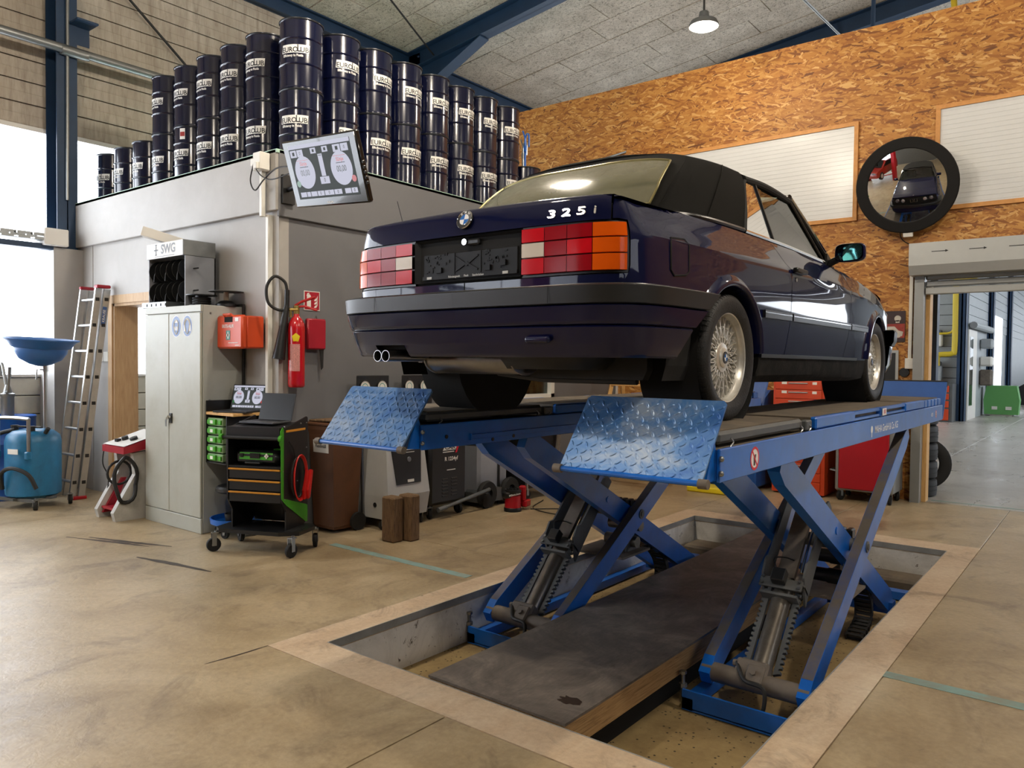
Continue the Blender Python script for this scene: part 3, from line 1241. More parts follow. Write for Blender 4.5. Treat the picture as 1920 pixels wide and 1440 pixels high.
# rear quarter
top = [(sy(y), ZB(y)) for y in (.58, .4, .2, 0, -.2, -.4, -.55, -.66)]
top += [(S0+k*(sy(-.66)-S0), ZB(-.7)-.004*0) for k in (.5,)]
top = [t_ for t_ in top]
gap = [Y(.655, .31), Y(.715, .48), Y(.735, .66), Y(.72, .735), Y(.66, .79), Y(.585, ZB(.58))]
poly = gap+top[1:]+[(sx(.680), .866), (sx(.680), LZ1+.012), (sx(.70), LZ1+.013), (LAMPS+.012, LZ1+.008), (LAMPS+.016, LZ1-.03), (LAMPS+.016, LZ0+.02), (LAMPS+.008, LZ0-.008), (sx(.70), LZ0-.012), (sx(.003), LZ0-.012), (sx(.003), .528), Y(-.60, .525), Y(-.262, .515)]
poly += archpts(0, AR, PI-math.asin((.515-WZ)/AR), .05, 26)+[Y(.33, .285), Y(.655, .285)]
skin('quarter_panel', poly, 'car_paint')
# door
g = .006
fg = [Y(1.70, .31), Y(1.80, .46), Y(1.845, .62), Y(1.855, .72), Y(1.855, ZB(1.855))]
poly = [(a+g, z) for a, z in gap[::-1]]+[(sy(.661), .285), (sy(1.69), .285)]+[(a-g, z) for a, z in fg]+[(sy(y), ZB(y)) for y in (1.6, 1.3, 1.0, .8)]
skin('door_panel', poly, 'car_paint')
# front fender
poly = fg+[(sy(y), ZB(y)) for y in (2.1, 2.4, 2.7, 2.95)]+[(sfx(.70), ZB(3.2)), (sfx(.70), .55), Y(3.0, .52), Y(2.87, .50)]
aa = math.asin((.50-WZ)/AR)
poly += archpts(2.57, AR, aa, PI-.03, 24)+[Y(2.24, .285), Y(1.70, .285)]
skin('front_fender', poly, 'car_paint')
# front face panel
skin('front_panel', [(sfx(.695), .55), (sfx(.695), .765), (sfx(.0), .765), (sfx(.0), .55)], 'trim_black', -.02)
# arch flares
def flare(yc, a0, a1, nm):
    for side in (1, -1):
        bb = MB()
        rows = []
        for r, off in ((.305, -.03), (.308, .010), (.314, .021), (.324, .024), (.338, .018), (.352, .008), (.364, -.003)):
            rows.append([S(sy(yc+r*math.cos(a0+(a1-a0)*i/36)), WZ+r*math.sin(a0+(a1-a0)*i/36), off, side) for i in range(37)])
        bb.grid(rows)
        ob(nm, bb, 'car_paint', car, 50)
flare(0, R(4), PI-math.asin((.525-WZ)/.33), 'wheel_arch_flare')
flare(2.57, math.asin((.52-WZ)/.33), PI-R(3), 'wheel_arch_flare')
# sill trim and side moulding
skin('sill_trim', [Y(.318, .285), Y(.318, .19), Y(.36, .165), Y(1.95, .155), Y(2.20, .17), Y(2.24, .285)], 'sill_black', .004, thick=.02)
skin('sill_cap', [Y(.33, .30), Y(.33, .283), Y(1.98, .283), Y(1.99, .30)], 'trim_black', .012, thick=.02)
def moulding(y0, y1):
    skin('side_moulding', [Y(y0, .473), Y(y1, .473), Y(y1, .51), Y(y0, .51)], 'trim_black', .014, thick=.016)
    skin('moulding_highlight', [Y(y0, .495), Y(y1, .495), Y(y1, .50), Y(y0, .50)], 'chrome', .0155)
for a, c in ((.345, .705), (.728, 1.795), (1.815, 2.24)):
    moulding(a, c)
# chrome-ish waist strip and shoulder crease shadow line
for side in (1, -1):
    bb = MB()
    pts = [S(sy(y), ZB(y)-.004, .0, side)+Vector((-side*.0, 0, .006)) for y in (.35, .6, .9, 1.2, 1.5, 1.72)]
    bb.tube(catmull(pts, 5), .011, 8)
    ob('waist_strip', bb, 'chrome', car)
# fuel flap
f_ = [Y(-.535, .715), Y(-.525, .735), Y(-.42, .742), Y(-.395, .72), Y(-.395, .615), Y(-.42, .60), Y(-.51, .59), Y(-.535, .61)]
bb = MB()
c_ = Vector((sum(p[0] for p in f_)/8, sum(p[1] for p in f_)/8))
bb.tube([S(p[0], p[1], .001) for p in f_], .0045, 6, True)
ob('fuel_flap_gap', bb, 'dark_void', car)
fl = skin('fuel_flap', [(c_.x+(p[0]-c_.x)*.95, c_.y+(p[1]-c_.y)*.95) for p in f_], 'car_paint', .002, both=False)
# rear bumper, lower strip, valance (wrap round the corners)
def wrap(name, z0, z1, off0, off1, m, y_end0, y_end1, steps=5, cut=None):
    s_end0, s_end1 = sy(y_end0), sy(y_end1)
    for side in (1, -1):
        bb = MB()
        rows = []
        prof = [(0, off0-.05), (0, off0-.006), (.06, off0)]+[(k/steps*.88+.06, off0+(off1-off0)*k/steps) for k in range(1, steps)]+[(.94, off1), (1, off1-.006), (1, off1-.06)]
        for t_, off in prof:
            z = z0+(z1-z0)*t_
            se = s_end0+(s_end1-s_end0)*t_
            rows.append([S(se*k/60, z, off, side) for k in range(61)])
        bb.grid(rows)
        if cut and side < 0:
            def keep(f):
                q = sum((bb.v[i] for i in f), Vector())/len(f)
                return not (cut[0] < q.x < cut[1] and q.z < cut[2] and q.y < -.6)
            bb.f = [f for f in bb.f if keep(f)]
        n_ = 61
        m_ = len(rows)
        bb.f.append(tuple(j*n_+n_-1 for j in range(m_)))
        ob(name, bb, m, car, 40)
wrap('rear_bumper', .462, .532, .070, .076, 'bumper_black', -.345, -.262)
wrap('bumper_lip', .388, .460, .052, .066, 'car_paint', -.42, -.35)
wrap('rear_valance', .268, .386, .020, .048, 'car_paint', -.50, -.43, 12, (-.535, -.335, .318))
# bumper highlight edge, towing eye cover, exhaust cut-out
bb = MB()
bb.tube([S(sx(.0)+k*.0 if k == 0 else sy(-.27)*k/50, .533, .052) for k in range(51)], .004, 6)
bb.tube([S(sy(-.27)*k/50, .533, .052, -1) for k in range(51)], .004, 6)
ob('bumper_edge_strip', bb, 'trim_black', car)
bb = MB()
for side, x in ((1, .40),):
    p = S(sx(x), .335, .045)
    bb.cyl(p+Vector((-.045, .0, 0)), p+Vector((.045, 0, 0)), .014, n=12).sphere(p+Vector((-.045, 0, 0)), .014).sphere(p+Vector((.045, 0, 0)), .014)
ob('towing_eye_cover', bb, 'car_paint', car)
for x in (.47, -.47):
    bb = MB()
    bb.add([S(sx(abs(x)), z, .0775, 1 if x > 0 else -1)+Vector((dx_, 0, 0)) for z in (.466, .528) for dx_ in (-.0015, .0015)], [(0, 1, 3, 2)])
    ob('bumper_joint', bb, 'dark_void', car, None)
bb = MB()
bb.box(-.60, -.28, -.78, -.765, .262, .36)
ob('exhaust_cutout', bb, 'dark_void', car, None)
# front bumper
for side in (1, -1):
    bb = MB()
    rows = []
    s_a = sy(2.88)
    for z, off in ((.40, -.02), (.40, .05), (.43, .065), (.50, .07), (.515, .06), (.515, -.02)):
        rows.append([S(s_a+(SMAX-s_a)*k/30, z, off, side) for k in range(31)])
    bb.grid(rows)
    ob('front_bumper', bb, 'bumper_black', car, 40)
    bb = MB()
    rows = [[S(s_a+(SMAX-s_a)*k/30, z, off, side) for k in range(31)] for z, off in ((.20, .0), (.26, .03), (.395, .04), (.40, .0))]
    bb.grid(rows)
    ob('front_apron', bb, 'car_paint', car, 40)
# tail lamps: 4 x 3 lens tiles on a dark carrier
x_in = .300
s_a, s_b = sx(x_in), LAMPS
skin('lamp_carrier', [(s_a-.006, LZ0-.008), (s_b+.01, LZ0-.006), (s_b+.014, LZ0+.02), (s_b+.014, LZ1-.03), (s_b+.008, LZ1+.004), (s_a-.004, LZ1+.008)], 'trim_black', -.006, thick=.03)
cols = [0, .245, .475, .715, 1.]
rowz = [0, .36, .69, 1.]
tl = bpy.data.objects['lamp_carrier']
for side, par in ((1, bpy.data.objects['lamp_carrier']), (-1, bpy.data.objects['lamp_carrier.001'])):
    for i in range(4):
        for j in range(3):
            a0, a1 = s_a+(s_b-s_a)*cols[i]+.0013, s_a+(s_b-s_a)*cols[i+1]-.0013
            z0, z1 = LZ0+(LZ1-LZ0)*rowz[j]+.0013, LZ0+(LZ1-LZ0)*rowz[j+1]-.0013
            bb = MB()
            rows = []
            nn = 10 if i == 3 else 4
            for t_, off in ((0, .004), (.03, .010), (.97, .010), (1, .004)):
                rows.append([S(a0+(a1-a0)*k/nn, z0+(z1-z0)*t_, (0 if k in (0, nn) else 0)+off, side) for k in range(nn+1)])
            bb.grid(rows)
            m = 'lens_amber' if i == 3 else ('lens_white' if (i == 0 and j == 1) else ('lens_red_bright' if i == 0 or (i == 2 and j == 1) else 'lens_red'))
            o = ob('lens', bb, m, par, 60)
# trunk lid: rear face + top
def rear_pt(x, z, off=0.):
    return S(sx(abs(x)), z, off, 1 if x >= 0 else -1)
def deck(x, y, cr=.016):
    return ZB(max(y, -.72))+.001+cr*(1-(x/.7)**2)
bb = MB()
rows = []
xs = [-.674+1.348*i/40 for i in range(41)]
for z in (.772, .79, .81, .83, .845, .856, .863):
    rows.append([rear_pt(x, z, .003)+Vector((0, .004*(1-(x/.7)**2)*(z-.772)/.09, .013*(1-(x/.7)**2)*(z-.772)/.09)) for x in xs])
y0 = -.79
for t_, dz in ((0, -.004), (.03, -.001), (.08, 0), (.3, 0), (.6, 0), (1, 0)):
    y = -.828+.463*t_
    rows.append([(x*.99 if t_ < .05 else x*.985, y-(0 if abs(x) < .45 else -.022*((abs(x)-.45)/.22)**2)*(1-t_), deck(x, y)+dz) for x in xs])
bb.grid(rows)
tk = ob('trunk_lid', bb, 'car_paint', car, 40)
# deck around the trunk, scuttle behind soft top
bb = MB()
bb.grid([[(x, y, deck(x, y, .010)-.012) for x in [-.70+1.4*i/20 for i in range(21)]] for y in (-.80, -.6, -.4, -.3, -.25)])
ob('rear_deck', bb, 'car_paint', car, 40)
# number plate recess and holder
bb = MB()
x0 = .292
zz0, zz1 = .583, .766
yb = -.862
def yz(x, z, d):
    return rear_pt(x, z, 0)+Vector((0, d, 0))
outer = [(-x0, zz0), (x0, zz0), (x0, zz1), (-x0, zz1)]
inner = [(-x0+.035, zz0+.012), (x0-.02, zz0+.012), (x0-.02, zz1-.018), (-x0+.035, zz1-.018)]
vs = [rear_pt(x, z, .002) for x, z in outer]+[rear_pt(x, z, -.035) for x, z in inner]
bb.add(vs, [(0, 1, 5, 4), (1, 2, 6, 5), (2, 3, 7, 6), (3, 0, 4, 7), (4, 5, 6, 7)])
rc = ob('plate_recess', bb, 'black_plastic', tk, None)
bb = MB()
yq = -.862+.026
bb.cbox(-.252, .268, yq-.012, yq, .598, .708, .004)
bb.box(-.252, .268, yq-.018, yq-.010, .598, .612)
for k in range(46):
    a, c = random.uniform(-.24, -.10) if k % 2 else random.uniform(.09, .25), random.uniform(.625, .70)
    bb.box(a, a+random.uniform(.004, .014), yq-.0145, yq-.011, c, c+random.uniform(.004, .012))
for a, c in ((-.17, .625), (.18, .635), (.1, .62)):
    bb.box(a, a+.03, yq-.020, yq-.011, c, c+.022)
for s_ in (-1, 1):
    bb.prism([(.0, .655), (s_*.06, .69), (s_*.062, .684), (.004*s_, .65)], yq-.0155, yq-.011, 'y')
    bb.prism([(.0, .655), (s_*.06, .625), (s_*.062, .631), (.004*s_, .66)], yq-.0155, yq-.011, 'y')
bb.cyl((0, yq-.016, .655), (0, yq-.01, .655), .01, n=12)
for s_ in (-.07, .075):
    bb.box(s_, s_+.003, yq-.0145, yq-.011, .615, .705)
ph = ob('plate_holder', bb, 'holder_black', tk, None)
TB = lambda x, z, d=0.: M3((x, yq-.0195-d, z), (1, 0, 0), (0, 0, 1))
text('holder_lettering', 'Fahrzeugwelt      Fleck      Saarbrücken', .0125, TB(.0, .605), 'plate_lettering', ph, .0003)
bb = MB()
for a in (-.21, .21):
    bb.box(a-.014, a+.014, yq-.0195, yq-.018, .600, .611)
obs('holder_badge', bb, 'plate_lettering', ph, None)
# handle, lock
bb = MB()
bb.cyl((0, -.868, .742), (0, -.84, .742), .013, n=16)
ob('boot_lock', bb, 'chrome', tk)
bb = MB()
bb.cbox(.01, .075, -.862, -.835, .728, .752, .006)
ob('boot_handle', bb, 'black_plastic', tk)
# emblem
def roundel(c, nrm, upv, r, parent, nm='emblem', ring='trim_black'):
    nrm = Vector(nrm).normalized()
    xr = Vector(upv).cross(nrm).normalized()
    T = M3(c, xr, upv)
    b1 = MB(T)
    b1.lathe([(0, .003), (r*.9, .003), (r*.98, .0025), (r, 0), (r*1.0, -.006)], n=32)
    o = ob(nm, b1, ring, parent, 40)
    b1 = MB(T)
    b1.lathe([(r*.93, .002), (r*.965, .005), (r*1.0, .002)], n=32)
    b1.lathe([(r*.585, .003), (r*.60, .0045), (r*.615, .003)], n=32)
    ob('emblem_ring', b1, 'chrome', o)
    for q in range(4):
        b1 = MB(T)
        pts = [(0, 0, .0038)]+[(r*.58*math.cos(q*PI/2+k*PI/16), r*.58*math.sin(q*PI/2+k*PI/16), .0038) for k in range(9)]
        b1.add(pts, [(0, k, k+1) for k in range(1, 9)])
        ob('emblem_field', b1, 'roundel_blue' if q in (1, 3) else 'roundel_white', o, None)
    if r > .035:
        for ch, a in (('B', 128), ('M', 90), ('W', 52)):
            q = R(a)
            Tl = T @ Matrix.Translation((r*.76*math.cos(q), r*.76*math.sin(q), .0045)) @ Matrix.Rotation(q-PI/2, 4, 'Z')
            text('emblem_letter', ch, r*.36, Tl, 'roundel_white', o, .0003)
    return o
ez = .832
p0 = rear_pt(0, ez, .004)
p1 = rear_pt(0, ez+.03, .004)
upv = (p1-p0).normalized()
nr = Vector((1, 0, 0)).cross(upv)
roundel(p0+nr*.004, nr, upv, .041, tk)
# model badge
for ch, xo in (('3', -.090), ('2', -.026), ('5', .038), ('i', .092)):
    pb = rear_pt(.528+xo, .808, .012)
    tg = rear_pt(.538+xo, .808, .016)-rear_pt(.518+xo, .808, .016)
    vs, fs = text_mb(ch, .056, 0)
    k = 1.6 if ch != 'i' else 1.3
    tb = MB(M3(pb, tg, upv))
    tb.add([(v.x*k, v.y*.82, 0) for v in vs], fs)
    tb.add([(v.x*k, v.y*.82, -.006) for v in vs], fs)
    ob('badge_character', tb, 'badge_chrome', tk, None, recalc=False)
# antenna
bb = MB()
bb.tube([(-.60, -.62, .86), (-.625, -.655, 1.02)], .002, 5)
ob('antenna', bb, 'cable_black', car)
# hood
bb = MB()
rows = []
for k in range(15):
    y = 1.72+(3.22-1.72)*k/14
    rows.append([(x, y+.05*(1-(x/.68)**2)*(k/14)**3, ZB(y)+.006+.028*(1-(x/.68)**2)-(.012 if k == 14 else 0)) for x in [-.67+1.34*i/24 for i in range(25)]])
rows.append([(p[0], p[1]+.01, p[2]-.03) for p in rows[-1]])
bb.grid(rows)
ob('hood', bb, 'car_paint', car, 40)
# front grille, kidneys and lamps
for side in (1, -1):
    for x, r in ((.335, .060), (.52, .066)):
        bb = MB()
        yc = S(sfx(x), .65, -.01).y
        bb.lathe([(0, .012), (r*.6, .01), (r*.9, .004), (r, -.004), (r, -.03)], (side*x, yc, .655), (0, 1, 0), 24)
        ob('headlamp', bb, 'headlamp', car)
    bb = MB()
    bb.tube([(side*.02, 3.325, .60), (side*.10, 3.325, .60), (side*.10, 3.325, .71), (side*.02, 3.325, .71)], .008, 6, True)
    ob('kidney_grille', bb, 'chrome', car)
bb = MB()
for k in range(7):
    bb.box(-.66, .66, 3.255, 3.26, .58+k*.024, .588+k*.024)
ob('grille_bars', bb, 'trim_black', car, None)
roundel(Vector((0, 3.255, .79)), (0, .8, .6), (0, -.6, .8), .036, car, 'hood_emblem')
# inner shell (dark) behind the panel gaps, floor pan, wheel wells
for side in (1, -1):
    bb = MB()
    zs = [.18, .24, .30, .36, .42, .48, .54, .60, .66, .72, .78, .82, .86]
    ns = 150
    P = [[S(SMAX*i/ns, z+ (shift(_at(SMAX*i/ns)[0].y) if z > .5 else 0), -.018, side) for i in range(ns+1)] for z in zs]
    vs = [p for r_ in P for p in r_]
    fs = []
    for j in range(len(zs)-1):
        for i in range(ns):
            c = (P[j][i]+P[j+1][i+1])/2
            if any((c.y-yc)**2+(c.z-WZ)**2 < .335**2 for yc in (0, 2.57)) and abs(c.x) > .6:
                continue
            if c.y < -.5 and c.z < .30:
                continue
            fs.append((j*(ns+1)+i, j*(ns+1)+i+1, (j+1)*(ns+1)+i+1, (j+1)*(ns+1)+i))
    bb.add(vs, fs)
    ob('inner_shell', bb, 'dark_void', car, None)
    for yc in (0, 2.57):
        bb = MB()
        bb.lathe([(.0, 0), (.33, 0), (.33, .27)], (side*.52, yc, WZ), (side, 0, 0), 28, False, -PI*.0, 2*PI)
        bb.v = [v for v in bb.v]
        ob('wheel_well', bb, 'dark_void', car, 40)
bb = MB()
bb.box(-.5, .5, -.45, 3.1, .19, .30).box(-.68, .68, .36, 2.2, .165, .30)
bb.box(-.66, .66, -.78, -.40, .30, .36)
ob('floor_pan', bb, 'underbody', car, None)
# rear axle, arms, diff, spare well
bb = MB()
bb.tube([(-.62, 0, .27), (.62, 0, .27)], .035, 10)
bb.sphere((.02, .0, .26), .10, 14, 10)
bb.tube([(-.5, .4, .22), (-.3, .25, .2), (.3, .25, .2), (.5, .4, .22)], .035, 8)
for s_ in (-1, 1):
    bb.tube([(s_*.5, .38, .21), (s_*.55, 0, .22)], .04, 8)
    bb.tube([(s_*.52, -.1, .2), (s_*.52, -.16, .5)], .03, 8)
bb.prism([(.05, .18), (.62, .18), (.64, .22), (.64, .28), (.05, .30)], -.47, -.42, 'y')
bb.tube([(-.15, -.45, .20), (.1, -.44, .175), (.58, -.44, .175)], .016, 8)
ob('rear_axle', bb, 'underbody', car, 40)
bb = MB()
bb.cbox(.02, .5, -.72, -.40, .22, .33, .06)
ob('spare_wheel_well', bb, 'underbody', car, 60)
bb = MB()
prof = [(.0, 0), (.055, .0), (.062, .010), (.066, .012), (.066, .02), (.062, .022), (.062, .52), (.066, .522), (.066, .53), (.055, .54), (0, .54)]
bb.T = Matrix.Translation((-.42, -.58, .258)) @ Matrix.Diagonal((1, 1.6, 1.02, 1))
bb.lathe(prof, (0, 0, 0), (1, 0, 0), 28)
mf = ob('muffler', bb, 'exhaust', car, 40)
for x in (-.470, -.418):
    bb = MB()
    pr = [(.020, .27), (.024, .265), (.0245, .02), (.026, .0), (.0235, .0), (.021, .03), (.021, .25)]
    bb.lathe(pr, (x, -.915, .270), (0, 1, 0), 18)
    ob('tail_pipe', bb, 'steel', mf)
bb = MB()
bb.tube(catmull([(-.445, -.67, .270), (-.445, -.61, .268), (-.40, -.58, .26)], 6), .03, 10)
bb.tube(catmull([(-.30, -.40, .22), (-.1, -.36, .21), (.0, -.2, .19), (.02, .3, .18), (.03, 1.6, .18)], 6), .026, 10)
ob('exhaust_pipe', bb, 'exhaust', mf)
# wheels
def wheel(side, y):
    w0 = bpy.data.objects.new('wheel', None)
    COL.objects.link(w0)
    w0.parent = car
    w0.location = (side*.70, y, WZ)
    w0.rotation_euler = (0, 0, 0 if side > 0 else PI)
    return w0
RT, RR = WR, .2
tw = .205/2
# tyre profile (r, x)
tp = [(.196, -.088), (.215, -.098), (.245, -.104), (.262, -.1), (.272, -.092), (.2765, -.080)]
for gx in (-.055, -.02, .015, .05):
    tp += [(.2785, gx-.006-.012), (.2785, gx-.004), (.271, gx-.003), (.271, gx+.004), (.2785, gx+.005)]
tp += [(.2785, .066), (.2765, .080), (.272, .092), (.262, .1), (.245, .104), (.215, .098), (.196, .088)]
bb = MB()
bb.lathe(tp, (0, 0, 0), (1, 0, 0), 72)
# shoulder blocks
for k in range(72):
    a = 2*PI*k/72
    for s_ in (-1, 1):
        T = Matrix.Rotation(a, 4, 'X')
        vs = [T @ Vector((s_*x, -.0085, z)) for x, z in ((.068, .2795), (.080, .2775), (.092, .2735), (.098, .2665), (.09, .262), (.068, .27))]+[T @ Vector((s_*x, .0065, z)) for x, z in ((.068, .2795), (.080, .2775), (.092, .2735), (.098, .2665), (.09, .262), (.068, .27))]
        bb.add(vs, [(0, 1, 2, 3, 4, 5), (6, 7, 8, 9, 10, 11)]+[(i, (i+1) % 6, 6+(i+1) % 6, 6+i) for i in range(6)])
me_tyre = me_of(bb, 'tyre', 40)
me_tyre.materials.append(MATS['tyre'])
bb = MB()
rp = [(.196, -.09), (.203, -.092), (.206, -.086), (.192, -.075), (.183, -.06), (.172, -.02), (.175, .03), (.181, .055), (.188, .07), (.203, .074), (.2065, .080), (.205, .087), (.199, .089), (.192, .085)]
bb.lathe(rp+[(.190, .075), (.182, .062)], (0, 0, 0), (1, 0, 0), 56)
me_rim = me_of(bb, 'rim', 40)
me_rim.materials.append(MATS['rim_silver'])
bb = MB()
# cross-spoke lattice
n = 20
for k in range(n):
    a = 2*PI*k/n
    for d in (-1, 1):
        pts = []
        for r_, x_, da in ((.062, .050, 0), (.10, .052, .5), (.14, .051, 1.0), (.183, .047, 1.55)):
            an = a+d*da*PI/n
            pts.append((x_, r_*math.cos(an), r_*math.sin(an)))
        b2 = MB()
        # flat bar
        for i in range(3):
            p, q = Vector(pts[i]), Vector(pts[i+1])
            dr = (q-p).normalized()
            sd = dr.cross(Vector((1, 0, 0))).normalized()*.0042
            ux = Vector((.007, 0, 0))
            bb.add([p+sd-ux*2, p-sd-ux*2, p-sd*.6+ux, p+sd*.6+ux, q+sd-ux*2, q-sd-ux*2, q-sd*.6+ux, q+sd*.6+ux], [(0, 1, 5, 4), (1, 2, 6, 5), (2, 3, 7, 6), (3, 0, 4, 7)])
    for r_ in (.090, .135):
        an = a+(PI/n if r_ < .1 else 0)
        bb.cyl((.05, r_*math.cos(an), r_*math.sin(an)), (.062, r_*math.cos(an), r_*math.sin(an)), .0055, n=6)
me_sp = me_of(bb, 'spokes', 30)
me_sp.materials.append(MATS['rim_silver'])
bb = MB()
bb.lathe([(.07, .03), (.070, .052), (.064, .060), (.045, .063), (.045, .066), (.036, .072), (0, .072)], (0, 0, 0), (1, 0, 0), 28)
me_hub = me_of(bb, 'hub_cap', 40)
me_hub.materials.append(MATS['rim_silver'])
bb = MB()
bb.lathe([(0, -.02), (.13, -.02), (.13, -.04), (0, -.04)], (0, 0, 0), (1, 0, 0), 32)
me_disc = me_of(bb, 'brake_disc', 40)
me_disc.materials.append(MATS['exhaust'])
bb = MB()
bb.lathe([(.17, -.03), (.12, -.06), (0, -.06)], (0, 0, 0), (1, 0, 0), 24)
me_back = me_of(bb, 'back_plate', 40)
me_back.materials.append(MATS['dark_void'])
for side, y in ((1, 0), (1, 2.57), (-1, 0), (-1, 2.57)):
    wh = wheel(side, y)
    for nm, me in (('tyre', me_tyre), ('rim', me_rim), ('spokes', me_sp), ('hub_cap', me_hub), ('brake_disc', me_disc), ('back_plate', me_back)):
        o = ob(nm, me, None, wh)
    T = Matrix(((0, 0, 1, .074), (1, 0, 0, 0), (0, 1, 0, 0), (0, 0, 0, 1)))
    b1 = MB(T)
    b1.lathe([(0, .001), (.026, .001), (.027, -.002)], n=24)
    ob('emblem', b1, 'trim_black', wh)
    for q in range(4):
        b1 = MB(T)
        b1.add([(0, 0, .002)]+[(.016*math.cos(q*PI/2+k*PI/12), .016*math.sin(q*PI/2+k*PI/12), .002) for k in range(7)], [(0, k, k+1) for k in range(1, 7)])
        ob('emblem_field', b1, 'roundel_blue' if q in (1, 3) else 'roundel_white', wh, None)
# sidewall lettering on the near rear tyre
wh0 = bpy.data.objects['wheel']
vs, fs = text_mb('ECSTA HM91', .03, .0003, 'CENTER', 1.1)
bb = MB()
bb.add([(.1045-abs(v.y)*.05, -(.235+v.y)*math.sin(.9-v.x/.235+PI/2+.6), (.235+v.y)*math.cos(.9-v.x/.235+PI/2+.6)) for v in vs], fs)
mat('tyre_letter', '#2b2a29', .6)
ob('sidewall_lettering', bb, 'tyre_letter', wh0, None, recalc=False)

# soft top: columns from base edge over the rail to the centre line
RAIL = [(0, .02, 1.235), (.25, .025, 1.235), (.46, .06, 1.222), (.565, .14, 1.205), (.61, .30, 1.203), (.625, .50, 1.203), (.625, .75, 1.212), (.615, 1.0, 1.218), (.60, 1.30, 1.216)]
BASE = [(0, -.345, .902), (.25, -.342, .900), (.48, -.315, .894), (.63, -.22, .888), (.69, -.04, .888), (.714, .33, .888)]
rl = catmull(RAIL, 6)
bs_ = catmull(BASE, 6)
NC = 5*6           # columns with a lower part
def soft(side):
    bb = MB()
    up_rows = []
    for i, r_ in enumerate(rl):
        yc = .10+(1.31-.10)*min(1, max(0, (r_.y-.02)/1.28))
        if r_.y < .15:
            yc = .10+(r_.y-.02)*.4
        ctr = Vector((0, yc+.0, 1.262+.012*math.sin(PI*min(1, max(0, (yc-.1)/1.2)))))
        lowp = bs_[i] if i <= NC and i < len(bs_) else None
        midp = r_.lerp(ctr, .5)
        midp.z += .022*(1-abs(0))
        near = r_.lerp(ctr, .14)
        near.z += .016
        up_rows.append(([lowp] if lowp is not None else []) + [r_, near, midp, ctr])
    lo_rows = []
    hi_rows = []
    for c in up_rows:
        if len(c) == 5:
            q = catmull([c[0], c[0].lerp(c[1], .5)+Vector((.02, -.012, .018)) if c[1].x > .2 else c[0].lerp(c[1], .5)+Vector((0, -.012, .018)), c[1], c[2], c[3], c[4]], 5)
            lo_rows.append(q[:11])
            hi_rows.append(q[10:])
        else:
            q = catmull([c[0]-(c[1]-c[0]), c[0], c[1], c[2], c[3]], 5)
            hi_rows.append(q[5:])
    fl = lambda rows: [[(side*p.x, p.y, p.z) for p in r_] for r_ in rows]
    bb.grid(fl(hi_rows))
    bb.grid(fl(lo_rows))
    return bb, lo_rows
bb, lo = soft(1)
b2, _ = soft(-1)
bb.v += b2.v
n0 = len(bb.v)-len(b2.v)
bb.f += [tuple(i+n0 for i in f) for f in b2.f]
st = ob('soft_top', bb, 'soft_top', car, 60)
# rear window as a panel lying on the soft top
vs_l = []
def softpt(c, t_, side, off):
    i0 = int(c); i1 = min(i0+1, len(lo)-1); f = c-i0
    r0 = int(t_); r1 = min(r0+1, 10); g_ = t_-r0
    p = (lo[i0][r0].lerp(lo[i0][r1], g_)).lerp(lo[i1][r0].lerp(lo[i1][r1], g_), f)
    return Vector((side*p.x, p.y-off*.75, p.z+off*.6))
bb = MB()
rows = []
cc = [k*.5 for k in range(0, 26)]
for t_ in (.6, 1.5, 3, 4.5, 6, 7.5, 8.6):
    cm = 13.6+ (t_-.6)*-.12
    rr = []
    for k in range(-14, 15):
        c = abs(k)/14*cm
        tt = t_ + (.5*(abs(k)/14)**6 if t_ < 4 else -.4*(abs(k)/14)**6)
        rr.append(softpt(c, tt, 1 if k >= 0 else -1, .010))
    rows.append(rr)
bb.grid(rows)
rw = ob('rear_window', bb, 'rear_screen', car, 60)
rim_ = rows[0]+[r_[-1] for r_ in rows[1:-1]]+rows[-1][::-1]+[r_[0] for r_ in rows[1:-1]][::-1]
bb = MB()
bb.tube(rim_, .006, 6, True)
mat('window_bead', '#8d8458', .3, metal=.6)
ob('window_bead', bb, 'window_bead', rw)
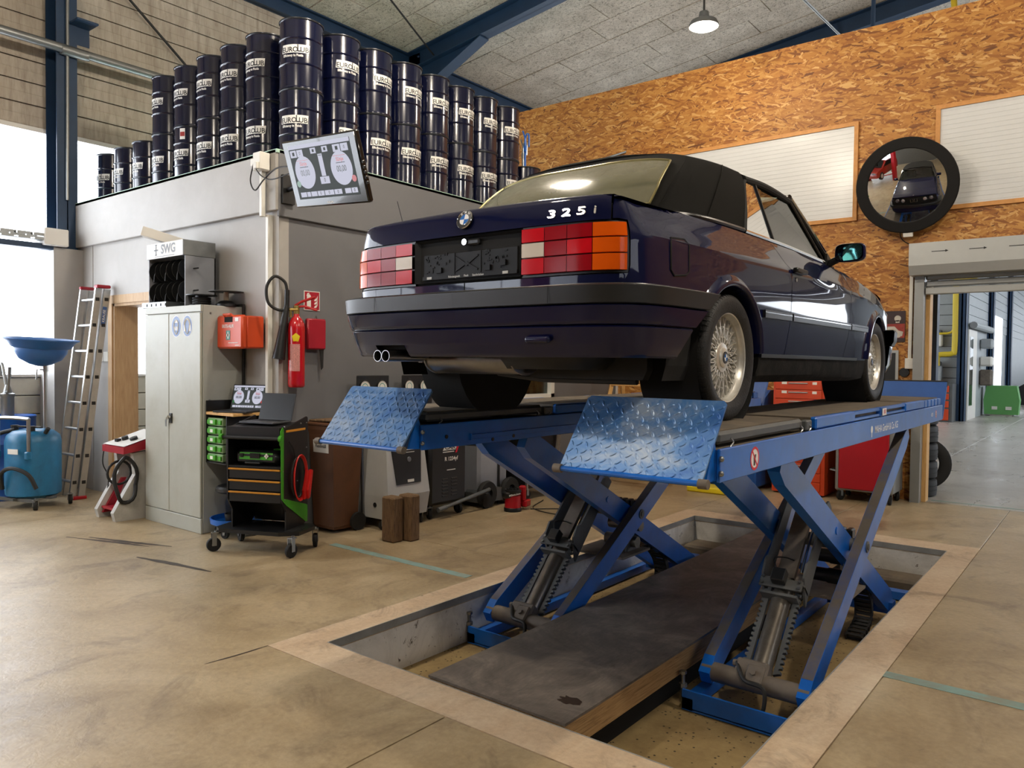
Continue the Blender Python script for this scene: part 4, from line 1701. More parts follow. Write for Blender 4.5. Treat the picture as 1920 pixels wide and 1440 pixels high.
# seam lines on the soft top
for side in (1, -1):
    bb = MB()
    bb.tube([(side*(p.x+.004), p.y-.002, p.z+.003) for p in lo[24]], .003, 5)
    bb.tube([(side*(p.x+.004), p.y-.002, p.z+.003) for p in lo[15]], .002, 5)
    ob('seam', bb, 'soft_top', st)
    bb = MB()
    bb.tube([(side*p.x, p.y, p.z+.002) for p in bs_], .012, 8)
    ob('base_rail', bb, 'trim_black', st)
    # side window rail and weather strip
    bb = MB()
    pr = [Vector((side*.716, .335, .892)), Vector((side*.69, .40, 1.0)), Vector((side*.645, .49, 1.14)), Vector((side*.630, .54, 1.178))]
    bb.tube(catmull(pr, 4), .012, 8)
    bb.tube(catmull([Vector((side*.630, .52, 1.182)), Vector((side*.632, .75, 1.195)), Vector((side*.622, 1.0, 1.200)), Vector((side*.607, 1.27, 1.198))], 5), .017, 8)
    ob('weather_strip', bb, 'black_rubber', st)
    # A pillar + windscreen frame
    bb = MB()
    pa = [Vector((side*.60, 1.29, 1.208)), Vector((side*.655, 1.50, 1.05)), Vector((side*.715, 1.735, .868))]
    bb.tube(catmull(pa, 6), [.017]*13, 8)
    ob('windscreen_pillar', bb, 'trim_black', car)
    bb = MB()
    bb.tube(catmull([p+Vector((side*.012, .012, .01)) for p in pa], 6), .007, 6)
    ob('pillar_chrome', bb, 'chrome', car)
    # glass
    q = [(.716, .345, .89), (.632, .535, 1.185), (.630, .655, 1.190), (.712, .735, .885)]
    bb = MB()
    bb.add([(side*x-.0, y, z) for x, y, z in q], [(0, 1, 2, 3)])
    ob('quarter_glass', bb, 'car_glass', car, None)
    q = [(.712, .745, .885), (.630, .665, 1.190), (.620, 1.0, 1.20), (.607, 1.25, 1.198), (.69, 1.545, .95), (.712, 1.60, .872)]
    bb = MB()
    bb.add([(side*x, y, z) for x, y, z in q], [(0, 1, 2, 3, 4, 5)])
    ob('door_glass', bb, 'car_glass', car, None)
    q = [(.607, 1.265, 1.195), (.712, 1.615, .872), (.715, 1.72, .868), (.69, 1.63, .955)]
    bb = MB()
    bb.add([(side*x, y, z) for x, y, z in q], [(0, 1, 2, 3)])
    ob('vent_glass', bb, 'car_glass', car, None)
    bb = MB()
    bb.tube([(side*.715, .74, .885), (side*.672, .70, 1.04), (side*.632, .66, 1.192)], .007, 6)
    ob('window_divider', bb, 'trim_black', car)
    bb = MB()
    bb.tube([(side*.714, 1.607, .872), (side*.612, 1.262, 1.198)], .009, 6)
    ob('window_divider', bb, 'trim_black', car)
# windscreen
bb = MB()
rows = []
for t_ in (0, .5, 1):
    xw = .60+(.715-.60)*t_
    rows.append([(x*xw, 1.30+.44*t_+.10*(1-x*x), 1.212-(.345)*t_-.0) for x in [-1+2*k/12 for k in range(13)]])
bb.grid(rows)
ob('windscreen', bb, 'car_glass', car, 60)
bb = MB()
bb.tube([(x*.605, 1.295+.10*(1-x*x), 1.222) for x in [-1+2*k/12 for k in range(13)]], .022, 8)
ob('windscreen_header', bb, 'trim_black', car)
# interior
bb = MB()
bb.box(-.69, .69, -.1, 1.8, .32, .42)
ob('cabin_floor', bb, 'seat_leather', car, None)
for x in (-.36, .36):
    bb = MB()
    bb.cbox(x-.25, x+.25, .65, 1.15, .42, .60, .06)
    bb.T = Matrix.Translation((x, .66, .55)) @ Matrix.Rotation(R(14), 4, 'X')
    bb.cbox(-.24, .24, -.08, .08, -.02, .44, .06)
    bb.cbox(-.13, .13, -.05, .05, .47, .63, .045)
    bb.box(-.06, -.05, -.01, .01, .4, .5).box(.05, .06, -.01, .01, .4, .5)
    ob('front_seat', bb, 'seat_leather', car, 60)
bb = MB()
bb.cbox(-.6, .6, .0, .45, .42, .62, .06).cbox(-.6, .6, -.12, .05, .5, .90, .06)
ob('rear_seat', bb, 'seat_leather', car, 60)
bb = MB()
bb.cbox(-.69, .69, 1.42, 1.75, .55, .86, .06)
ob('dashboard', bb, 'seat_leather', car, 60)
bb = MB()
bb.tube([(-.36+.18*math.cos(a), 1.30+.05*math.sin(a), .78+.17*math.sin(a)) for a in [2*PI*k/24 for k in range(24)]], .014, 8, True)
ob('steering_wheel', bb, 'black_plastic', car)
for side in (1, -1):
    bb = MB()
    bb.box(side*.70-.02, side*.70+.02, .3, 1.8, .40, .868)
    ob('door_lining', bb, 'seat_leather', car, None)
    # door mirror
    c = Vector((side*.86, 1.60, .925))
    bb = MB()
    rows = []
    for t_, k in ((0, .90), (.012, .985), (.03, 1.0), (.06, .92), (.085, .72), (.10, .4)):
        rr = []
        for i in range(24):
            a = 2*PI*i/24
            ca, sa = math.cos(a), math.sin(a)
            rr.append((c.x+side*.088*k*math.copysign(abs(ca)**.5, ca), c.y+t_, c.z+.056*k*math.copysign(abs(sa)**.5, sa)-.0))
        rows.append(rr)
    bb.grid(rows, True)
    bb.f.append(tuple(range(5*24, 6*24)))
    mr = ob('door_mirror', bb, 'car_paint', car, 50)
    bb = MB()
    bb.prism([(1.60, .83), (1.70, .83), (1.69, .90), (1.62, .93)], side*.715, side*.73, 'x')
    bb.tube([(side*.72, 1.65, .865), (side*.80, 1.64, .90)], .022, 8)
    ob('mirror_foot', bb, 'trim_black', mr, 40)
    bb = MB()
    rr = []
    for i in range(24):
        a = 2*PI*i/24
        ca, sa = math.cos(a), math.sin(a)
        rr.append((c.x+side*.076*math.copysign(abs(ca)**.5, ca), c.y-.003, c.z+.046*math.copysign(abs(sa)**.5, sa)))
    # the glass is turned towards the driver
    rr = [(p[0], p[1]+.012+side*(p[0]-c.x)*-.36, p[2]) for p in rr]
    bb.add(rr+[c+Vector((0, .009, 0))], [(i, (i+1) % 24, 24) for i in range(24)])
    ob('mirror_glass', bb, 'mirror_blue', mr, 60)
    # door handle and lock
    bb = MB()
    p = S(sy(.83), .735, .012, side)
    bb.cbox(p.x-.016, p.x+.012, p.y-.085, p.y+.085, p.z-.012, p.z+.014, .006)
    ob('door_handle', bb, 'trim_black', car, 40)
    bb = MB()
    p = S(sy(.80), .69, .0, side)
    bb.cyl(p+Vector((-side*.01, 0, 0)), p+Vector((side*.004, 0, 0)), .011, n=14)
    ob('door_lock', bb, 'steel', car)
# car tilts with the lift: none
# ------------------------------------------------------------------ scissor lift
lift = thing('scissor_lift', (0, 0, 0), 'blue double scissor lift raised out of the floor pit under the car', 'car lift')
mat('deck_dust', '#6b6051', .75, var=.2, scale=8, dirt='#3c3a37', dirtamt=.6, dscale=5)
mat('sign_red', '#d0102c', .4)
mat('sign_white', '#efefef', .4)
mat('sign_black', '#161616', .4)
mat('cyl_steel', '#7d776e', .3, metal=.55, var=.2, dirt='#3b342c', dirtamt=.6)
mat('grime', '#675e54', .7, var=.25, scale=8)
mat('chain_black', '#191817', .6, var=.3)
RZ0, RZ1 = 1.075, 1.193        # rail bottom/top
LY0, LY1 = 2.63, 7.09
def platform(xo, xi, outer):
    """xo: outer face x, xi: inner face x, outer: +1 when the outer side faces +x"""
    lo, hi = min(xo, xi), max(xo, xi)
    b = MB()
    b.box(lo+.02, hi-.02, LY0+.01, LY1-.01, RZ1-.03, RZ1)
    pf = ob('platform', b, 'deck_dust', lift, None)
    for x0, x1 in ((lo, lo+.014), (hi-.014, hi)):
        bb = MB()
        bb.cbox(x0, x1, LY0, LY1, RZ0, RZ1+.004, .003)
        ob('side_rail', bb, 'lift_blue', pf, None)
    for y in (LY0, LY1-.012):
        bb = MB()
        bb.box(lo+.014, hi-.014, y, y+.012, RZ0+.01, RZ1)
        ob('end_plate', bb, 'lift_blue_dark', pf, None)
    bb = MB()
    for x in (lo-.012, hi+.0):
        for (y, z) in ((LY0+.0, RZ0+.035), (LY0, RZ1-.03)):
            bb.sphere((x+.006, LY0-.002, z), .011, 8, 6)
    obs('end_bolts', bb, 'zinc', pf)
    # rear slip plate
    z1 = 1.256
    bb = MB()
    bb.cbox(lo+.035, hi-.035, LY0+.07, 3.66, RZ1+.012, z1-.004, .012)
    sp = ob('slip_plate', bb, 'anthracite', pf, None)
    bb = MB()
    bb.box(lo+.05, hi-.05, LY0+.085, 3.65, z1-.004, z1)
    ob('slip_surface', bb, 'deck_dust', sp, None)
    for s_, x in ((-1, lo+.035), (1, hi-.035)):
        bb = MB()
        bb.cbox(x-.018, x+.018, 3.66, 3.74, RZ1+.004, z1-.01, .006)
        ob('slip_stop', bb, 'anthracite', sp, None)
        bb = MB()
        for y in (LY0+.14, 3.58, 3.70):
            bb.tube(catmull([(x+s_*.016, y, z1-.03), (x+s_*.022, y+.012, z1-.045), (x+s_*.018, y-.004, z1-.06), (x+s_*.022, y+.01, z1-.075), (x+s_*.02, y, z1-.09)], 4), .0035, 5)
        obs('pin_chain', bb, 'zinc', sp)
    # front jacking deck with blue side blocks
    bb = MB()
    bb.box(lo+.03, hi-.03, 3.76, 5.9, RZ1+.02, z1)
    fd = ob('deck_plate', bb, 'deck_dust', pf, None)
    bb = MB()
    bb.box(lo+.03, hi-.03, 5.93, LY1-.08, RZ1+.02, z1+.002)
    ob('front_deck_plate', bb, 'deck_dust', pf, None)
    for x in (lo, hi-.045):
        for (y0, y1) in ((3.76, 4.45), (5.72, 6.35)):
            bb = MB()
            bb.cbox(x+.004, x+.042, y0, y1, RZ1+.006, z1+.001, .008)
            ob('side_block', bb, 'lift_blue', pf, None)
        bb = MB()
        bb.box(x+.008, x+.036, 4.45, 5.72, RZ1+.010, RZ1+.024).box(x+.008, x+.036, 4.45, 5.72, z1-.02, z1-.002)
        ob('guide_channel', bb, 'lift_blue', pf, None)
        bb = MB()
        bb.box(x+.002, x+.04, 5.02, 5.16, RZ1+.008, z1-.001)
        ob('label_block', bb, 'lift_blue', pf, None)
        for k in range(5):
            bb = MB()
            bb.cbox(x+.006, x+.04, 6.37+k*.135, 6.37+k*.135+.105, RZ1+.006, z1-.004, .004)
            ob('stop_block', bb, 'lift_blue', pf, None)
    # run-up flap with raised lugs
    A, B_ = Vector((0, 2.50, 1.092)), Vector((0, 2.712, 1.368))
    d = (B_-A).normalized()
    nn = Vector((0, -d.z, d.y))
    L_ = (B_-A).length
    T = Matrix(((1, 0, 0, lo+.01), (0, d.y, nn.y, A.y), (0, d.z, nn.z, A.z), (0, 0, 0, 1)))
    W_ = hi-lo-.02
    bb = MB(T)
    bb.prism([(0, 0), (W_, 0), (W_, L_-.012), (W_-.012, L_), (.012, L_), (0, L_-.012)], -.008, 0, 'z')
    fp = ob('flap', bb, 'lift_blue_worn', lift, None)
    bb = MB(T)
    p_ = .0335
    for i in range(int(W_/p_)+1):
        for j in range(int(L_/p_)+1):
            cx, cy_ = .015+i*p_, .012+j*p_
            if cx > W_-.012 or cy_ > L_-.010:
                continue
            an = R(38) if (i+j) % 2 == 0 else R(-58)
            ca, sa = math.cos(an), math.sin(an)
            l_, w_ = .0175, .0058
            ring = [(l_*math.cos(t_), w_*math.sin(t_)) for t_ in [2*PI*k/8 for k in range(8)]]
            vs = [(cx+x*ca-y*sa, cy_+x*sa+y*ca, 0) for x, y in ring]+[(cx+(x*ca-y*sa)*.55, cy_+(x*sa+y*ca)*.55, .003) for x, y in ring]
            bb.add(vs, [(k, (k+1) % 8, 8+(k+1) % 8, 8+k) for k in range(8)]+[tuple(range(8, 16))])
    ob('tread_lugs', bb, 'lift_blue_worn', fp, None, kind='stuff')
    bb = MB()
    bb.tube([(lo+.0, 2.497, 1.087), (hi-.0, 2.497, 1.087)], .011, 10)
    ob('flap_bar', bb, 'lift_blue', fp)
    for x in (lo-.012, hi-.02):
        bb = MB()
        bb.cyl((x, 2.497, 1.087), (x+.035, 2.497, 1.087), .0175, n=14)
        ob('flap_roller', bb, 'grime', fp)
    for x in (lo+.02, hi-.03):
        bb = MB()
        bb.prism([(2.56, 1.085), (2.64, 1.08), (2.64, 1.19), (2.62, 1.24)], x, x+.01, 'x')
        ob('flap_bracket', bb, 'lift_blue', fp, None)
    # front stop flap
    bb = MB()
    bb.prism([(7.09, 1.08), (7.12, 1.08), (7.30, 1.375), (7.29, 1.39), (7.27, 1.385)], lo, hi, 'x')
    ob('front_flap', bb, 'lift_blue_dark', lift, None)
    bb = MB()
    bb.prism([(7.262, 1.36), (7.268, 1.385), (7.288, 1.391), (7.303, 1.376), (7.285, 1.345), (7.255, 1.34)], lo-.002, hi+.002, 'x')
    ob('flap_edge_guard', bb, 'black_rubber', lift, None)
    return pf
PFR = platform(-1.115, -1.735, 1)
PFL = platform(-3.235, -2.615, -1)
# markings on the near rail
xr = -1.1145
TS = lambda y, z: M3((xr, y, z), (0, 1, 0), (0, 0, 1))
text('rail_lettering', 'MAHA GmbH & Co. KG', .062, TS(4.87, 1.128), 'sign_white', PFR, .0006, 'LEFT', .95)
bb = MB(TS(4.80, 1.135))
bb.lathe([(0, 0), (.022, 0)], n=20)
bb.box(-.006, .006, -.045, -.02, -.0002, .0002)
ob('rail_logo', bb, 'sign_white', PFR, None)
def ban(y, z, r):
    bb = MB(TS(y, z))
    bb.lathe([(0, .0002), (r, .0002)], n=28)
    o = ob('prohibition_sign', bb, 'sign_white', PFR, None)
    bb = MB(TS(y, z))
    bb.lathe([(r*.78, .0006), (r, .0006)], n=28)
    bb.T = TS(y, z) @ Matrix.Rotation(R(-50), 4, 'Z')
    bb.box(-r*.9, r*.9, -r*.09, r*.09, .0005, .0007)
    ob('sign_ring', bb, 'sign_red', o, None)
    bb = MB(TS(y, z))
    bb.prism([(-.012, -r*.6), (.004, -r*.6), (.01, .0), (.016, r*.3), (.002, r*.35), (-.012, r*.1)], .0003, .0004, 'z')
    ob('sign_figure', bb, 'sign_black', o, None)
ban(2.965, 1.135, .047)
ban(6.80, 1.135, .030)
text('rail_code', '4230', .04, TS(6.64, 1.135), 'sign_white', PFR, .0004)
bb = MB()
bb.box(-1.1135, -1.1125, 5.04, 5.14, 1.206, 1.248)
ob('red_label', bb, 'sign_white', PFR, None)
text('label_print', '180', .035, M3((-1.112, 5.09, 1.227), (0, 1, 0), (0, 0, 1)), 'sign_red', PFR, .0008)
# inner rail slot + holes on the far platform
bb = MB()
bb.box(-2.6155, -2.612, 2.98, 5.2, 1.100, 1.103).box(-2.6155, -2.604, 2.98, 5.2, 1.124, 1.128).box(-2.6155, -2.604, 2.975, 2.985, 1.10, 1.135)
ob('inner_rail_lip', bb, 'lift_blue', PFL, None)
bb = MB()
for y, z in ((2.80, 1.13), (3.16, 1.092), (3.34, 1.098)):
    bb.cyl((-2.616, y, z), (-2.611, y, z), .010, n=10)
obs('inner_rail_bolts', bb, 'sign_black', PFL)

def arm(x0, x1, p, q, h, nm, cut=True):
    """box-section lever between two (y,z) points"""
    p, q = Vector(p), Vector(q)
    d = (q-p).normalized()
    n_ = Vector((-d.y, d.x))
    e0, e1 = p-d*.05, q+d*.05
    pol = [e0-n_*h*.3, e0+d*.10-n_*h*.5, e1-d*.10-n_*h*.5, e1-n_*h*.3, e1+n_*h*.3, e1-d*.10+n_*h*.5, e0+d*.10+n_*h*.5, e0+n_*h*.3]
    bb = MB()
    bb.prism([(v.x, v.y) for v in pol], x0, x1, 'x')
    o = ob(nm, bb, 'lift_blue', lift, None)
    # dusty top edge
    up_ = n_ if n_.y > 0 else -n_
    a, c = e0+d*.10+up_*(h*.5+.0012), e1-d*.10+up_*(h*.5+.0012)
    bb = MB()
    bb.add([(x0+.002, a.x, a.y), (x1-.002, a.x, a.y), (x1-.002, c.x, c.y), (x0+.002, c.x, c.y)], [(0, 1, 2, 3)])
    ob('dust_film', bb, 'lift_dust', o, None)
    return o
def scissor(xc):
    s_ = 1
    P1, Q1 = (3.86, -.13), (5.90, 1.02)      # outer pair: low at the near end
    P2, Q2 = (3.66, 1.02), (5.95, -.17)      # inner pair: high at the near end
    cx = ((P1[0]+Q1[0])/2, (P1[1]+Q1[1])/2)
    for k in (-1, 1):
        xo = xc+k*.255
        o = arm(xo-.03, xo+.03, P1, Q1, .125, 'outer_lever')
        bb = MB()
        bb.cyl((xo+.03, 4.86, .435), (xo+.036, 4.86, .435), .034, n=18).cyl((xo+.03, 4.86, .435), (xo+.042, 4.86, .435), .018, n=12)
        bb.cyl((xo+.0301, 3.87, -.11), (xo+.031, 3.87, -.11), .02, n=12)
        ob('pivot_cap', bb, 'anthracite', o)
        xi = xc+k*.165
        o = arm(xi-.03, xi+.03, P2, Q2, .15, 'inner_lever')
        bb = MB()
        bb.cyl((xi+.03, 4.55, .57), (xi+.036, 4.55, .57), .022, n=14)
        ob('weld_boss', bb, 'lift_blue', o)
    b = MB()
    b.cyl((xc-.28, 3.86, -.13), (xc+.28, 3.86, -.13), .05, n=16)
    ob('lower_pivot_tube', b, 'grime', lift)
    b = MB()
    b.cyl((xc-.24, 4.86, .435), (xc+.24, 4.86, .435), .04, n=16)
    ob('centre_shaft', b, 'anthracite', lift)
    b = MB()
    b.box(xc-.22, xc+.22, 5.88, 5.98, -.24, -.16)
    ob('roller_shaft', b, 'lift_blue_dark', lift, None)
    # base frame
    b = MB()
    b.box(xc-.33, xc+.30, 3.70, 3.715, -.295, -.20).box(xc-.33, xc+.30, 3.70, 3.90, -.305, -.29)
    b.box(xc-.33, xc-.27, 3.70, 6.6, -.30, -.24).box(xc+.25, xc+.30, 3.9, 6.6, -.30, -.24).box(xc-.33, xc+.3, 6.5, 6.6, -.30, -.24)
    bf = ob('base_frame', b, 'lift_blue', lift, None)
    b = MB()
    b.cyl((xc-.34, 3.73, -.31), (xc-.34, 3.73, -.13), .011, n=10).cyl((xc-.34, 3.73, -.13), (xc-.34, 3.73, -.115), .02, n=6).cyl((xc-.34, 3.73, -.20), (xc-.34, 3.73, -.18), .022, n=6)
    ob('levelling_screw', b, 'zinc', bf)
    b = MB()
    b.cbox(xc-.28, xc+.26, 6.72, 7.02, -.31, -.20, .02)
    b.box(xc-.08, xc+.02, 6.8, 6.9, -.20, -.199)
    ob('valve_box', b, 'deck_dust', lift, None)
    # hydraulic cylinder, ratchets and housing along one axis
    a, c = Vector((xc, 3.93, -.10)), Vector((xc, 4.80, .80))
    d = (c-a).normalized()
    Lc = (c-a).length
    n_ = Vector((0, -d.z, d.y))            # towards camera/up
    T = Matrix(((1, 0, 0, a.x), (0, d.y, n_.y, a.y), (0, d.z, n_.z, a.z), (0, 0, 0, 1)))
    bb = MB(T)
    bb.lathe([(0, .0), (.052, .0), (.052, .55), (0, .55)], (0, 0, 0), (0, 1, 0), 24)
    cyl_ = ob('hydraulic_cylinder', bb, 'cyl_steel', lift)
    for k in (-1, 1):
        bb = MB(T)
        pol = [(k*.066, .0)]
        n_t = 17
        for i in range(n_t):
            y = .01+i*.030
            pol += [(k*.088, y), (k*.102, y+.004), (k*.102, y+.017), (k*.086, y+.020)]
        pol += [(k*.086, .54), (k*.066, .54)]
        bb.prism(pol, -.012, .012, 'z')
        ob('ratchet_bar', bb, 'anthracite', cyl_, None)
        bb = MB(T)
        bb.prism([(.44, -.05), (.50, .045), (.54, .085), (.62, .10), (.66, .07), (1.06, .055), (1.10, .03), (1.10, -.04)], k*.112-.006, k*.112+.006, 'x')
        ob('housing_side', bb, 'anthracite', cyl_, None)
    bb = MB(T)
    bb.box(-.10, .10, .42, .435, .0, .075).box(-.118, .118, .50, .512, -.03, .075)
    bb.box(-.115, .115, .46, .52, .07, .082)
    ob('housing_flange', bb, 'anthracite', cyl_, None)
    bb = MB(T)
    bb.cbox(-.045, .03, .475, .555, .082, .14, .006)
    ob('sensor_box', bb, 'black_satin', cyl_)
    bb = MB(T)
    bb.box(-.048, .05, .55, 1.09, .02, .05)
    ob('housing_cover', bb, 'grime', cyl_, None)
    bb = MB(T)
    bb.cyl((.072, .60, .03), (.072, .92, .03), .008, n=8)
    ob('piston_rod', bb, 'chrome', cyl_)
    bb = MB(T)
    for x in (-.1, .1):
        for y in (.475, .515):
            bb.cyl((x, y, .08), (x, y, .092), .009, n=6)
    obs('flange_bolts', bb, 'zinc', cyl_, None)
    bb = MB(T)
    bb.cbox(-.11, .06, -.06, .03, -.01, .075, .01).cbox(-.04, .05, -.10, .0, .03, .095, .008).cyl((-.13, .0, .05), (-.06, .0, .05), .018, n=10)
    bb.cyl((.0, -.05, .095), (.0, -.05, .108), .016, n=6)
    ob('cylinder_clevis', bb, 'grime', cyl_, None)
    bb = MB(T)
    bb.tube(catmull([(-.11, .0, .06), (-.03, -.1, .10), (.07, -.12, .10), (.085, -.2, .06), (.05, -.27, .0), (-.02, -.26, -.03)], 6), .011, 8)
    ob('hydraulic_hose', bb, 'cable_black', cyl_)
    bb = MB(T)
    bb.tube(catmull([(-.03, .55, .11), (-.06, .62, .11), (-.02, .66, .07), (.03, .655, .06)], 5), .004, 6)
    ob('sensor_wire', bb, 'cable_black', cyl_)
    # motors on a cross plate
    bb = MB()
    bb.box(xc-.20, xc+.22, 4.72, 5.12, .12, .135)
    mp_ = ob('cross_plate', bb, 'grime', lift, None)
    for z, y in ((.32, 4.98), (.21, 4.93)):
        bb = MB()
        bb.lathe([(0, 0), (.042, 0), (.042, .09), (.047, .09), (.047, .16), (.040, .17), (.040, .26), (0, .26)], (xc-.04, y, z), (1, 0, 0), 20)
        ob('hydraulic_valve', bb, 'black_satin' if xc > -2 else 'cyl_steel', mp_)
    bb = MB()
    bb.cbox(xc+.15, xc+.175, 4.86, 5.05, .14, .38, .006)
    ob('valve_bracket', bb, 'anthracite', mp_, None)
    bb = MB()
    for k in range(4):
        bb.cbox(xc-.02+k*.05, xc+.02+k*.05, 4.98, 5.06, .40+.0, .50, .008)
    obs('switch_row', bb, 'black_plastic', mp_, None)
    # energy chain
    pts = catmull([(xc+.10, 5.10, .12), (xc+.11, 5.32, .10), (xc+.12, 5.48, -.04), (xc+.12, 5.50, -.20), (xc+.10, 5.35, -.29)], 5)
    for i in range(len(pts)-1):
        p, q = pts[i], pts[i+1]
        dd = (q-p)
        Tc = M3((p+q)/2, (1, 0, 0), dd)
        bb = MB(Tc)
        h = dd.length*.46
        bb.box(-.055, -.045, -h, h, -.02, .02).box(.045, .055, -h, h, -.02, .02).box(-.05, .05, -h*.6, h*.6, .012, .02).box(-.05, .05, -h*.6, h*.6, -.02, -.012)
        ob('chain_link', bb, 'chain_black', lift, None)
scissor(-1.425)
scissor(-2.925)

# loose things in the pit
bb = MB()
bb.box(-2.59, -1.79, 2.66, 7.10, -.028, -.016)
pc = thing('pit_cover', (0, 0, 0), 'long dark worn plank cover with raw timber edges lying between the lift scissors', 'cover plank')
ob('top_sheet', bb, 'worn_plank_top', pc, None)
bb = MB()
bb.box(-2.585, -1.795, 2.665, 7.095, -.15, -.028)
ob('timber_core', bb, 'plank_edge', pc, None)
for x in (-2.5, -1.95):
    bb = MB()
    bb.box(x, x+.08, 2.7, 7.05, -.31, -.15)
    ob('bearer', bb, 'dark_void', pc, None)
bb = MB()
ring = []
for k in range(22):
    a = 2*PI*k/22
    r_ = .045*(.7+.6*random.random())
    ring.append((-1.90+r_*math.cos(a)*1.2, 2.86+r_*math.sin(a)*.8, -.0150))
bb.add(ring, [tuple(range(22))])
ob('oil_spot', bb, 'oil_stain', pc, None)
# ------------------------------------------------------------------ oil drums on the booth roof
mat('drum_blue', '#080d28', .2, coat=.6, var=.05)
mat('drum_rim', '#2a2c30', .3, metal=.5)
mat('label_white', '#e3e1db', .45)
mat('label_ink', '#14161c', .45)
mat('sticker_red', '#9c2a22', .5)
DR = .1925
def cylwrap(vs, r, z0, phi0=0.):
    return [(r*math.cos(phi0+v.x/DR), r*math.sin(phi0+v.x/DR), z0+v.y) for v in vs]
drum = thing('oil_drum', (0, 0, 0), '', 'oil drum', 'oil drums on the booth roof')
b = MB()
b.lathe([(0, .012), (DR-.012, .012), (DR-.008, 0), (DR+.004, 0), (DR+.005, .010), (DR-.002, .018), (DR-.002, .20), (DR+.006, .207), (DR+.007, .213), (DR-.002, .222), (DR-.002, .422), (DR+.006, .429), (DR+.007, .435), (DR-.002, .444),
         (DR-.003, .592), (DR+.003, .597)], n=36)
ob('body', b, 'drum_blue', drum, 40)
b = MB()
b.lathe([(DR+.002, .595), (DR+.005, .600), (DR+.005, .608), (DR-.002, .611), (DR-.009, .606), (DR-.012, .594), (0, .594)], n=36)
ob('lid_rim', b, 'drum_rim', drum, 40)
b = MB()
b.cyl((.12, 0, .594), (.12, 0, .606), .03, n=14).cyl((-.12, .02, .594), (-.12, .02, .604), .016, n=12)
ob('bung', b, 'drum_rim', drum)
b = MB()
n = 16
hw = .128
rows = [[((DR+.0006)*math.cos((-hw+2*hw*k/n+sk)/DR), (DR+.0006)*math.sin((-hw+2*hw*k/n+sk)/DR), z) for k in range(n+1)] for z, sk in ((.300, -.004), (.372, .004))]
b.grid(rows)
lb = ob('brand_label', b, 'label_white', drum, 60)
b = MB()
for body, xo, size, zz in (('EURO', -.048, .062, .326), ('L', .037, .088, .336), ('UB', .085, .062, .326)):
    vs, fs = text_mb(body, size, .0012)
    b.add(cylwrap([Vector((v.x*(.96 if body != 'L' else .8)+xo, v.y, 0)) for v in vs], DR+.0012, zz), fs)
ob('brand_lettering', b, 'label_ink', lb, None, recalc=False)
b = MB()
vs, fs = text_mb('Efficiency in Fluids', .030, .0009)
b.add(cylwrap([Vector((v.x*.86-.02, v.y, 0)) for v in vs], DR+.0008, .277), fs)
ob('slogan_lettering', b, 'label_white', drum, None, recalc=False)
me_stick = MB()
rows = [[((DR+.0008)*math.cos(.95+(-.03+.06*k/4)/DR), (DR+.0008)*math.sin(.95+(-.03+.06*k/4)/DR), z) for k in range(5)] for z in (.47, .58)]
me_stick.grid(rows)
me_stick = me_of(me_stick, 'product_sticker', 60)
me_stick.materials.append(MATS['label_white'])
bb = MB()
bb.grid([[((DR+.0014)*math.cos(.95+(-.026+.052*k/4)/DR), (DR+.0014)*math.sin(.95+(-.026+.052*k/4)/DR), z) for k in range(5)] for z in (.50, .545)])
me_pic = me_of(bb, 'sticker_picture', 60)
me_pic.materials.append(MATS['sticker_red'])
ORD = ['first', 'second', 'third', 'fourth', 'fifth', 'sixth', 'seventh', 'eighth', 'ninth']
first = True
def put(x, y, z, phi, label, sticker=False):
    global first
    if first:
        o = drum
        o.location = (x, y, z)
        o.rotation_euler = (0, 0, phi)
        o['label'] = label
        first = False
    else:
        o = dup(drum, (x, y, z), phi, label)
    if sticker:
        s_ = ob('product_sticker', me_stick, None, o)
        ob('sticker_picture', me_pic, None, s_)
spec = []
for lv in (0, 1):
    wd = ('lower', 'upper')[lv]
    z = BT+.001+lv*.6115
    spec.append((-5.84, 4.31, z, R(-57+lv*3), f'{wd} dark blue oil drum of the corner stack behind the wall monitor', False))
    for i, x in enumerate((-6.36, -6.79, -7.22, -7.66, -8.12)):
        spec.append((x, 4.31, z, R(-80-i*3+random.uniform(-6, 6)), f'{wd} dark blue oil drum, {ORD[i]} stack left of the corner stack', i == 3 and lv == 0))
    for i, y in enumerate((4.735, 5.145, 5.56, 5.97, 6.38, 6.79, 7.20)):
        spec.append((-5.84, y, z, R(-4+random.uniform(-5, 7)), f'{wd} dark blue oil drum, {ORD[i]} stack right of the corner stack', False))
for i, x in enumerate((-8.56, -9.0, -9.45)):
    spec.append((x, 4.31, BT+.001, R(-92-i*2+(18 if i == 2 else 0)), f'single dark blue oil drum on the booth roof, {["rightmost", "middle", "leftmost"][i]} of three before the window', False))
spec.append((-5.84, 7.63, BT+.001, R(20), 'single dark blue oil drum with hand pumps stuck in its top beside the last stack', False))
spec.append((-5.86, 8.06, BT+.001, R(30), 'single dark blue oil drum farthest right on the booth roof', False))
for s_ in spec:
    put(*s_)
# product stickers on the three upper right-hand stacks face the camera's left
for nm, o in list(bpy.data.objects.items()):
    if nm.startswith('oil_drum') and 'upper' in o.get('label', '') and 'right of' in o['label'] and any(w_ in o['label'] for w_ in ('second', 'third', 'fourth')):
        s_ = ob('product_sticker', me_stick, None, o)
        s_.rotation_euler = (0, 0, R(-142))
        p_ = ob('sticker_picture', me_pic, None, s_)
for o in bpy.data.objects:
    if o.name.startswith('product_sticker') and o.parent and 'fourth stack left' in o.parent.get('label', ''):
        o.rotation_euler = (0, 0, R(-35))
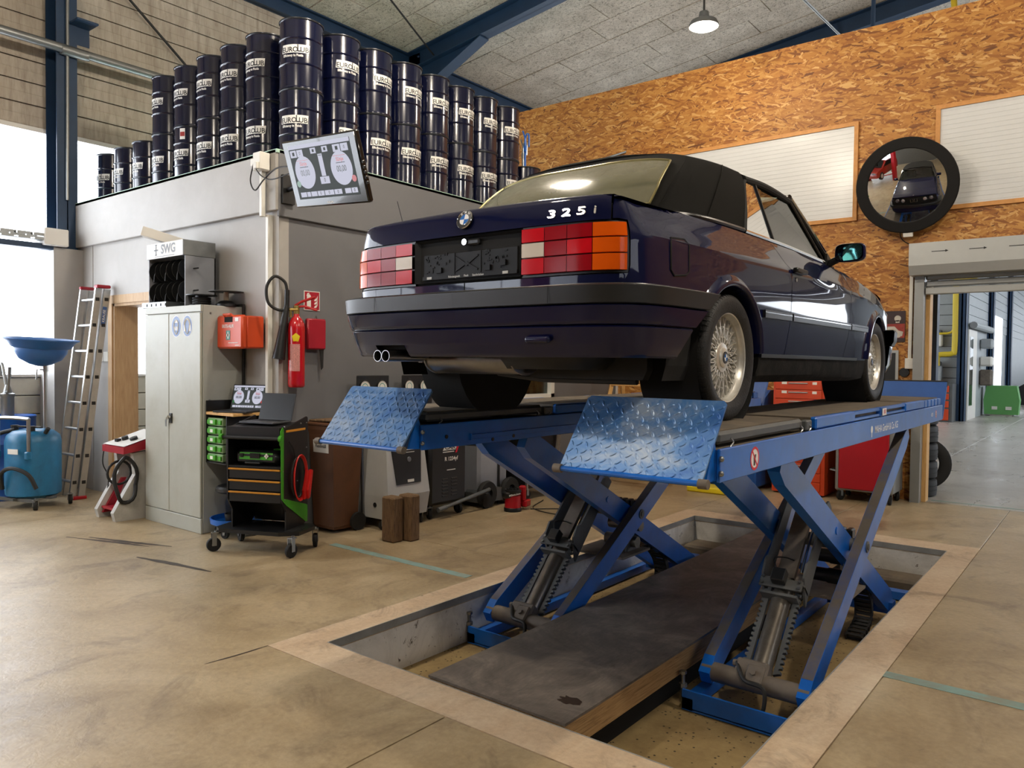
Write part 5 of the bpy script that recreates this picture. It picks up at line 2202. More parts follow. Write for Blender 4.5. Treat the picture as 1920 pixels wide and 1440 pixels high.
# hand pumps on the single drum
for k, (dx, dy, mt, h, lab) in enumerate(((.05, -.06, 'lift_blue', .36, 'blue drum hand pump standing in the single drum'), (-.06, .04, 'steel', .30, 'steel drum hand pump with curved spout in the single drum'), (-.09, -.09, 'galv', .26, 'short grey drum pump handle in the single drum'))):
    t = thing('drum_pump', (-5.84+dx, 7.63+dy, BT+.613), lab, 'hand pump', 'pumps in the single drum')
    b = MB()
    b.cyl((0, 0, 0), (0, 0, h), .013, n=8).cyl((0, 0, h*.55), (0, 0, h*.75), .022, n=10)
    ob('pump_pipe', b, mt, t)
    b = MB()
    b.tube(catmull([(0, 0, h), (.03, -.01, h+.05), (.07, -.02, h+.02), (.08, -.03, h-.12)], 5), .010, 7)
    ob('spout', b, mt, t)
    b = MB()
    b.tube([(0, 0, h), (-.04, 0, h+.10)], .009, 6)
    ob('lever', b, mt, t)

# ------------------------------------------------------------------ wall monitor
mat('screen_grey', '#4d5352', .5, emit=.55, spec=.05)
mat('screen_white', '#c9cadb', .5, emit=.8, spec=.05)
mat('screen_red', '#c23030', .3, emit=.6)
mat('screen_green', '#2f7d45', .3, emit=.5)
mat('screen_black', '#0a0b0b', .3)
mat('monitor_black', '#0f1011', .18, coat=.5)
mon = thing('wall_monitor', (-4.547, 3.55, 2.868), 'black television monitor showing brake test dials, tilted on booth corner arm', 'monitor')
X_, Y_ = Vector((.997, -.032, -.074)), Vector((.059, -.338, .939))
TM = M3((0, 0, 0), X_, Y_)
MW, MH = .866, .49
b = MB(TM)
b.cbox(-MW/2, MW/2, -MH/2, MH/2, -.05, 0, .012)
ob('housing', b, 'monitor_black', mon, 40)
b = MB(TM)
b.cbox(-MW*.36, MW*.36, -MH*.36, MH*.36, -.09, -.045, .02)
ob('back_shell', b, 'black_plastic', mon, 40)
b = MB(TM)
SW, SH, S_y = .36, .195, .012
b.box(-SW, SW, S_y-SH, S_y+SH, -.002, .0015)
scr = ob('screen', b, 'screen_grey', mon, None)
def dial_screen(T, w_, h_, parent, k=.0008):
    """the brake tester display: two ovals, centre bar, number boxes; T maps to the screen centre, w_/h_ half sizes"""
    def rect(nm, x0, x1, y0, y1, m, lv=1):
        bb = MB(T)
        bb.add([(x0*w_, y0*h_, k*lv), (x1*w_, y0*h_, k*lv), (x1*w_, y1*h_, k*lv), (x0*w_, y1*h_, k*lv)], [(0, 1, 2, 3)])
        return ob(nm, bb, m, parent, None, recalc=False)
    rect('title_bar', -1, 1, .86, 1, 'screen_white')
    for i, s_ in enumerate((-.60, .60)):
        bb = MB(T)
        pts = [(s_*w_+.33*w_*math.cos(2*PI*q/32), -.02*h_+.60*h_*math.sin(2*PI*q/32), k) for q in range(32)]
        bb.add(pts, [tuple(range(32))])
        ob('dial', bb, 'screen_white', parent, None, recalc=False)
        text('dial_value', '00,00', h_*.30, T @ Matrix.Translation((s_*w_, -.04*h_, k*3)), 'screen_black', parent, h_*.006, sx=.85)
        text('dial_logo', 'Sünje', h_*.20, T @ Matrix.Translation((s_*w_, .30*h_, k*3)), 'screen_red', parent, h_*.005)
        rect('dial_underline', s_-.2, s_+.18, .42, .435, 'screen_red', 2)
        rect('dial_caption', s_-.14, s_+.14, .17, .19, 'screen_grey', 2)
    rect('centre_bar', -.07, .07, -.22, .58, 'screen_white')
    rect('centre_box', -.15, .15, -.50, -.24, 'screen_white')
    text('centre_value', '0', h_*.20, T @ Matrix.Translation((0, -.37*h_, k*3)), 'screen_black', parent, h_*.006)
    rect('centre_mark', -.05, .05, .51, .55, 'screen_black', 2)
    for x0, x1, y0, y1, tx in ((-.97, -.76, .56, .82, None), (-.74, -.54, .56, .82, '0'), (-.28, -.10, .62, .82, None), (.10, .28, .62, .82, None), (.45, .68, .56, .82, None), (.70, .92, .56, .82, '0'),
                               (-.92, -.72, -.92, -.74, None), (-.70, -.58, -.92, -.74, None), (-.56, -.36, -.92, -.74, None), (-.34, -.12, -.92, -.74, '0'), (-.10, .20, -.92, -.74, '0'), (.22, .46, -.92, -.74, '0'), (.56, .75, -.92, -.74, None), (.77, .95, -.92, -.74, '0')):
        rect('value_box', x0, x1, y0, y1, 'screen_white')
        if tx:
            text('box_value', tx, h_*.16, T @ Matrix.Translation(((x0+x1)/2*w_, (y0+y1)/2*h_, k*3)), 'screen_black', parent, h_*.004)
        else:
            rect('box_icon', x0+(x1-x0)*.35, x1-(x1-x0)*.3, y0+(y1-y0)*.25, y1-(y1-y0)*.25, 'screen_grey', 2) if y0 > 0 else None
    for x, m in ((-.90, 'screen_green'), (.92, 'screen_red')):
        bb = MB(T)
        bb.add([(x*w_+.07*w_*math.cos(2*PI*q/18), -.42*h_+.12*h_*math.sin(2*PI*q/18), k*1.5) for q in range(18)], [tuple(range(18))])
        ob('indicator', bb, m, parent, None, recalc=False)
dial_screen(TM @ Matrix.Translation((0, S_y, .0016)), SW, SH, scr)
text('maker_lettering', 'PHILIPS', .022, TM @ Matrix.Translation((0, -MH/2+.025, .0008)), 'label_white', mon, .0004)
b = MB(TM)
for q in range(5):
    b.cbox(MW/2-.004, MW/2+.008, -.12+q*.035, -.10+q*.035, -.03, -.01, .003)
obs('side_buttons', b, 'black_plastic', mon, None)
b = MB()
c_ = Vector((-5.59, 3.99, 2.95))-Vector(mon.location)
b.tube([TM @ Vector((0, 0, -.09)), TM @ Vector((-.05, .02, -.20)), c_], .022, 10)
b.box(c_.x-.03, c_.x+.02, c_.y-.06, c_.y+.06, c_.z-.12, c_.z+.12)
ob('wall_arm', b, 'black_satin', mon)

# ------------------------------------------------------------------ booth corner: conduit with sockets
t = thing('wall_conduit', (-5.73, FY-.05, 0), 'white plastic conduit with socket box running up the booth corner', 'conduit')
b = MB()
b.cbox(-.02, .02, .0, .05, .0, 2.74, .004)
ob('channel', b, 'white_plastic', t, None)
b = MB()
b.cbox(-.045, -.007, -.045, -.005, 2.72, 3.13, .004)
ob('upper_channel', b, 'white_plastic', t, None)
b = MB()
b.cbox(-.06, .05, -.10, .0, 3.10, 3.25, .008).cbox(-.11, -.06, -.09, -.02, 3.14, 3.21, .006).cbox(-.01, .04, -.13, -.10, 3.10, 3.16, .006)
ob('socket_box', b, 'white_plastic', t, None)
b = MB()
b.tube(catmull([(-.06, -.09, 3.16), (-.09, -.10, 3.02), (-.02, -.10, 2.93), (.10, -.10, 3.0), (.30, -.12, 3.06), (.6, -.2, 3.02)], 6), .006, 6)
b.tube(catmull([(.0, -.12, 3.12), (.10, -.12, 3.03), (.25, -.12, 2.98), (.55, -.16, 2.98)], 6), .005, 6)
ob('monitor_cable', b, 'cable_black', t)

# ------------------------------------------------------------------ steel cabinet
mat('cabinet_grey', '#aeb0a6', .42, var=.04, scale=2.5, dirt='#93876f', dirtamt=.3, dscale=2.2)
mat('cabinet_side', '#a3a6a1', .45, var=.05)
mat('safety_blue', '#3a5d94', .4)
CX0, CX1, CY0, CY1, CH = -7.12, -6.15, 3.52, 3.925, 1.97
cab = thing('steel_cabinet', ((CX0+CX1)/2, CY0, 0), 'tall pale grey two-door steel cabinet with blue safety stickers', 'cabinet')
wc, dc = (CX1-CX0)/2, CY1-CY0
b = MB()
b.cbox(-wc, wc, .02, dc, 0, CH, .006)
ob('body', b, 'cabinet_side', cab, None)
b = MB()
b.cbox(-wc, wc, .0, .02, 0, .13, .004)
ob('plinth', b, 'cabinet_grey', cab, None)
b = MB()
b.cbox(-wc, wc, .0, .02, CH-.06, CH, .004)
ob('top_band', b, 'cabinet_grey', cab, None)
for s_ in (-1, 1):
    b = MB()
    x0, x1 = (-wc+.006, -.048) if s_ < 0 else (-.044, wc-.006)
    b.cbox(x0, x1, -.002, .018, .135, CH-.065, .006)
    d_ = ob('door', b, 'cabinet_grey', cab, None)
    if s_ > 0:
        b = MB()
        b.cbox(-.035, .015, -.010, .0, .93, 1.02, .004)
        h_ = ob('lock_plate', b, 'black_plastic', d_, None)
        b = MB()
        b.cyl((-.01, -.012, .985), (-.01, -.03, .985), .016, n=12)
        b.box(-.016, -.004, -.045, -.028, .965, .985)
        ob('lock_knob', b, 'chrome', d_)
        b = MB()
        b.prism([(-.06, .90), (-.045, .90), (-.04, .95), (-.02, .97), (-.03, .98), (-.065, .955)], -.030, -.026, 'y')
        ob('key', b, 'zinc', d_, None)
        for i, x in enumerate((.085, .27)):
            b = MB()
            b.add([(x+.082*math.cos(2*PI*q/32), -.0026, 1.79+.095*math.sin(2*PI*q/32)) for q in range(32)], [tuple(range(32))])
            st_ = ob('safety_sticker', b, 'label_white', d_, None)
            b = MB()
            b.add([(x+.077*math.cos(2*PI*q/32), -.0032, 1.79+.090*math.sin(2*PI*q/32)) for q in range(32)], [tuple(range(32))])
            ob('sticker_ground', b, 'safety_blue', st_, None)
            b = MB()
            # head silhouette outline
            hd = [(x+.040*math.cos(2*PI*q/24)*(1 if math.sin(2*PI*q/24) > 0 else .8), -.0038, 1.785+.062*math.sin(2*PI*q/24)) for q in range(24)]
            b.tube(hd, .0045, 4, True)
            if i == 0:
                b.box(x-.032, x-.004, -.0040, -.0036, 1.755, 1.785).box(x+.004, x+.032, -.0040, -.0036, 1.755, 1.785).box(x-.034, x+.034, -.004, -.0036, 1.782, 1.788)
                b.add([(x+.03*math.cos(PI*q/10), -.0039, 1.822+.022*math.sin(PI*q/10)) for q in range(11)], [tuple(range(11))])
            else:
                for k in (-1, 1):
                    b.box(x+k*.046-.011, x+k*.046+.011, -.0040, -.0036, 1.745, 1.81)
                b.tube([(x+.050*math.cos(PI*q/12), -.0038, 1.80+.055*math.sin(PI*q/12)) for q in range(13)], .005, 4)
            obs('sticker_symbol', b, 'label_white', st_, None)
b = MB()
for y, z in ((.09, 1.9), (.33, 1.88), (.08, 1.15)):
    b.cyl((wc, y, z), (wc+.003, y, z), .009, n=10)
obs('side_screws', b, 'zinc', cab)

# hose reel rack on the cabinet
rk = thing('hose_reel_rack', (-6.82, 3.55, CH), 'grey sheet metal reel rack with SWG header on top of the steel cabinet', 'reel rack')
b = MB()
b.box(-.325, .325, .30, .31, .10, .50)
b.box(-.325, -.315, .02, .31, 0, .59).box(.315, .325, .02, .31, 0, .59)
obs('side_sheet', b, 'booth_grey_low', rk, None)
b = MB()
b.cbox(-.33, .33, .0, .31, .45, .59, .005)
hd = ob('header', b, 'galv', rk, None)
b = MB()
b.box(-.32, .32, -.001, .0, .452, .588)
ob('header_plate', b, 'white_paint', rk, None)
text('header_lettering', 'SWG', .115, M3((.07, -.0025, .525), (1, 0, 0), (0, 0, 1)), 'safety_grey' if 'safety_grey' in MATS else mat('safety_grey', '#6d7073', .5), rk, .003)
b = MB()
b.box(-.155, -.14, -.0025, -.002, .48, .575).box(-.185, -.11, -.0025, -.002, .52, .532).box(-.165, -.13, -.0025, -.002, .57, .578).box(-.165, -.13, -.0025, -.002, .478, .486).box(-.17, .18, -.0025, -.002, .463, .468)
obs('header_mark', b, 'safety_grey', rk, None)
b = MB()
b.cbox(-.42, .03, -.0, .31, .0, .055, .004)
ob('perforated_base', b, 'galv', rk, None)
b = MB()
for k in range(5):
    b.cbox(-.33+k*.085, -.31+k*.085, -.001, .0, .015, .04, .0005)
obs('base_slots', b, 'dark_void', rk, None)
for z in (.145, .34):
    b = MB()
    b.tube([(-.40, .10, z), (.40, .10, z+.0)], .007, 8)
    ob('axle', b, 'cable_black', rk)
mat('reel_card', '#9a8a74', .8)
def reel(x, z, lab):
    t = thing('hose_reel', (x, 3.65, CH+z), lab, 'hose reel', 'reels in the rack on the cabinet')
    for s_ in (-1, 1):
        b = MB()
        b.lathe([(.022, -.002), (.096, -.002), (.098, 0), (.096, .002), (.022, .002)], (s_*.055, 0, 0), (1, 0, 0), 28, True)
        ob('flange', b, 'black_plastic', t, 40)
    b = MB()
    b.lathe([(.016, -.055), (.03, -.055), (.03, .055), (.016, .055)], (0, 0, 0), (1, 0, 0), 18, True)
    ob('core', b, 'reel_card', t)
    b = MB()
    b.lathe([(.03, -.05)]+[(.045+.006*(k % 2), -.05+.1*k/10) for k in range(11)]+[(.03, .05)], (0, 0, 0), (1, 0, 0), 20)
    ob('winding', b, 'cable_black', t)
    b = MB()
    b.tube(catmull([(.02, -.05, .0), (.03, -.085, -.03), (.025, -.09, -.10)], 5), .005, 6)
    ob('loose_end', b, 'cable_black', t)
for zi, (z, wd) in enumerate(((.145, 'lower'), (.34, 'upper'))):
    for xi, (x, hd_) in enumerate(((-7.05, 'left'), (-6.85, 'middle'), (-6.64, 'right'))):
        reel(x, z, f'black hose reel, {hd_} one of the {wd} row in the SWG rack')
# reels and rails lying on the cabinet top
t = thing('cable_spool', (-6.38, 3.66, CH), 'black cable spool lying flat on the cabinet beside the reel rack', 'cable spool')
b = MB()
b.lathe([(0, 0), (.10, 0), (.10, .008), (.055, .010), (.055, .09), (.13, .092), (.13, .10), (0, .10)], n=26)
ob('spool_body', b, 'black_plastic', t)
b = MB()
for k in range(3):
    b.tube([(.07*math.cos(2*PI*q/20), .07*math.sin(2*PI*q/20), .025+k*.022) for q in range(20)], .010, 6, True)
ob('wound_cable', b, 'cable_black', t)
t = thing('wire_spool', (-6.22, 3.80, CH), 'small spool with thin wire disc and bare core at the back of the cabinet top', 'wire spool')
b = MB()
b.lathe([(0, 0), (.09, 0), (.09, .02), (.05, .05), (.02, .055), (.02, .12), (0, .12)], n=20)
ob('spool_foot', b, 'black_plastic', t)
b = MB()
b.cyl((0, 0, .05), (0, 0, .135), .022, n=12)
ob('core', b, 'reel_card', t)
b = MB()
b.lathe([(0, .13), (.15, .13), (.15, .133), (0, .133)], n=26)
ob('flat_disc', b, 'anthracite', t)
b = MB()
b.tube([(-6.42, 3.905, CH+.02), (-6.115, 3.905, CH+.02), (-6.115, 3.905, 1.2)], .014, 8)
ob('black_rail', b, 'cable_black', None, label='black cable rail running over the cabinet top and down behind the first aid box', cat='cable rail')
t = thing('carton', (-6.99, 3.66, CH+.592), 'white long carton lying tilted across the top of the reel rack', 'carton', rz=R(-35))
TCb = Matrix.Translation((0, 0, .012)) @ Matrix.Rotation(R(-16), 4, 'X')
b = MB(TCb)
b.cbox(-.075, .075, -.22, .16, .0, .085, .003)
ob('box', b, 'white_paint', t, None)
b = MB(TCb)
b.box(-.04, .03, -.2212, -.22, .055, .062)
ob('print_line', b, 'cable_black', t, None)

# ------------------------------------------------------------------ first aid box, extinguisher, sign
mat('aid_orange', '#cf4a22', .4)
mat('ext_red', '#b5101c', .22, coat=.6)
mat('sign_carmine', '#a3182c', .4)
mat('sign_teal', '#2f8a82', .4)
mat('sticker_yellow', '#e0c820', .4)
mat('brass', '#b39a5a', .3, metal=.8)
fa = thing('first_aid_box', (-5.925, 3.66, 1.60), 'orange first aid case lettered ERSTE-HILFE on the booth wall', 'first aid box')
b = MB()
b.cbox(-.21, .165, .05, .22, 0, .275, .012)
ob('case_back', b, 'aid_orange', fa, 40)
b = MB()
b.cbox(-.215, .17, .0, .055, -.005, .28, .016)
ob('case_front', b, 'aid_orange', fa, 40)
b = MB()
b.box(-.09, .03, -.002, .002, .22, .265)
ob('handle_recess', b, 'dark_void', fa, None)
b = MB()
b.tube([(-.095, .01, .268), (-.085, -.012, .285), (.025, -.012, .285), (.035, .01, .268)], .010, 8)
ob('carry_handle', b, 'aid_orange', fa)
text('lettering', 'ERSTE-HILFE', .038, M3((-.04, -.0015, .185), (1, 0, 0), (0, 0, 1)), 'label_white', fa, .0008, sx=.85)
b = MB()
b.cbox(-.065, -.005, -.0022, .0, .07, .15, .001)
cr = ob('cross_ground', b, 'sign_teal', fa, None)
b = MB()
b.box(-.043, -.027, -.003, -.0022, .08, .14).box(-.057, -.013, -.003, -.0022, .10, .12)
ob('white_cross', b, 'label_white', cr, None)
b = MB()
b.box(.07, .12, -.002, -.0005, .225, .255).box(-.03, .11, -.002, -.0005, .042, .048).box(.07, .13, -.002, -.0005, .02, .026)
obs('small_print', b, 'label_white', fa, None)
ex = thing('fire_extinguisher', (-5.545, 4.05, 1.27), 'red fire extinguisher with black horn hanging on the dark booth side wall', 'fire extinguisher')
b = MB()
b.lathe([(0, 0), (.062, 0), (.070, .012), (.071, .03), (.071, .50), (.066, .545), (.048, .585), (.026, .61), (.024, .64), (0, .64)], n=28)
ob('cylinder', b, 'ext_red', ex, 60)
b = MB()
b.cyl((0, 0, .63), (0, 0, .70), .026, n=12).cyl((-.025, -.05, .665), (.02, 0, .665), .014, n=10)
b.cyl((-.02, -.045, .60), (-.02, -.045, .68), .012, n=8)
ob('valve', b, 'brass', ex)
b = MB()
b.tube([(-.02, -.0, .70), (.03, .03, .735), (.14, .09, .775)], .012, 8)
ob('lever', b, 'ext_red', ex)
b = MB()
b.tube([(.0, 0, .69), (.06, .04, .695), (.15, .10, .66)], .010, 8)
ob('carry_handle', b, 'ext_red', ex)
b = MB()
b.tube(catmull([(-.03, -.05, .665), (-.07, -.14, .66), (-.105, -.21, .72), (-.11, -.22, .85), (-.08, -.165, .94), (-.045, -.09, .90), (-.035, -.07, .82)], 7), .013, 10)
ob('hose', b, 'cable_black', ex)
b = MB()
b.cyl((-.035, -.07, .83), (-.037, -.073, .68), .022, n=14).cyl((-.037, -.073, .70), (-.065, -.135, .24), .022, .055, n=16)
ob('horn', b, 'black_satin', ex, 50)
b = MB(Matrix.Rotation(R(-62), 4, 'Z') @ Matrix.Translation((0, 0, 0)))
for z0, z1, a in ((.14, .37, .62),):
    b.grid([[(.0718*math.cos(-a+2*a*k/8+.25), .0718*math.sin(-a+2*a*k/8+.25), z) for k in range(9)] for z in (z0, z1)])
mat('ext_print', '#c98b86', .4, var=.35, scale=120)
ob('instruction_print', b, 'ext_print', ex, 60)
b = MB(Matrix.Rotation(R(-40), 4, 'Z'))
b.add([(.0735*math.cos(.5*math.sin(2*PI*q/5)*k_), .0735*math.sin(.5*math.sin(2*PI*q/5)*k_), .425+.04*math.cos(2*PI*q/5)*k_) for k_ in (1, .66, .33) for q in range(5)]+[(.0735, 0, .425)], [(r_*5+q, r_*5+(q+1) % 5, r_*5+5+(q+1) % 5, r_*5+5+q) for r_ in (0, 1) for q in range(5)]+[(10+q, 10+(q+1) % 5, 15) for q in range(5)])
ob('yellow_sticker', b, 'sticker_yellow', ex, 60)
b = MB()
b.box(-.083, -.065, -.03, .03, .48, .52).box(-.084, -.076, -.03, .03, .35, .55)
ob('wall_bracket', b, 'black_satin', ex, None)
bag = thing('fire_blanket_bag', (-5.58, 4.28, 1.57), 'red fire blanket pouch hanging beside the extinguisher', 'fire blanket')
b = MB()
b.cbox(-.03, .02, -.10, .10, .03, .30, .012)
ob('pouch', b, 'sign_carmine', bag, 40)
b = MB()
b.prism([(.04, .05), (.085, .05), (.08, -.13), (.06, -.15), (.05, -.02)], -.005, .003, 'x')
ob('pull_strap', b, 'cable_black', bag, None)
b = MB()
b.tube([(0, -.01, .30), (0, .0, .33), (0, .01, .30)], .004, 6)
ob('hook', b, 'zinc', bag)
sg = thing('extinguisher_sign', (-5.628, 4.27, 2.03), 'small red fire extinguisher pictogram sign on booth side wall', 'sign')
b = MB()
b.box(0, .004, -.085, .085, -.085, .085)
ob('sign_plate', b, 'label_white', sg, None)
b = MB()
b.box(.004, .005, -.078, .078, -.078, .078)
ob('sign_ground', b, 'sign_carmine', sg, None)
b = MB(M3((.0055, 0, 0), (0, 1, 0), (0, 0, 1)))
b.cbox(-.055, -.012, -.065, .035, -.0004, .0004, .0004)
b.add([(-.033+.021*math.cos(PI*q/8), .035+.022*math.sin(PI*q/8), 0) for q in range(9)], [tuple(range(9))])
b.prism([(-.06, .04), (-.05, .065), (-.03, .07), (-.03, .06), (-.046, .055), (-.052, .038)], -.0004, .0004, 'z')
for k in range(3):
    b.prism([(.02, -.06+k*.03), (.035, -.04+k*.03), (.05, -.035+k*.03), (.062, -.01+k*.03), (.058, -.04+k*.03), (.045, -.06+k*.03)], -.0004, .0004, 'z')
ob('pictogram', b, 'label_white', sg, None)
t = thing('light_switch', (-8.86, FY, 1.52), 'pair of cream light switches on booth wall beside the ladder', 'light switch')
for x in (-.06, .06):
    b = MB()
    b.cbox(x-.055, x+.055, -.02, 0, -.055, .055, .006)
    ob('switch_plate', b, 'white_plastic', t, None)

# ------------------------------------------------------------------ ladder
mat('aluminium', '#b4b6b6', .32, metal=.85, var=.08, dirt='#80817f', dirtamt=.3)
lad = thing('ladder', (-8.88, 3.48, 0), 'aluminium combination ladder leaning folded against the booth wall', 'ladder')
def railbox(x0, x1, yb, yt, d_, H, nm):
    b = MB()
    b.add([(x0+dx*0, yb, 0), (x1, yb, 0), (x1, yb+d_, 0), (x0, yb+d_, 0), (x0, yt, H), (x1, yt, H), (x1, yt+d_, H), (x0, yt+d_, H)],
          [(3, 2, 1, 0), (4, 5, 6, 7), (0, 1, 5, 4), (1, 2, 6, 5), (2, 3, 7, 6), (3, 0, 4, 7)])
    return ob(nm, b, 'aluminium', lad, None)
HL = 2.27
dx = 0
lean = .28
for sec, yo in enumerate((0, .075)):
    for xx in ((-.20, -.17), (.17, .20)) if sec == 0 else ((-.16, -.13), (.205, .235)):
        railbox(xx[0], xx[1], yo, yo+lean, .065, HL-.02*sec, 'stile')
for k in range(8):
    z = .18+k*.28
    yy = z/HL*lean
    b = MB()
    b.cbox(-.18, .20, yy+.015, yy+.05, z-.013, z+.013, .006)
    ob('rung', b, 'aluminium', lad, None)
    b = MB()
    b.cbox(.2, .204, yy+.012, yy+.052, z-.018, z+.018, .004)
    b.cbox(.235, .239, yy+.09, yy+.13, z-.018, z+.018, .004)
    obs('rung_plug', b, 'black_plastic', lad, None)
for xx in (-.185, .185, .22):
    b = MB()
    b.cbox(xx-.025, xx+.025, lean-.005, lean+.14, HL-.01, HL+.025, .008)
    ob('end_cap', b, 'sign_carmine', lad, None)
b = MB()
b.cbox(.15, .25, .02, .16, -.0, .035, .006)
ob('foot', b, 'red_paint', lad, None)
b = MB(M3((.2365, .075+lean*.86+.03, 1.96), (0, .12, 1), (0, -1, .12)))
b.box(-.10, .10, -.022, .022, 0, .001)
kl = ob('ladder_label', b, 'safety_blue', lad, None)
text('label_lettering', 'KRAUSE', .038, M3((.2385, .075+lean*.86+.03, 1.96), (0, .12, 1), (0, -1, .12)), 'label_white', lad, .0008)

# ------------------------------------------------------------------ waste oil drainer
mat('tank_blue', '#1f6f9c', .4, var=.15, dirt='#1e4a63', dirtamt=.6, dscale=3)
mat('funnel_blue', '#2b5f9e', .4, var=.1)
dr = thing('oil_drainer', (-8.62, 3.12, 0), 'blue waste oil drainer tank on castors with tall funnel bowl', 'oil drainer', rz=R(20))
b = MB()
b.lathe([(0, .10), (.20, .10), (.245, .13), (.25, .18), (.25, .66), (.235, .72), (.18, .765), (.10, .78), (0, .78)], n=30)
tkk = ob('tank', b, 'tank_blue', dr, 50)
b = MB()
b.box(-.26, .26, -.04, .04, .09, .115).box(-.04, .04, -.26, .26, .09, .115)
b.box(-.27, .27, -.22, -.19, .08, .11)
ob('chassis', b, 'anthracite', dr, None)
for x, y in ((-.26, -.2), (.26, -.2), (-.26, .2), (.26, .2)):
    caster(dr, x, y, .05, .035, .12, random.random()*3)
b = MB()
b.tube(catmull([(-.20, -.22, .55), (-.20, -.22, .86), (-.17, -.22, .90), (.17, -.22, .90), (.20, -.22, .86), (.20, -.22, .55)], 4), .018, 8)
ob('push_handle', b, 'steel', dr)
b = MB()
b.cyl((.02, .12, .76), (.02, .12, 1.42), .022, n=12).cyl((.02, .12, 1.36), (.02, .12, 1.44), .03, n=12)
b.tube([(.04, .10, 1.38), (-.04, .08, 1.38), (-.05, .08, 1.28)], .008, 6)
pole = ob('pole', b, 'steel', dr)
b = MB(Matrix.Translation((-.06, .05, 0)) @ Matrix.Rotation(R(4), 4, 'Y'))
b.lathe([(.03, 1.42), (.10, 1.44), (.19, 1.49), (.235, 1.56), (.24, 1.60), (.265, 1.61), (.30, 1.66), (.345, 1.69), (.34, 1.70), (.29, 1.675), (.23, 1.62), (.17, 1.52), (.08, 1.46), (.02, 1.45)], n=36)
ob('funnel', b, 'funnel_blue', dr, 50)
b = MB()
b.tube(catmull([(-.12, -.10, .78), (-.30, -.18, .70), (-.34, -.2, .45), (-.30, -.22, .2), (-.2, -.26, .14)], 6), .02, 8)
b.tube(catmull([(-.10, -.26, .2), (-.06, -.30, .36), (.08, -.30, .42), (.24, -.26, .36), (.30, -.22, .22)], 6), .02, 8)
ob('suction_hose', b, 'cable_black', dr)
b = MB()
b.cyl((-.15, -.08, .76), (-.15, -.08, .82), .035, n=10).cyl((.10, -.1, .77), (.10, -.1, .82), .03, n=10).box(-.2, .2, -.09, -.06, .80, .815)
b.cyl((.22, -.05, .75), (.26, -.05, .80), .02, n=8)
obs('valves', b, 'black_satin', dr, None)
b = MB()
b.box(-.03, .10, -.2565, -.2505, .55, .60)
ob('tank_label', b, 'label_white', dr, None)
for s_ in (-1, 1):
    b = MB()
    b.cbox(s_*.20-.025, s_*.20+.025, -.255, -.20, .50, .58, .01)
    ob('handle_clamp', b, 'tank_blue', dr, None)
bl = thing('blue_barrel', (-9.36, 3.12, 0), 'dark blue steel barrel with hand pump behind the oil drainer', 'barrel')
b = MB()
b.lathe([(0, .01), (.275, .01), (.285, 0), (.288, .012), (.28, .03), (.28, .29), (.288, .30), (.28, .31), (.28, .58), (.288, .59), (.28, .60), (.28, .85), (.288, .87), (.28, .88), (.265, .86), (0, .86)], n=32)
ob('barrel_body', b, 'lift_blue_dark', bl, 40)
hp = thing('hand_pump', (-9.24, 3.10, .881), 'grey cast hand pump with crank standing on the blue barrel', 'hand pump')
b = MB()
b.lathe([(.06, 0), (.062, .20), (.07, .21), (.07, .235), (.045, .245), (.03, .30), (.02, .33), (0, .33)], n=18)
ob('pump_body', b, 'galv', hp, 40)
b = MB()
b.tube(catmull([(-.02, 0, .28), (-.05, -.01, .42), (-.09, -.02, .55), (-.13, -.02, .52), (-.13, -.02, .42)], 5), .016, 8)
ob('spout', b, 'galv', hp)
b = MB()
b.tube([(.03, -.02, .26), (.14, -.04, .26), (.17, -.04, .44)], .012, 8)
b.cyl((.168, -.04, .40), (.18, -.04, .52), .018, n=10)
ob('crank', b, 'zinc', hp)

# ------------------------------------------------------------------ welder / charger trolley by the door
mat('charger_white', '#b8b6b0', .5, var=.08, dirt='#6d655a', dirtamt=.4)
mat('charger_red', '#9a1426', .4)
ch = thing('spot_charger', (-7.42, 3.50, 0), 'worn white and red starter charger trolley with cables beside the cabinet', 'charger')
b = MB()
b.prism([(-.16, .62), (.22, .68), (.24, .80), (-.16, .68)], -.17, .26, 'x')
ob('control_head', b, 'charger_red', ch, None)
b = MB()
b.add([(-.165, -.155, .690), (.255, -.155, .690), (.255, .235, .807), (-.165, .235, .807)], [(0, 1, 2, 3)])
ob('head_panel', b, 'white_paint', ch, None)
b = MB()
b.cyl((.0, -.02, .73), (.0, -.03, .76), .03, n=14).cyl((.13, .0, .735), (.13, -.01, .76), .035, n=14).box(-.07, -.02, -.09, -.05, .71, .74)
obs('control_knobs', b, 'black_plastic', ch)
for x in (-.16, .17):
    b = MB()
    b.prism([(-.22, .0), (.20, .0), (.16, .25), (.10, .45), (.12, .64), (-.06, .62), (-.04, .42), (-.16, .22), (-.24, .08)], x, x+.06, 'x')
    ob('side_frame', b, 'charger_white', ch, None)
b = MB()
b.prism([(-.20, .05), (-.10, .05), (.02, .36), (-.02, .36)], -.10, -.07, 'x')
b.box(-.1, .17, -.2, .1, .09, .11)
ob('front_strip', b, 'charger_red', ch, None)
b = MB()
b.tube([(.0, -.08+.11*math.cos(2*PI*q/20), .42+.11*math.sin(2*PI*q/20)) for q in range(20)], .012, 7, True)
b.tube([(.26+.02*math.sin(q), -.14+.10*math.cos(2*PI*q/24), .38+.21*math.sin(2*PI*q/24)) for q in range(24)], .018, 7, True)
b.tube(catmull([(-.15, -.15, .66), (-.16, -.16, .5), (-.13, -.12, .35), (-.15, -.16, .1)], 5), .006, 6)
obs('cable_coil', b, 'cable_black', ch)
for y in (.14,):
    b = MB()
    b.cyl((-.20, y, .07), (-.15, y, .07), .07, n=18).cyl((.22, y, .07), (.27, y, .07), .07, n=18)
    obs('rear_wheels', b, 'black_rubber', ch)

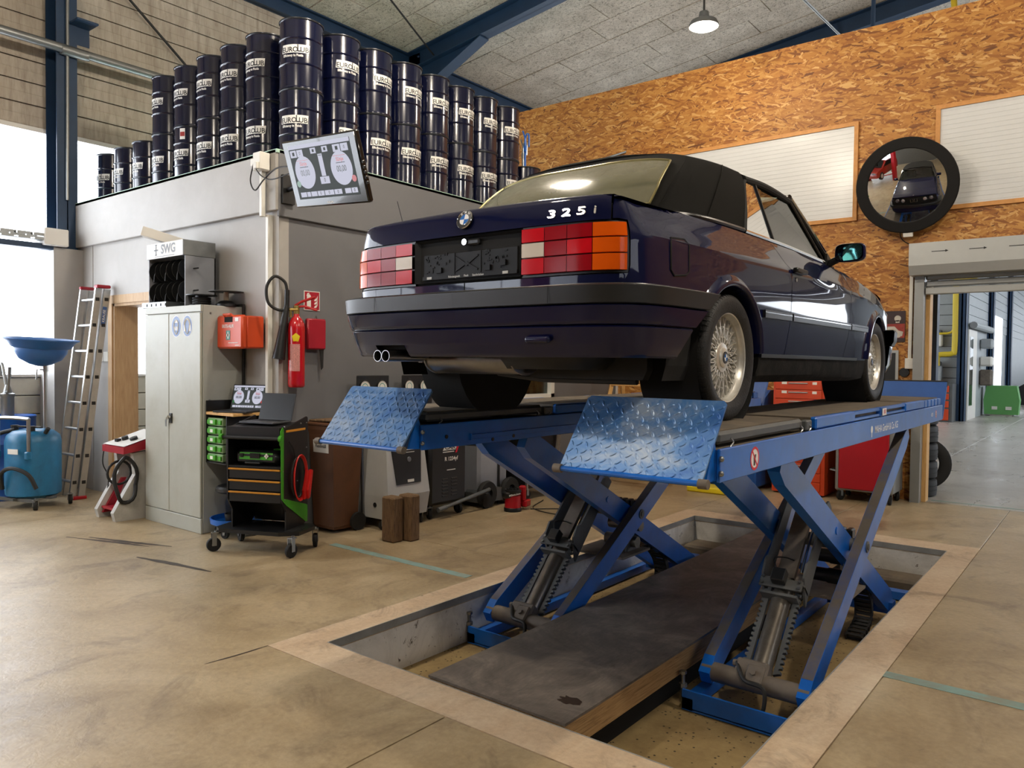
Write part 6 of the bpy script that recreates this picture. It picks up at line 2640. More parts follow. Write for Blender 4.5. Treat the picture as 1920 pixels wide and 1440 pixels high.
# ------------------------------------------------------------------ inside the office door
of = thing('office_cupboard', (-8.35, 5.9, 0), 'dark grey filing cupboard seen through the wooden door frame', 'cupboard')
b = MB()
b.cbox(-.45, .45, -.22, .25, 0, 1.05, .006)
ob('carcass', b, 'anthracite', of, None)
for k in range(2):
    b = MB()
    b.box(-.44+k*.45, -.01+k*.45, -.235, -.22, .06, 1.03)
    d_ = ob('door', b, 'anthracite', of, None)
    b = MB()
    b.box(-.36+k*.45, -.26+k*.45, -.245, -.235, .82, .90)
    ob('label_holder', b, 'white_paint', d_, None)
pr = thing('printer', (-8.35, 5.9, 1.05), 'pale office printer on the filing cupboard behind the door', 'printer')
b = MB()
b.cbox(-.30, .30, -.18, .18, 0, .16, .02)
ob('printer_body', b, 'white_plastic', pr, None)
b = MB()
b.box(-.2, .2, -.184, -.18, .04, .07)
ob('paper_slot', b, 'dark_void', pr, None)
t = thing('coat', (-8.45, 6.5, 1.55), 'dark jacket hanging by the office window inside the doorway', 'jacket')
b = MB()
b.lathe([(.03, .35), (.10, .30), (.13, .1), (.15, -.3), (0, -.3)], n=12)
ob('jacket_cloth', b, 'seat_leather', t, 60)
# ------------------------------------------------------------------ pilaster that boxes in the first column
b = MB()
b.box(WX, WX+.40, 3.62, FY, 0, 2.74)
struct('wall_pilaster', b, 'booth_grey')

# ------------------------------------------------------------------ green diagnostic trolley
mat('trolley_green', '#3f9a1c', .4)
mat('trolley_black', '#141517', .38, bump=.05)
mat('trolley_gold', '#c98a2b', .35)
mat('cable_red', '#c8201c', .4)
trl = thing('workshop_trolley', (-5.285, 3.58, 0), 'black and green workshop trolley with gold drawer edges and red cable', 'trolley', rz=R(23.8))
b = MB()
b.prism([(-.36, -.13), (-.30, -.19), (.22, -.19), (.36, -.12), (.36, .12), (.30, .19), (-.30, .19), (-.36, .13)], .155, .185)
ob('base_shelf', b, 'trolley_black', trl, None)
b = MB()
for k in range(9):
    b.box(.235+k*.012, .241+k*.012, -.15+k*.006, .02, .1855, .186)
obs('shelf_slots', b, 'dark_void', trl, None)
for x, y, a in ((-.335, -.17, 2.4), (.335, -.17, 2.9), (.335, .17, .4), (-.335, .17, .9)):
    caster(trl, x, y, .055, .032, .165, a)
# upright sides
for s_, x in ((-1, -.235), (1, .235)):
    b = MB()
    b.prism([(-.11, .185), (-.11, .33), (-.17, .42), (-.17, .97), (.20, 1.05), (.215, 1.04), (.215, .24), (.15, .185)], x-.006, x+.006, 'x')
    ob('side_panel', b, 'trolley_black', trl, None)
b = MB()
b.box(-.23, .23, .19, .20, .19, 1.0)
ob('back_panel', b, 'trolley_black', trl, None)
b = MB()
b.prism([(-.20, .96), (-.17, .99), (-.155, .97), (-.155, .44), (.19, .34), (.205, .33), (.205, .20), (.18, .20), (-.12, .385), (-.185, .44), (-.195, .84), (-.215, .86)], .2425, .2465, 'x')
ob('green_rail', b, 'trolley_green', trl, None)
for k, (z0, z1) in enumerate(((.40, .485), (.49, .575), (.58, .665))):
    b = MB()
    b.cbox(-.226, .226, -.165, .18, z0, z1, .004)
    d_ = ob('drawer', b, 'trolley_black', trl, None)
    b = MB()
    b.cbox(-.226, .226, -.178, -.165, z1-.016, z1-.002, .003)
    ob('drawer_edge', b, 'trolley_gold', d_, None)
b = MB()
b.box(-.229, .229, -.165, .19, .668, .682)
ob('middle_shelf', b, 'trolley_black', trl, None)
b = MB()
b.prism([(-.19, .90), (.2, .985), (.2, 1.0), (-.19, .985)], -.229, .229, 'x')
ob('top_tray', b, 'trolley_black', trl, None)
b = MB()
b.cyl((-.25, -.215, .905), (.25, -.215, .905), .014, n=12)
ob('push_bar', b, 'cable_black', trl)
for x in (-.256, .256):
    b = MB()
    b.cyl((x-.012, -.215, .905), (x+.012, -.215, .905), .024, n=14)
    ob('bar_end', b, 'trolley_green', trl)
b = MB()
b.box(.242, .246, -.12, .17, .945, .962)
ob('gold_grip', b, 'trolley_gold', trl, None)
b = MB()
for y, z in ((-.165, .95), (-.165, .65), (-.14, .43), (.18, .23), (.19, 1.0), (.19, .8), (.05, .55), (-.14, .99), (.1, 1.0)):
    b.sphere((.244, y, z), .006, 8, 5)
ob('panel_screws', b, 'zinc', trl)
tst = thing('battery_tester', (0, 0, 0), 'green and black battery charging unit standing in the workshop trolley', 'battery charger', rz=R(23.8))
tst.location = Vector((-5.285, 3.58, .683)) + Matrix.Rotation(R(23.8), 3, 'Z') @ Vector((-.01, 0, 0))
b = MB()
b.cbox(-.19, .19, -.13, .15, .0, .115, .03)
ob('casing', b, 'black_satin', tst, 40)
b = MB()
b.prism([(-.133, .045), (-.13, .045), (-.122, .10), (-.126, .10)], -.145, .145, 'x')
pn = ob('front_panel', b, 'trolley_green', tst, None)
b = MB()
b.box(-.05, .035, -.137, -.128, .055, .095).box(-.135, -.11, -.137, -.129, .06, .09)
ob('display', b, 'screen_black', tst, None)
b = MB()
for x, z in ((.085, .075), (.105, .075), (.095, .088), (.095, .062)):
    b.cyl((x, -.134, z), (x, -.139, z), .008, n=10)
obs('push_buttons', b, 'label_white', tst)
b = MB()
b.cbox(.10, .18, -.05, .12, .112, .125, .006)
ob('green_side', b, 'trolley_green', tst, None)
b = MB()
b.tube([(-.08, -.135, .022), (-.075, -.155, .022), (.05, -.155, .022), (.055, -.135, .022)], .009, 8)
ob('carry_handle', b, 'black_plastic', tst)
cb = thing('jumper_cable', (0, 0, 0), 'coiled red jumper cable with red clamps hanging on the trolley side', 'cable', rz=R(23.8))
cb.location = trl.location
b = MB()
for k in range(3):
    b.tube([(.262+k*.007, .05+(.085+.008*k)*math.cos(2*PI*q/26), .575+(.165+.008*k)*math.sin(2*PI*q/26)) for q in range(26)], .006, 6, True)
ob('cable_loops', b, 'cable_red', cb)
b = MB()
b.tube([(.262, .03+.10*math.cos(2*PI*q/26), .58+.16*math.sin(2*PI*q/26)) for q in range(26)], .006, 6, True)
b.tube(catmull([(.25, .0, .74), (.262, -.05, .82), (.255, -.10, .88)], 5), .006, 6)
ob('black_loop', b, 'cable_black', cb)
for dy in (0, .035):
    b = MB()
    b.prism([(.075+dy, .40), (.10+dy, .41), (.13+dy, .54), (.145+dy, .62), (.12+dy, .63), (.10+dy, .55), (.07+dy, .47)], .275+dy*.4, .297+dy*.4, 'x')
    ob('clamp', b, 'cable_red', cb, None)

# ------------------------------------------------------------------ laptops
mat('laptop_black', '#17181a', .4)
mat('laptop_grey', '#54565a', .4, metal=.5)
def laptop(loc, rz, label, on_):
    t = thing('laptop', loc, label, 'laptop', 'laptops on the diagnostic trolley and shelf', rz)
    b = MB()
    b.cbox(-.165, .165, -.115, .115, 0, .016, .004)
    ob('base', b, 'laptop_black' if on_ else 'laptop_grey', t, None)
    b = MB()
    for r_ in range(5):
        for k in range(13):
            b.box(-.148+k*.023, -.128+k*.023, .085-r_*.024, .103-r_*.024, .016, .018)
    ob('keyboard', b, 'black_plastic', t, None, kind='stuff')
    T = Matrix.Translation((0, .115, .014)) @ Matrix.Rotation(R(74), 4, 'X')
    b = MB(T)
    b.cbox(-.165, .165, 0, .225, -.008, 0, .004)
    ob('lid', b, 'laptop_black', t, None)
    b = MB(T)
    b.box(-.155, .155, .012, .215, 0, .0008)
    s_ = ob('display', b, 'screen_grey' if on_ else 'screen_black', t, None)
    if on_:
        dial_screen(T @ Matrix.Translation((0, .1135, .001)), .155, .1015, s_, .0003)
    return t
# ------------------------------------------------------------------ shelf on the cabinet side with parts boxes
sh_ = thing('side_shelf', (-5.93, 3.66, 0), 'small black shelf with pine top fixed to the cabinet side', 'shelf')
b = MB()
b.cbox(-.21, .21, -.10, .25, 1.03, 1.055, .003)
ob('shelf_top', b, 'pale_pine', sh_, None)
b = MB()
b.box(-.21, -.2, -.10, .25, 1.055, 1.15).box(-.21, .21, .24, .25, 1.055, 1.13)
ob('raised_edge', b, 'trolley_black', sh_, None)
b = MB()
b.box(-.21, -.2, -.10, .22, .62, 1.03).box(.10, .11, -.10, .22, .62, 1.03).box(-.21, .11, .21, .22, .62, 1.03)
b.box(-.21, .11, -.10, .22, .62, .63)
ob('box_frame', b, 'trolley_black', sh_, None)
laptop((-5.88, 3.70, 1.056), R(22), 'open laptop with lit dial display on the small cabinet shelf', True)
mat('clear_plastic', '#8fae84', .2, var=.1)
mat('parts_green', '#43a01f', .4)
for k in range(5):
    t = thing('parts_case', (-5.98, 3.70, .635+k*.076), f'green latched parts case, {["bottom", "second from bottom", "middle", "second from top", "top"][k]} one under the small shelf', 'parts case', 'parts cases under the small shelf')
    b = MB()
    b.cbox(-.15, .08, -.13, .19, 0, .066, .006)
    ob('case', b, 'clear_plastic', t, None)
    b = MB()
    b.cbox(-.11, .0, -.15, -.128, .010, .056, .005)
    ob('grip', b, 'parts_green', t, None)
    b = MB()
    b.box(-.075, -.035, -.1515, -.15, .02, .047)
    ob('label', b, 'label_white', t, None)
    for x in (-.142, .022):
        b = MB()
        b.cbox(x, x+.05, -.142, -.128, .012, .05, .004)
        ob('latch', b, 'parts_green', t, None)
Rm = Matrix.Rotation(R(23.8), 3, 'Z')
lp = laptop(Vector((-5.285, 3.58, 1.002)) + Rm @ Vector((-.03, .03, 0)), R(17), 'open black laptop with dark display standing on the workshop trolley', False)

# ------------------------------------------------------------------ stool behind trolley
t = thing('work_stool', (-5.93, 3.72, 0), 'black rolling work stool with blue tray beside the cabinet', 'stool')
b = MB()
b.lathe([(0, .37), (.15, .37), (.17, .385), (.17, .41), (.15, .425), (0, .43)], n=26)
ob('seat', b, 'black_satin', t)
b = MB()
b.cyl((0, 0, .12), (0, 0, .37), .022, n=12)
ob('column', b, 'zinc', t)
b = MB()
b.lathe([(0, .10), (.19, .10), (.21, .11), (.215, .155), (.205, .155), (.20, .115), (0, .112)], n=28)
ob('tray', b, 'lift_blue', t)
for k in range(4):
    a = k*PI/2+.4
    caster(t, .17*math.cos(a), .17*math.sin(a), .035, .03, .10, a)
t = thing('small_pot', (-5.84, 3.62, .118), 'small black pot standing in the stool tray', 'pot')
b = MB()
b.lathe([(0, 0), (.045, 0), (.06, .09), (.055, .09), (.04, .01), (0, .01)], n=16)
ob('pot', b, 'black_plastic', t)

# ------------------------------------------------------------------ brown bin
mat('bin_brown', '#5f3b22', .5, var=.1, dirt='#3c2a1c', dirtamt=.4)
bn = thing('waste_bin', (-5.44, 4.395, 0), 'brown wheeled waste bin with paper label beside green trolley', 'waste bin')
b = MB()
rows = []
for z, w_, d_ in ((.03, .13, .12), (.06, .14, .13), (.86, .165, .165), (.90, .172, .175), (.93, .172, .175)):
    rows.append([(-w_, -d_, z), (w_, -d_, z), (w_, d_, z), (-w_, d_, z)])
b.grid(rows, True)
b.f.append((0, 1, 2, 3))
b.f.append((16, 17, 18, 19))
ob('bin_body', b, 'bin_brown', bn, None)
b = MB()
b.cbox(-.178, .178, -.185, .18, .93, .965, .012)
ob('lid', b, 'bin_brown', bn, None)
b = MB()
b.add([(-.11, -.1595, .70), (.10, -.1595, .70), (.10, -.1645, .81), (-.11, -.1645, .81)], [(0, 1, 2, 3)])
lbl = ob('paper_label', b, 'label_white', bn, None)
text('label_lettering', 'Restmüll', .042, M3((-.005, -.1635, .757), (1, 0, 0), (0, -.045, 1)), 'label_ink', bn, .0008)
b = MB()
b.cyl((-.175, .12, .08), (-.145, .12, .08), .08, n=20).cyl((.145, .12, .08), (.175, .12, .08), .08, n=20)
obs('bin_wheels', b, 'black_rubber', bn)
b = MB()
for k in range(3):
    b.cbox(-.165+k*.11, -.06+k*.11, -.17, .17, .966+k*.004, .985+k*.004, .006)
t = ob('scrap_boards', b, 'old_timber', None, None, label='stack of rough scrap boards lying on the brown bin lid', cat='boards')
t.location = (-5.44, 4.395, 0)

# ------------------------------------------------------------------ air conditioning service units
mat('unit_white', '#b9bbbb', .4, var=.05)
mat('unit_black', '#141516', .42, var=.1)
def gauge_board(t, z, y0, y1, x):
    b = MB()
    b.cbox(x-.012, x, y0, y1, z, z+.20, .006)
    g_ = ob('gauge_board', b, 'black_satin', t, None)
    for y in (y0+.095, y1-.095):
        b = MB()
        b.lathe([(0, .006), (.062, .006)], (x, y, z+.09), (1, 0, 0), 24)
        ob('gauge_face', b, 'label_white', g_, None)
        b = MB()
        b.lathe([(.060, .0), (.060, .012), (.070, .010), (.072, 0)], (x, y, z+.09), (1, 0, 0), 24)
        ob('gauge_rim', b, 'trim_black', g_)
        b = MB()
        b.lathe([(.030, .0068), (.036, .0068)], (x, y, z+.09), (1, 0, 0), 20)
        ob('gauge_scale', b, 'sign_teal', g_, None)
u1 = thing('refrigerant_unit', (-5.30, 4.885, 0), 'white refrigerant service unit with black ASC 2300G front behind timber blocks', 'service unit')
b = MB()
rows = []
for z, x0, x1, y0, y1 in ((.10, -.25, .25, -.26, .26), (.30, -.26, .29, -.26, .26), (.75, -.26, .23, -.235, .235), (.95, -.25, .18, -.22, .22), (.97, -.22, .15, -.2, .2)):
    rows.append([(x0, y0, z), (x1, y0, z), (x1, y1, z), (x0, y1, z)])
b.grid(rows, True)
b.f += [(0, 1, 2, 3), (16, 17, 18, 19)]
ob('housing', b, 'unit_white', u1, None)
b = MB()
b.add([(.285, -.15, .40), (.285, .15, .40), (.238, .19, .80), (.238, -.19, .80), (.22, -.15, .40), (.22, .15, .40), (.16, .19, .80), (.16, -.19, .80)], [(0, 1, 2, 3), (0, 3, 7, 4), (1, 5, 6, 2), (2, 6, 7, 3), (0, 4, 5, 1)])
ob('front_door', b, 'unit_black', u1, None)
TT = M3((.2465, 0, .755), (0, 1, 0), (-.115, 0, 1))
text('unit_lettering', 'ASC 2300G', .05, TT @ Matrix.Translation((.03, 0, .0015)), 'label_white', u1, .0008)
b = MB(TT)
b.box(-.06, .12, -.055, -.048, .001, .002).box(-.03, .09, -.078, -.072, .001, .002).box(-.02, .06, -.345, -.32, .001, .002)
obs('small_print', b, 'label_white', u1, None)
b = MB(TT)
b.lathe([(0, .002), (.022, .002), (.024, 0)], (.02, -.14, 0), n=18)
ob('badge', b, 'zinc', u1)
b = MB()
b.tube([(-.02, -.275, .12), (-.05, -.265, .60), (-.07, -.25, .93)], .013, 8)
ob('side_tube', b, 'zinc', u1)
b = MB()
for k in range(5):
    b.box(-.23, -.14, -.262, -.259, .22+k*.022, .23+k*.022)
b.cyl((.12, -.2605, .22), (.12, -.264, .22), .022, n=12)
obs('side_vents', b, 'dark_void', u1, None)
for x, y in ((.21, -.22), (.21, .22)):
    caster(u1, x, y, .045, .03, .115, random.random()*3)
b = MB()
b.cyl((-.2, -.29, .10), (-.2, -.262, .10), .10, n=22).cyl((-.2, .262, .10), (-.2, .29, .10), .10, n=22)
obs('rear_wheels', b, 'black_rubber', u1)
b = MB()
b.box(-.20, -.18, -.2, .2, .97, 1.22)
ob('gauge_post', b, 'unit_black', u1, None)
gauge_board(u1, 1.17, -.23, .17, -.17)
u2 = thing('coolant_unit', (-5.32, 5.47, 0), 'black refrigerant service unit lettered CAR and R 1234yf on castors', 'service unit')
b = MB()
b.cbox(-.25, .25, -.26, .26, .13, .86, .03)
ob('housing', b, 'unit_black', u2, 40)
b = MB()
b.cbox(-.25, .23, -.24, .24, .86, .95, .03)
ob('top_cover', b, 'unit_black', u2, 40)
TT = M3((.2505, .04, .62), (0, 1, 0), (0, 0, 1))
b = MB(TT)
b.prism([(-.13, .03), (.05, .03), (.08, .085), (-.095, .085)], .0005, .0015, 'z')
ob('brand_plate', b, 'label_white', u2, None)
b = MB(TT)
b.prism([(.045, .0), (.068, .0), (.115, .10), (.092, .10)], .001, .003, 'z')
ob('brand_slash', b, 'sign_red', u2, None)
text('brand_lettering', 'CAR', .058, TT @ Matrix.Translation((-.03, .057, .003)), 'label_ink', u2, .0012, sx=1.3)
text('type_lettering', 'R 1234yf', .052, TT @ Matrix.Translation((-.01, -.055, .001)), 'label_white', u2, .0012)
b = MB(TT)
b.box(-.13, .03, .01, .018, .0005, .0012).box(-.07, .05, -.165, -.158, .0005, .0012)
obs('small_print', b, 'label_white', u2, None)
for r_ in range(6):
    for y in (-.10, .03):
        b = MB()
        b.cbox(.248, .258, y, y+.085, .205+r_*.032, .219+r_*.032, .004)
        ob('vent_rib', b, 'unit_black', u2, None)
for x, y in ((.20, -.21), (.20, .21), (-.2, -.21), (-.2, .21)):
    caster(u2, x, y, .05, .032, .13, 1.3+y)
b = MB()
b.box(-.20, -.18, -.2, .2, .95, 1.22)
ob('gauge_post', b, 'unit_black', u2, None)
gauge_board(u2, 1.17, -.23, .17, -.17)
# timber blocks
for i, (x, y, h, lab) in enumerate(((-4.735, 4.42, .375, 'pale worn timber block standing upright, left of the pair before white unit'), (-4.665, 4.545, .385, 'dark worn timber block standing upright, right of the pair before white unit'))):
    t = thing('timber_block', (x, y, 0), lab, 'timber block', 'timber blocks before the white unit', R(3*i-2))
    b = MB()
    b.cbox(-.075, .075, -.058, .058, 0, h, .012)
    ob('beam_piece', b, 'old_timber', t, None)
# floor jack with long handle
jk = thing('floor_jack', (-5.02, 5.95, 0), 'long-handled dark trolley jack lying by the black unit', 'trolley jack')
b = MB()
b.tube([(-.02, -.62, .10), (-.02, .10, .20)], [.016, .02], 10)
b.cyl((-.02, -.66, .095), (-.02, -.55, .11), .024, n=10)
ob('handle', b, 'anthracite', jk)
b = MB()
b.prism([(.05, .05), (.55, .05), (.62, .12), (.55, .16), (.1, .22), (.05, .15)], -.30, -.08, 'x')
ob('chassis', b, 'anthracite', jk, None)
b = MB()
b.cyl((-.08, .10, .075), (-.045, .10, .075), .075, n=20).cyl((-.34, .10, .075), (-.30, .10, .075), .075, n=20)
obs('jack_wheels', b, 'black_rubber', jk)
# machine with big wheels, cream top
gm = thing('suction_cart', (-5.36, 6.26, 0), 'grey workshop cart with cream top and large black wheel by booth wall', 'cart')
b = MB()
b.cbox(-.22, .20, -.24, .24, .10, .66, .03)
ob('cart_body', b, 'booth_grey_low', gm, None)
b = MB()
b.cbox(-.22, .22, -.26, .30, .66, .84, .02)
ob('cart_top', b, 'cream_wall', gm, None)
b = MB()
for y in (-.18, .20):
    b.lathe([(.06, -.03), (.13, -.03), (.14, 0), (.13, .03), (.06, .03)], (.26, y, .14), (1, 0, 0), 24, True)
obs('large_wheels', b, 'black_rubber', gm)
b = MB()
b.box(.2, .22, .06, .08, .0, .9)
ob('hand_post', b, 'cable_black', gm, None)
# black tool cart
tc = thing('tool_cart', (-5.30, 6.98, 0), 'black tool cart with aluminium corner posts and hanging hose', 'tool cart')
b = MB()
b.cbox(-.26, .26, -.30, .30, .12, .90, .012)
ob('cart_body', b, 'unit_black', tc, None)
for x, y in ((.262, -.30), (.262, .30), (-.26, -.30)):
    b = MB()
    b.cbox(x-.014, x+.014, y-.014, y+.014, .12, .92, .003)
    ob('corner_post', b, 'aluminium', tc, None)
for x, y in ((.2, -.24), (.2, .24), (-.2, -.24), (-.2, .24)):
    caster(tc, x, y, .05, .035, .125, y)
b = MB()
b.tube(catmull([(.30, -.22, .90), (.33, -.30, .70), (.32, -.22, .52), (.30, -.02, .42), (.30, .2, .50), (.30, .26, .80)], 6), .024, 8)
ob('hose', b, 'grime', tc)
# cordless pump tool
mt = thing('cordless_tool', (-4.79, 6.12, 0), 'red and black cordless expander tool standing on the floor', 'power tool', rz=R(15))
b = MB()
b.lathe([(0, 0), (.085, 0), (.088, .02), (.082, .06), (.080, .16), (0, .16)], n=20)
ob('tool_body', b, 'red_paint', mt, 50)
b = MB()
b.lathe([(.089, 0), (.091, .03), (.085, .04)], n=20)
b.cbox(-.09, .02, -.09, .06, .13, .21, .02)
ob('tool_grip', b, 'black_plastic', mt, 50)
b = MB()
b.lathe([(0, .19), (.085, .19), (.09, .20), (.085, .22), (0, .225)], (0, 0, 0), n=18)
for q in range(8):
    b.cyl((.055*math.cos(q*PI/4), .055*math.sin(q*PI/4), .22), (.055*math.cos(q*PI/4), .055*math.sin(q*PI/4), .235), .013, n=8)
ob('tool_head', b, 'black_satin', mt, 50)
b = MB()
b.cbox(.03, .10, .07, .13, .09, .25, .015).cbox(.02, .12, .08, .20, .03, .10, .012)
ob('battery', b, 'red_paint', mt, None)
text('tool_lettering', 'Milwaukee', .028, M3((.055, -.0755, .18), (.6, .35, .15), (0, 0, 1)), 'label_white', mt, .0006)
b = MB()
b.tube(catmull([(-4.7, 6.3, .006), (-4.4, 6.55, .006), (-4.15, 6.5, .006), (-4.3, 6.25, .006), (-4.7, 6.35, .006), (-4.9, 6.8, .006)], 8), .005, 6)
ob('floor_cable', b, 'cable_black', None, label='thin black cable looped on the floor by the red tool', cat='cable')
# wooden trestle ladder by OSB corner
wl_ = thing('wooden_stepladder', (-4.75, 8.55, 0), 'pine step ladder standing beside the booth window', 'stepladder')
for k, (xa, xb, ya, yb_) in enumerate(((-.48, -.20, -.25, -.06), (.48, .20, -.25, -.06), (-.36, -.18, .28, .0), (.40, .18, .28, .0))):
    b = MB()
    b.tube([(xa, ya, 0), (xb, yb_, 1.75)], .032, 4)
    ob('stile', b, 'pale_pine', wl_, None)
for k in range(5):
    z = .25+k*.33
    f = z/1.75
    b = MB()
    b.cbox(-.48+.28*f, .48-.28*f, -.28+.19*f, -.20+.19*f, z-.014, z+.014, .004)
    ob('tread', b, 'pale_pine', wl_, None)
b = MB()
b.box(-.38, .42, .2, .23, .33, .40)
ob('rear_brace', b, 'pale_pine', wl_, None)
b = MB()
b.prism([(-5.02, .0), (-4.86, .0), (-5.0, .13)], 7.33, 7.40, 'y')
ob('wheel_chock', b, 'pale_pine', None, None, label='small triangular pine wedge lying on the floor under the lift', cat='wedge')
t = thing('caution_box', (-3.75, 8.6, 0), 'low yellow tray lying on floor behind the lift', 'tray')
b = MB()
b.cbox(-.25, .25, -.15, .15, 0, .07, .015)
ob('tray', b, 'sticker_yellow', t, None)
t = thing('timber_offcuts', (-5.2, 7.75, 0), 'grey low crate with pine offcuts beside the tool cart', 'crate')
b = MB()
b.cbox(-.3, .3, -.2, .2, 0, .17, .01)
ob('crate_body', b, 'booth_grey_low', t, None)
for k in range(3):
    b = MB()
    b.cbox(-.29, .29, -.18+k*.12, -.08+k*.12, .17, .215, .004)
    ob('offcut', b, 'pale_pine', t, None)

# ------------------------------------------------------------------ along the OSB wall
bm_ = thing('test_stand', (-3.62, 9.22, 0), 'blue machine with slanted console and buttons before the OSB wall', 'test stand')
b = MB()
b.cbox(-.55, .28, -.30, .28, .04, .62, .02)
ob('machine_body', b, 'lift_blue_dark', bm_, None)
b = MB()
b.prism([(-.22, .60), (.26, .60), (.26, 1.20), (.10, 1.20), (-.12, 1.10), (-.22, .9)], -.15, .30, 'x')
cn = ob('console', b, 'lift_blue_dark', bm_, None)
b = MB()
b.cbox(-.55, -.18, -.2, .2, .62, 1.12, .03).cbox(-.36, -.28, -.08, .1, 1.12, 1.42, .02)
ob('pump_head', b, 'lift_blue', bm_, None)
b = MB()
b.add([(-.12, -.1235, 1.09), (.10, -.1235, 1.09), (.10, -.165, 1.0), (-.12, -.165, 1.0)], [(0, 1, 2, 3)])
b.box(-.10, .08, -.225, -.22, .78, 1.0)
ob('control_plate', b, 'shutter_light', cn, None)
b = MB()
b.box(.11, .19, -.228, -.22, .94, 1.02)
ob('switch_plate', b, 'sticker_yellow', cn, None)
b = MB()
b.cyl((.15, -.228, .98), (.15, -.245, .98), .022, n=12).cyl((.15, -.222, .86), (.15, -.232, .86), .03, n=14)
ob('red_switch', b, 'sign_red', cn)
b = MB()
b.tube(catmull([(-.02, .0, 1.15), (.02, -.02, 1.30), (.10, .05, 1.42), (.16, .12, 1.60)], 6), .014, 8)
ob('air_hose', b, 'mirror_blue', bm_)
og = thing('drawer_cabinet', (-2.90, 9.32, 0), 'orange many-drawer tool cabinet behind the car before OSB wall', 'drawer cabinet')
b = MB()
b.box(-.30, .30, -.24, .26, .02, 1.36)
ob('carcass', b, 'orange_steel', og, None)
for k in range(12):
    z = .06+k*.106
    b = MB()
    b.cbox(-.275, .255, -.256, -.24, z, z+.100, .004)
    d_ = ob('drawer', b, 'orange_steel', og, None)
    b = MB()
    b.cbox(-.12, .10, -.272, -.256, z+.068, z+.08, .003)
    ob('pull', b, 'shutter_light', d_, None)
    if k in (11, 10, 8, 4):
        b = MB()
        b.box(-.20, -.14, -.2575, -.2565, z+.06, z+.09)
        b.box(.15, .20, -.2575, -.2565, z+.06, z+.09)
        obs('drawer_label', b, 'label_white', d_, None)
rc_ = thing('tool_chest', (-2.17, 9.22, 0), 'red and grey wheeled tool chest before the OSB wall', 'tool chest')
b = MB()
b.cbox(-.30, .30, -.20, .26, .12, .98, .012)
ob('chest_body', b, 'shutter_grey', rc_, None)
b = MB()
b.cbox(-.26, .255, -.225, -.20, .14, .96, .01)
ob('front_door', b, 'red_paint', rc_, None)
b = MB()
b.cbox(-.305, .305, -.23, .265, .98, 1.01, .008)
ob('top_tray', b, 'black_plastic', rc_, None)
for x, y in ((-.26, -.16), (.26, -.16), (-.26, .2), (.26, .2)):
    caster(rc_, x, y, .055, .035, .13, x+y)
b = MB()
b.tube([(-.31, -.12, .32), (-.37, -.12, .33), (-.37, .1, .33), (-.31, .1, .32)], .01, 8)
ob('side_handle', b, 'zinc', rc_)
# poster, framed board, sockets
po = thing('wall_poster', (-2.03, 9.585, 1.96), 'small red and black poster with a vintage white car on OSB wall', 'poster')
mat('poster_dark', '#2a1416', .5, var=.6, scale=8)
mat('poster_red', '#8f2a1c', .5, var=.5, scale=9)
mat('poster_pale', '#b9b3a8', .5, var=.15, scale=14)
b = MB()
b.box(-.13, .13, -.006, 0, -.175, .175)
ob('sheet', b, 'poster_dark', po, None)
b = MB()
b.box(-.125, .125, -.008, -.006, -.13, .03)
ob('red_field', b, 'poster_red', po, None)
b = MB()
b.prism([(-.11, -.11), (.10, -.11), (.11, -.06), (.06, -.045), (.02, .0), (-.05, .0), (-.08, -.045), (-.115, -.06)], -.0105, -.0085, 'y')
b.cyl((.06, -.0095, -.10), (.06, -.0115, -.10), .028, n=14).cyl((-.07, -.0095, -.10), (-.07, -.0115, -.10), .024, n=14)
ob('car_picture', b, 'poster_pale', po, None)
b = MB()
b.cyl((.05, -.0065, .09), (.05, -.009, .09), .035, n=14)
b.box(.03, .07, -.009, -.0065, .04, .07)
ob('pale_figure', b, 'poster_pale', po, None)
bd = thing('framed_board', (-2.12, 9.58, 1.50), 'black board in grey frame on OSB wall below the poster', 'board')
b = MB()
b.box(-.20, .16, -.015, 0, -.20, .19)
ob('frame', b, 'shutter_light', bd, None)
b = MB()
b.box(-.17, .13, -.018, -.015, -.17, .16)
ob('panel', b, 'unit_black', bd, None)
t = thing('wall_trunking', (-1.845, 9.59, 0), 'white cable trunking with switch box on OSB wall beside the shutter', 'trunking')
b = MB()
b.cbox(-.018, .018, -.035, 0, 1.60, 2.86, .003)
ob('duct', b, 'white_plastic', t, None)
b = MB()
b.cbox(-.045, .045, -.05, 0, 1.48, 1.60, .006)
ob('switch_box', b, 'white_plastic', t, None)
b = MB()
b.tube(catmull([(.0, -.02, 2.86), (-.10, -.03, 2.93), (-.12, -.06, 3.02), (-.05, -.12, 3.08)], 6), .006, 6)
ob('mirror_cable', b, 'cable_black', t)
b = MB()
b.lathe([(0, -.02), (.05, -.02), (.055, 0)], (-1.90, 9.595, 1.44), (0, 1, 0), 18)
ob('wall_socket', b, 'black_plastic', None, label='round black socket hole on OSB wall under the switch box', cat='socket')
b = MB()
b.tube([(-6.35, 9.52, 4.37), (-5.46, 9.52, 4.48), (-5.46, 9.52, 3.6)], .022, 10)
ob('handrail', b, 'galv', None, label='galvanised pipe rail before the OSB wall above the drums', cat='handrail')
b = MB()
b.prism([(-5.40, 4.30), (-5.10, 4.30), (-5.36, 4.46)], 9.3, 9.5, 'y')
ob('wood_offcut', b, 'osb_board', None, None, label='triangular chipboard offcut standing against the OSB wall above the car roof', cat='offcut')

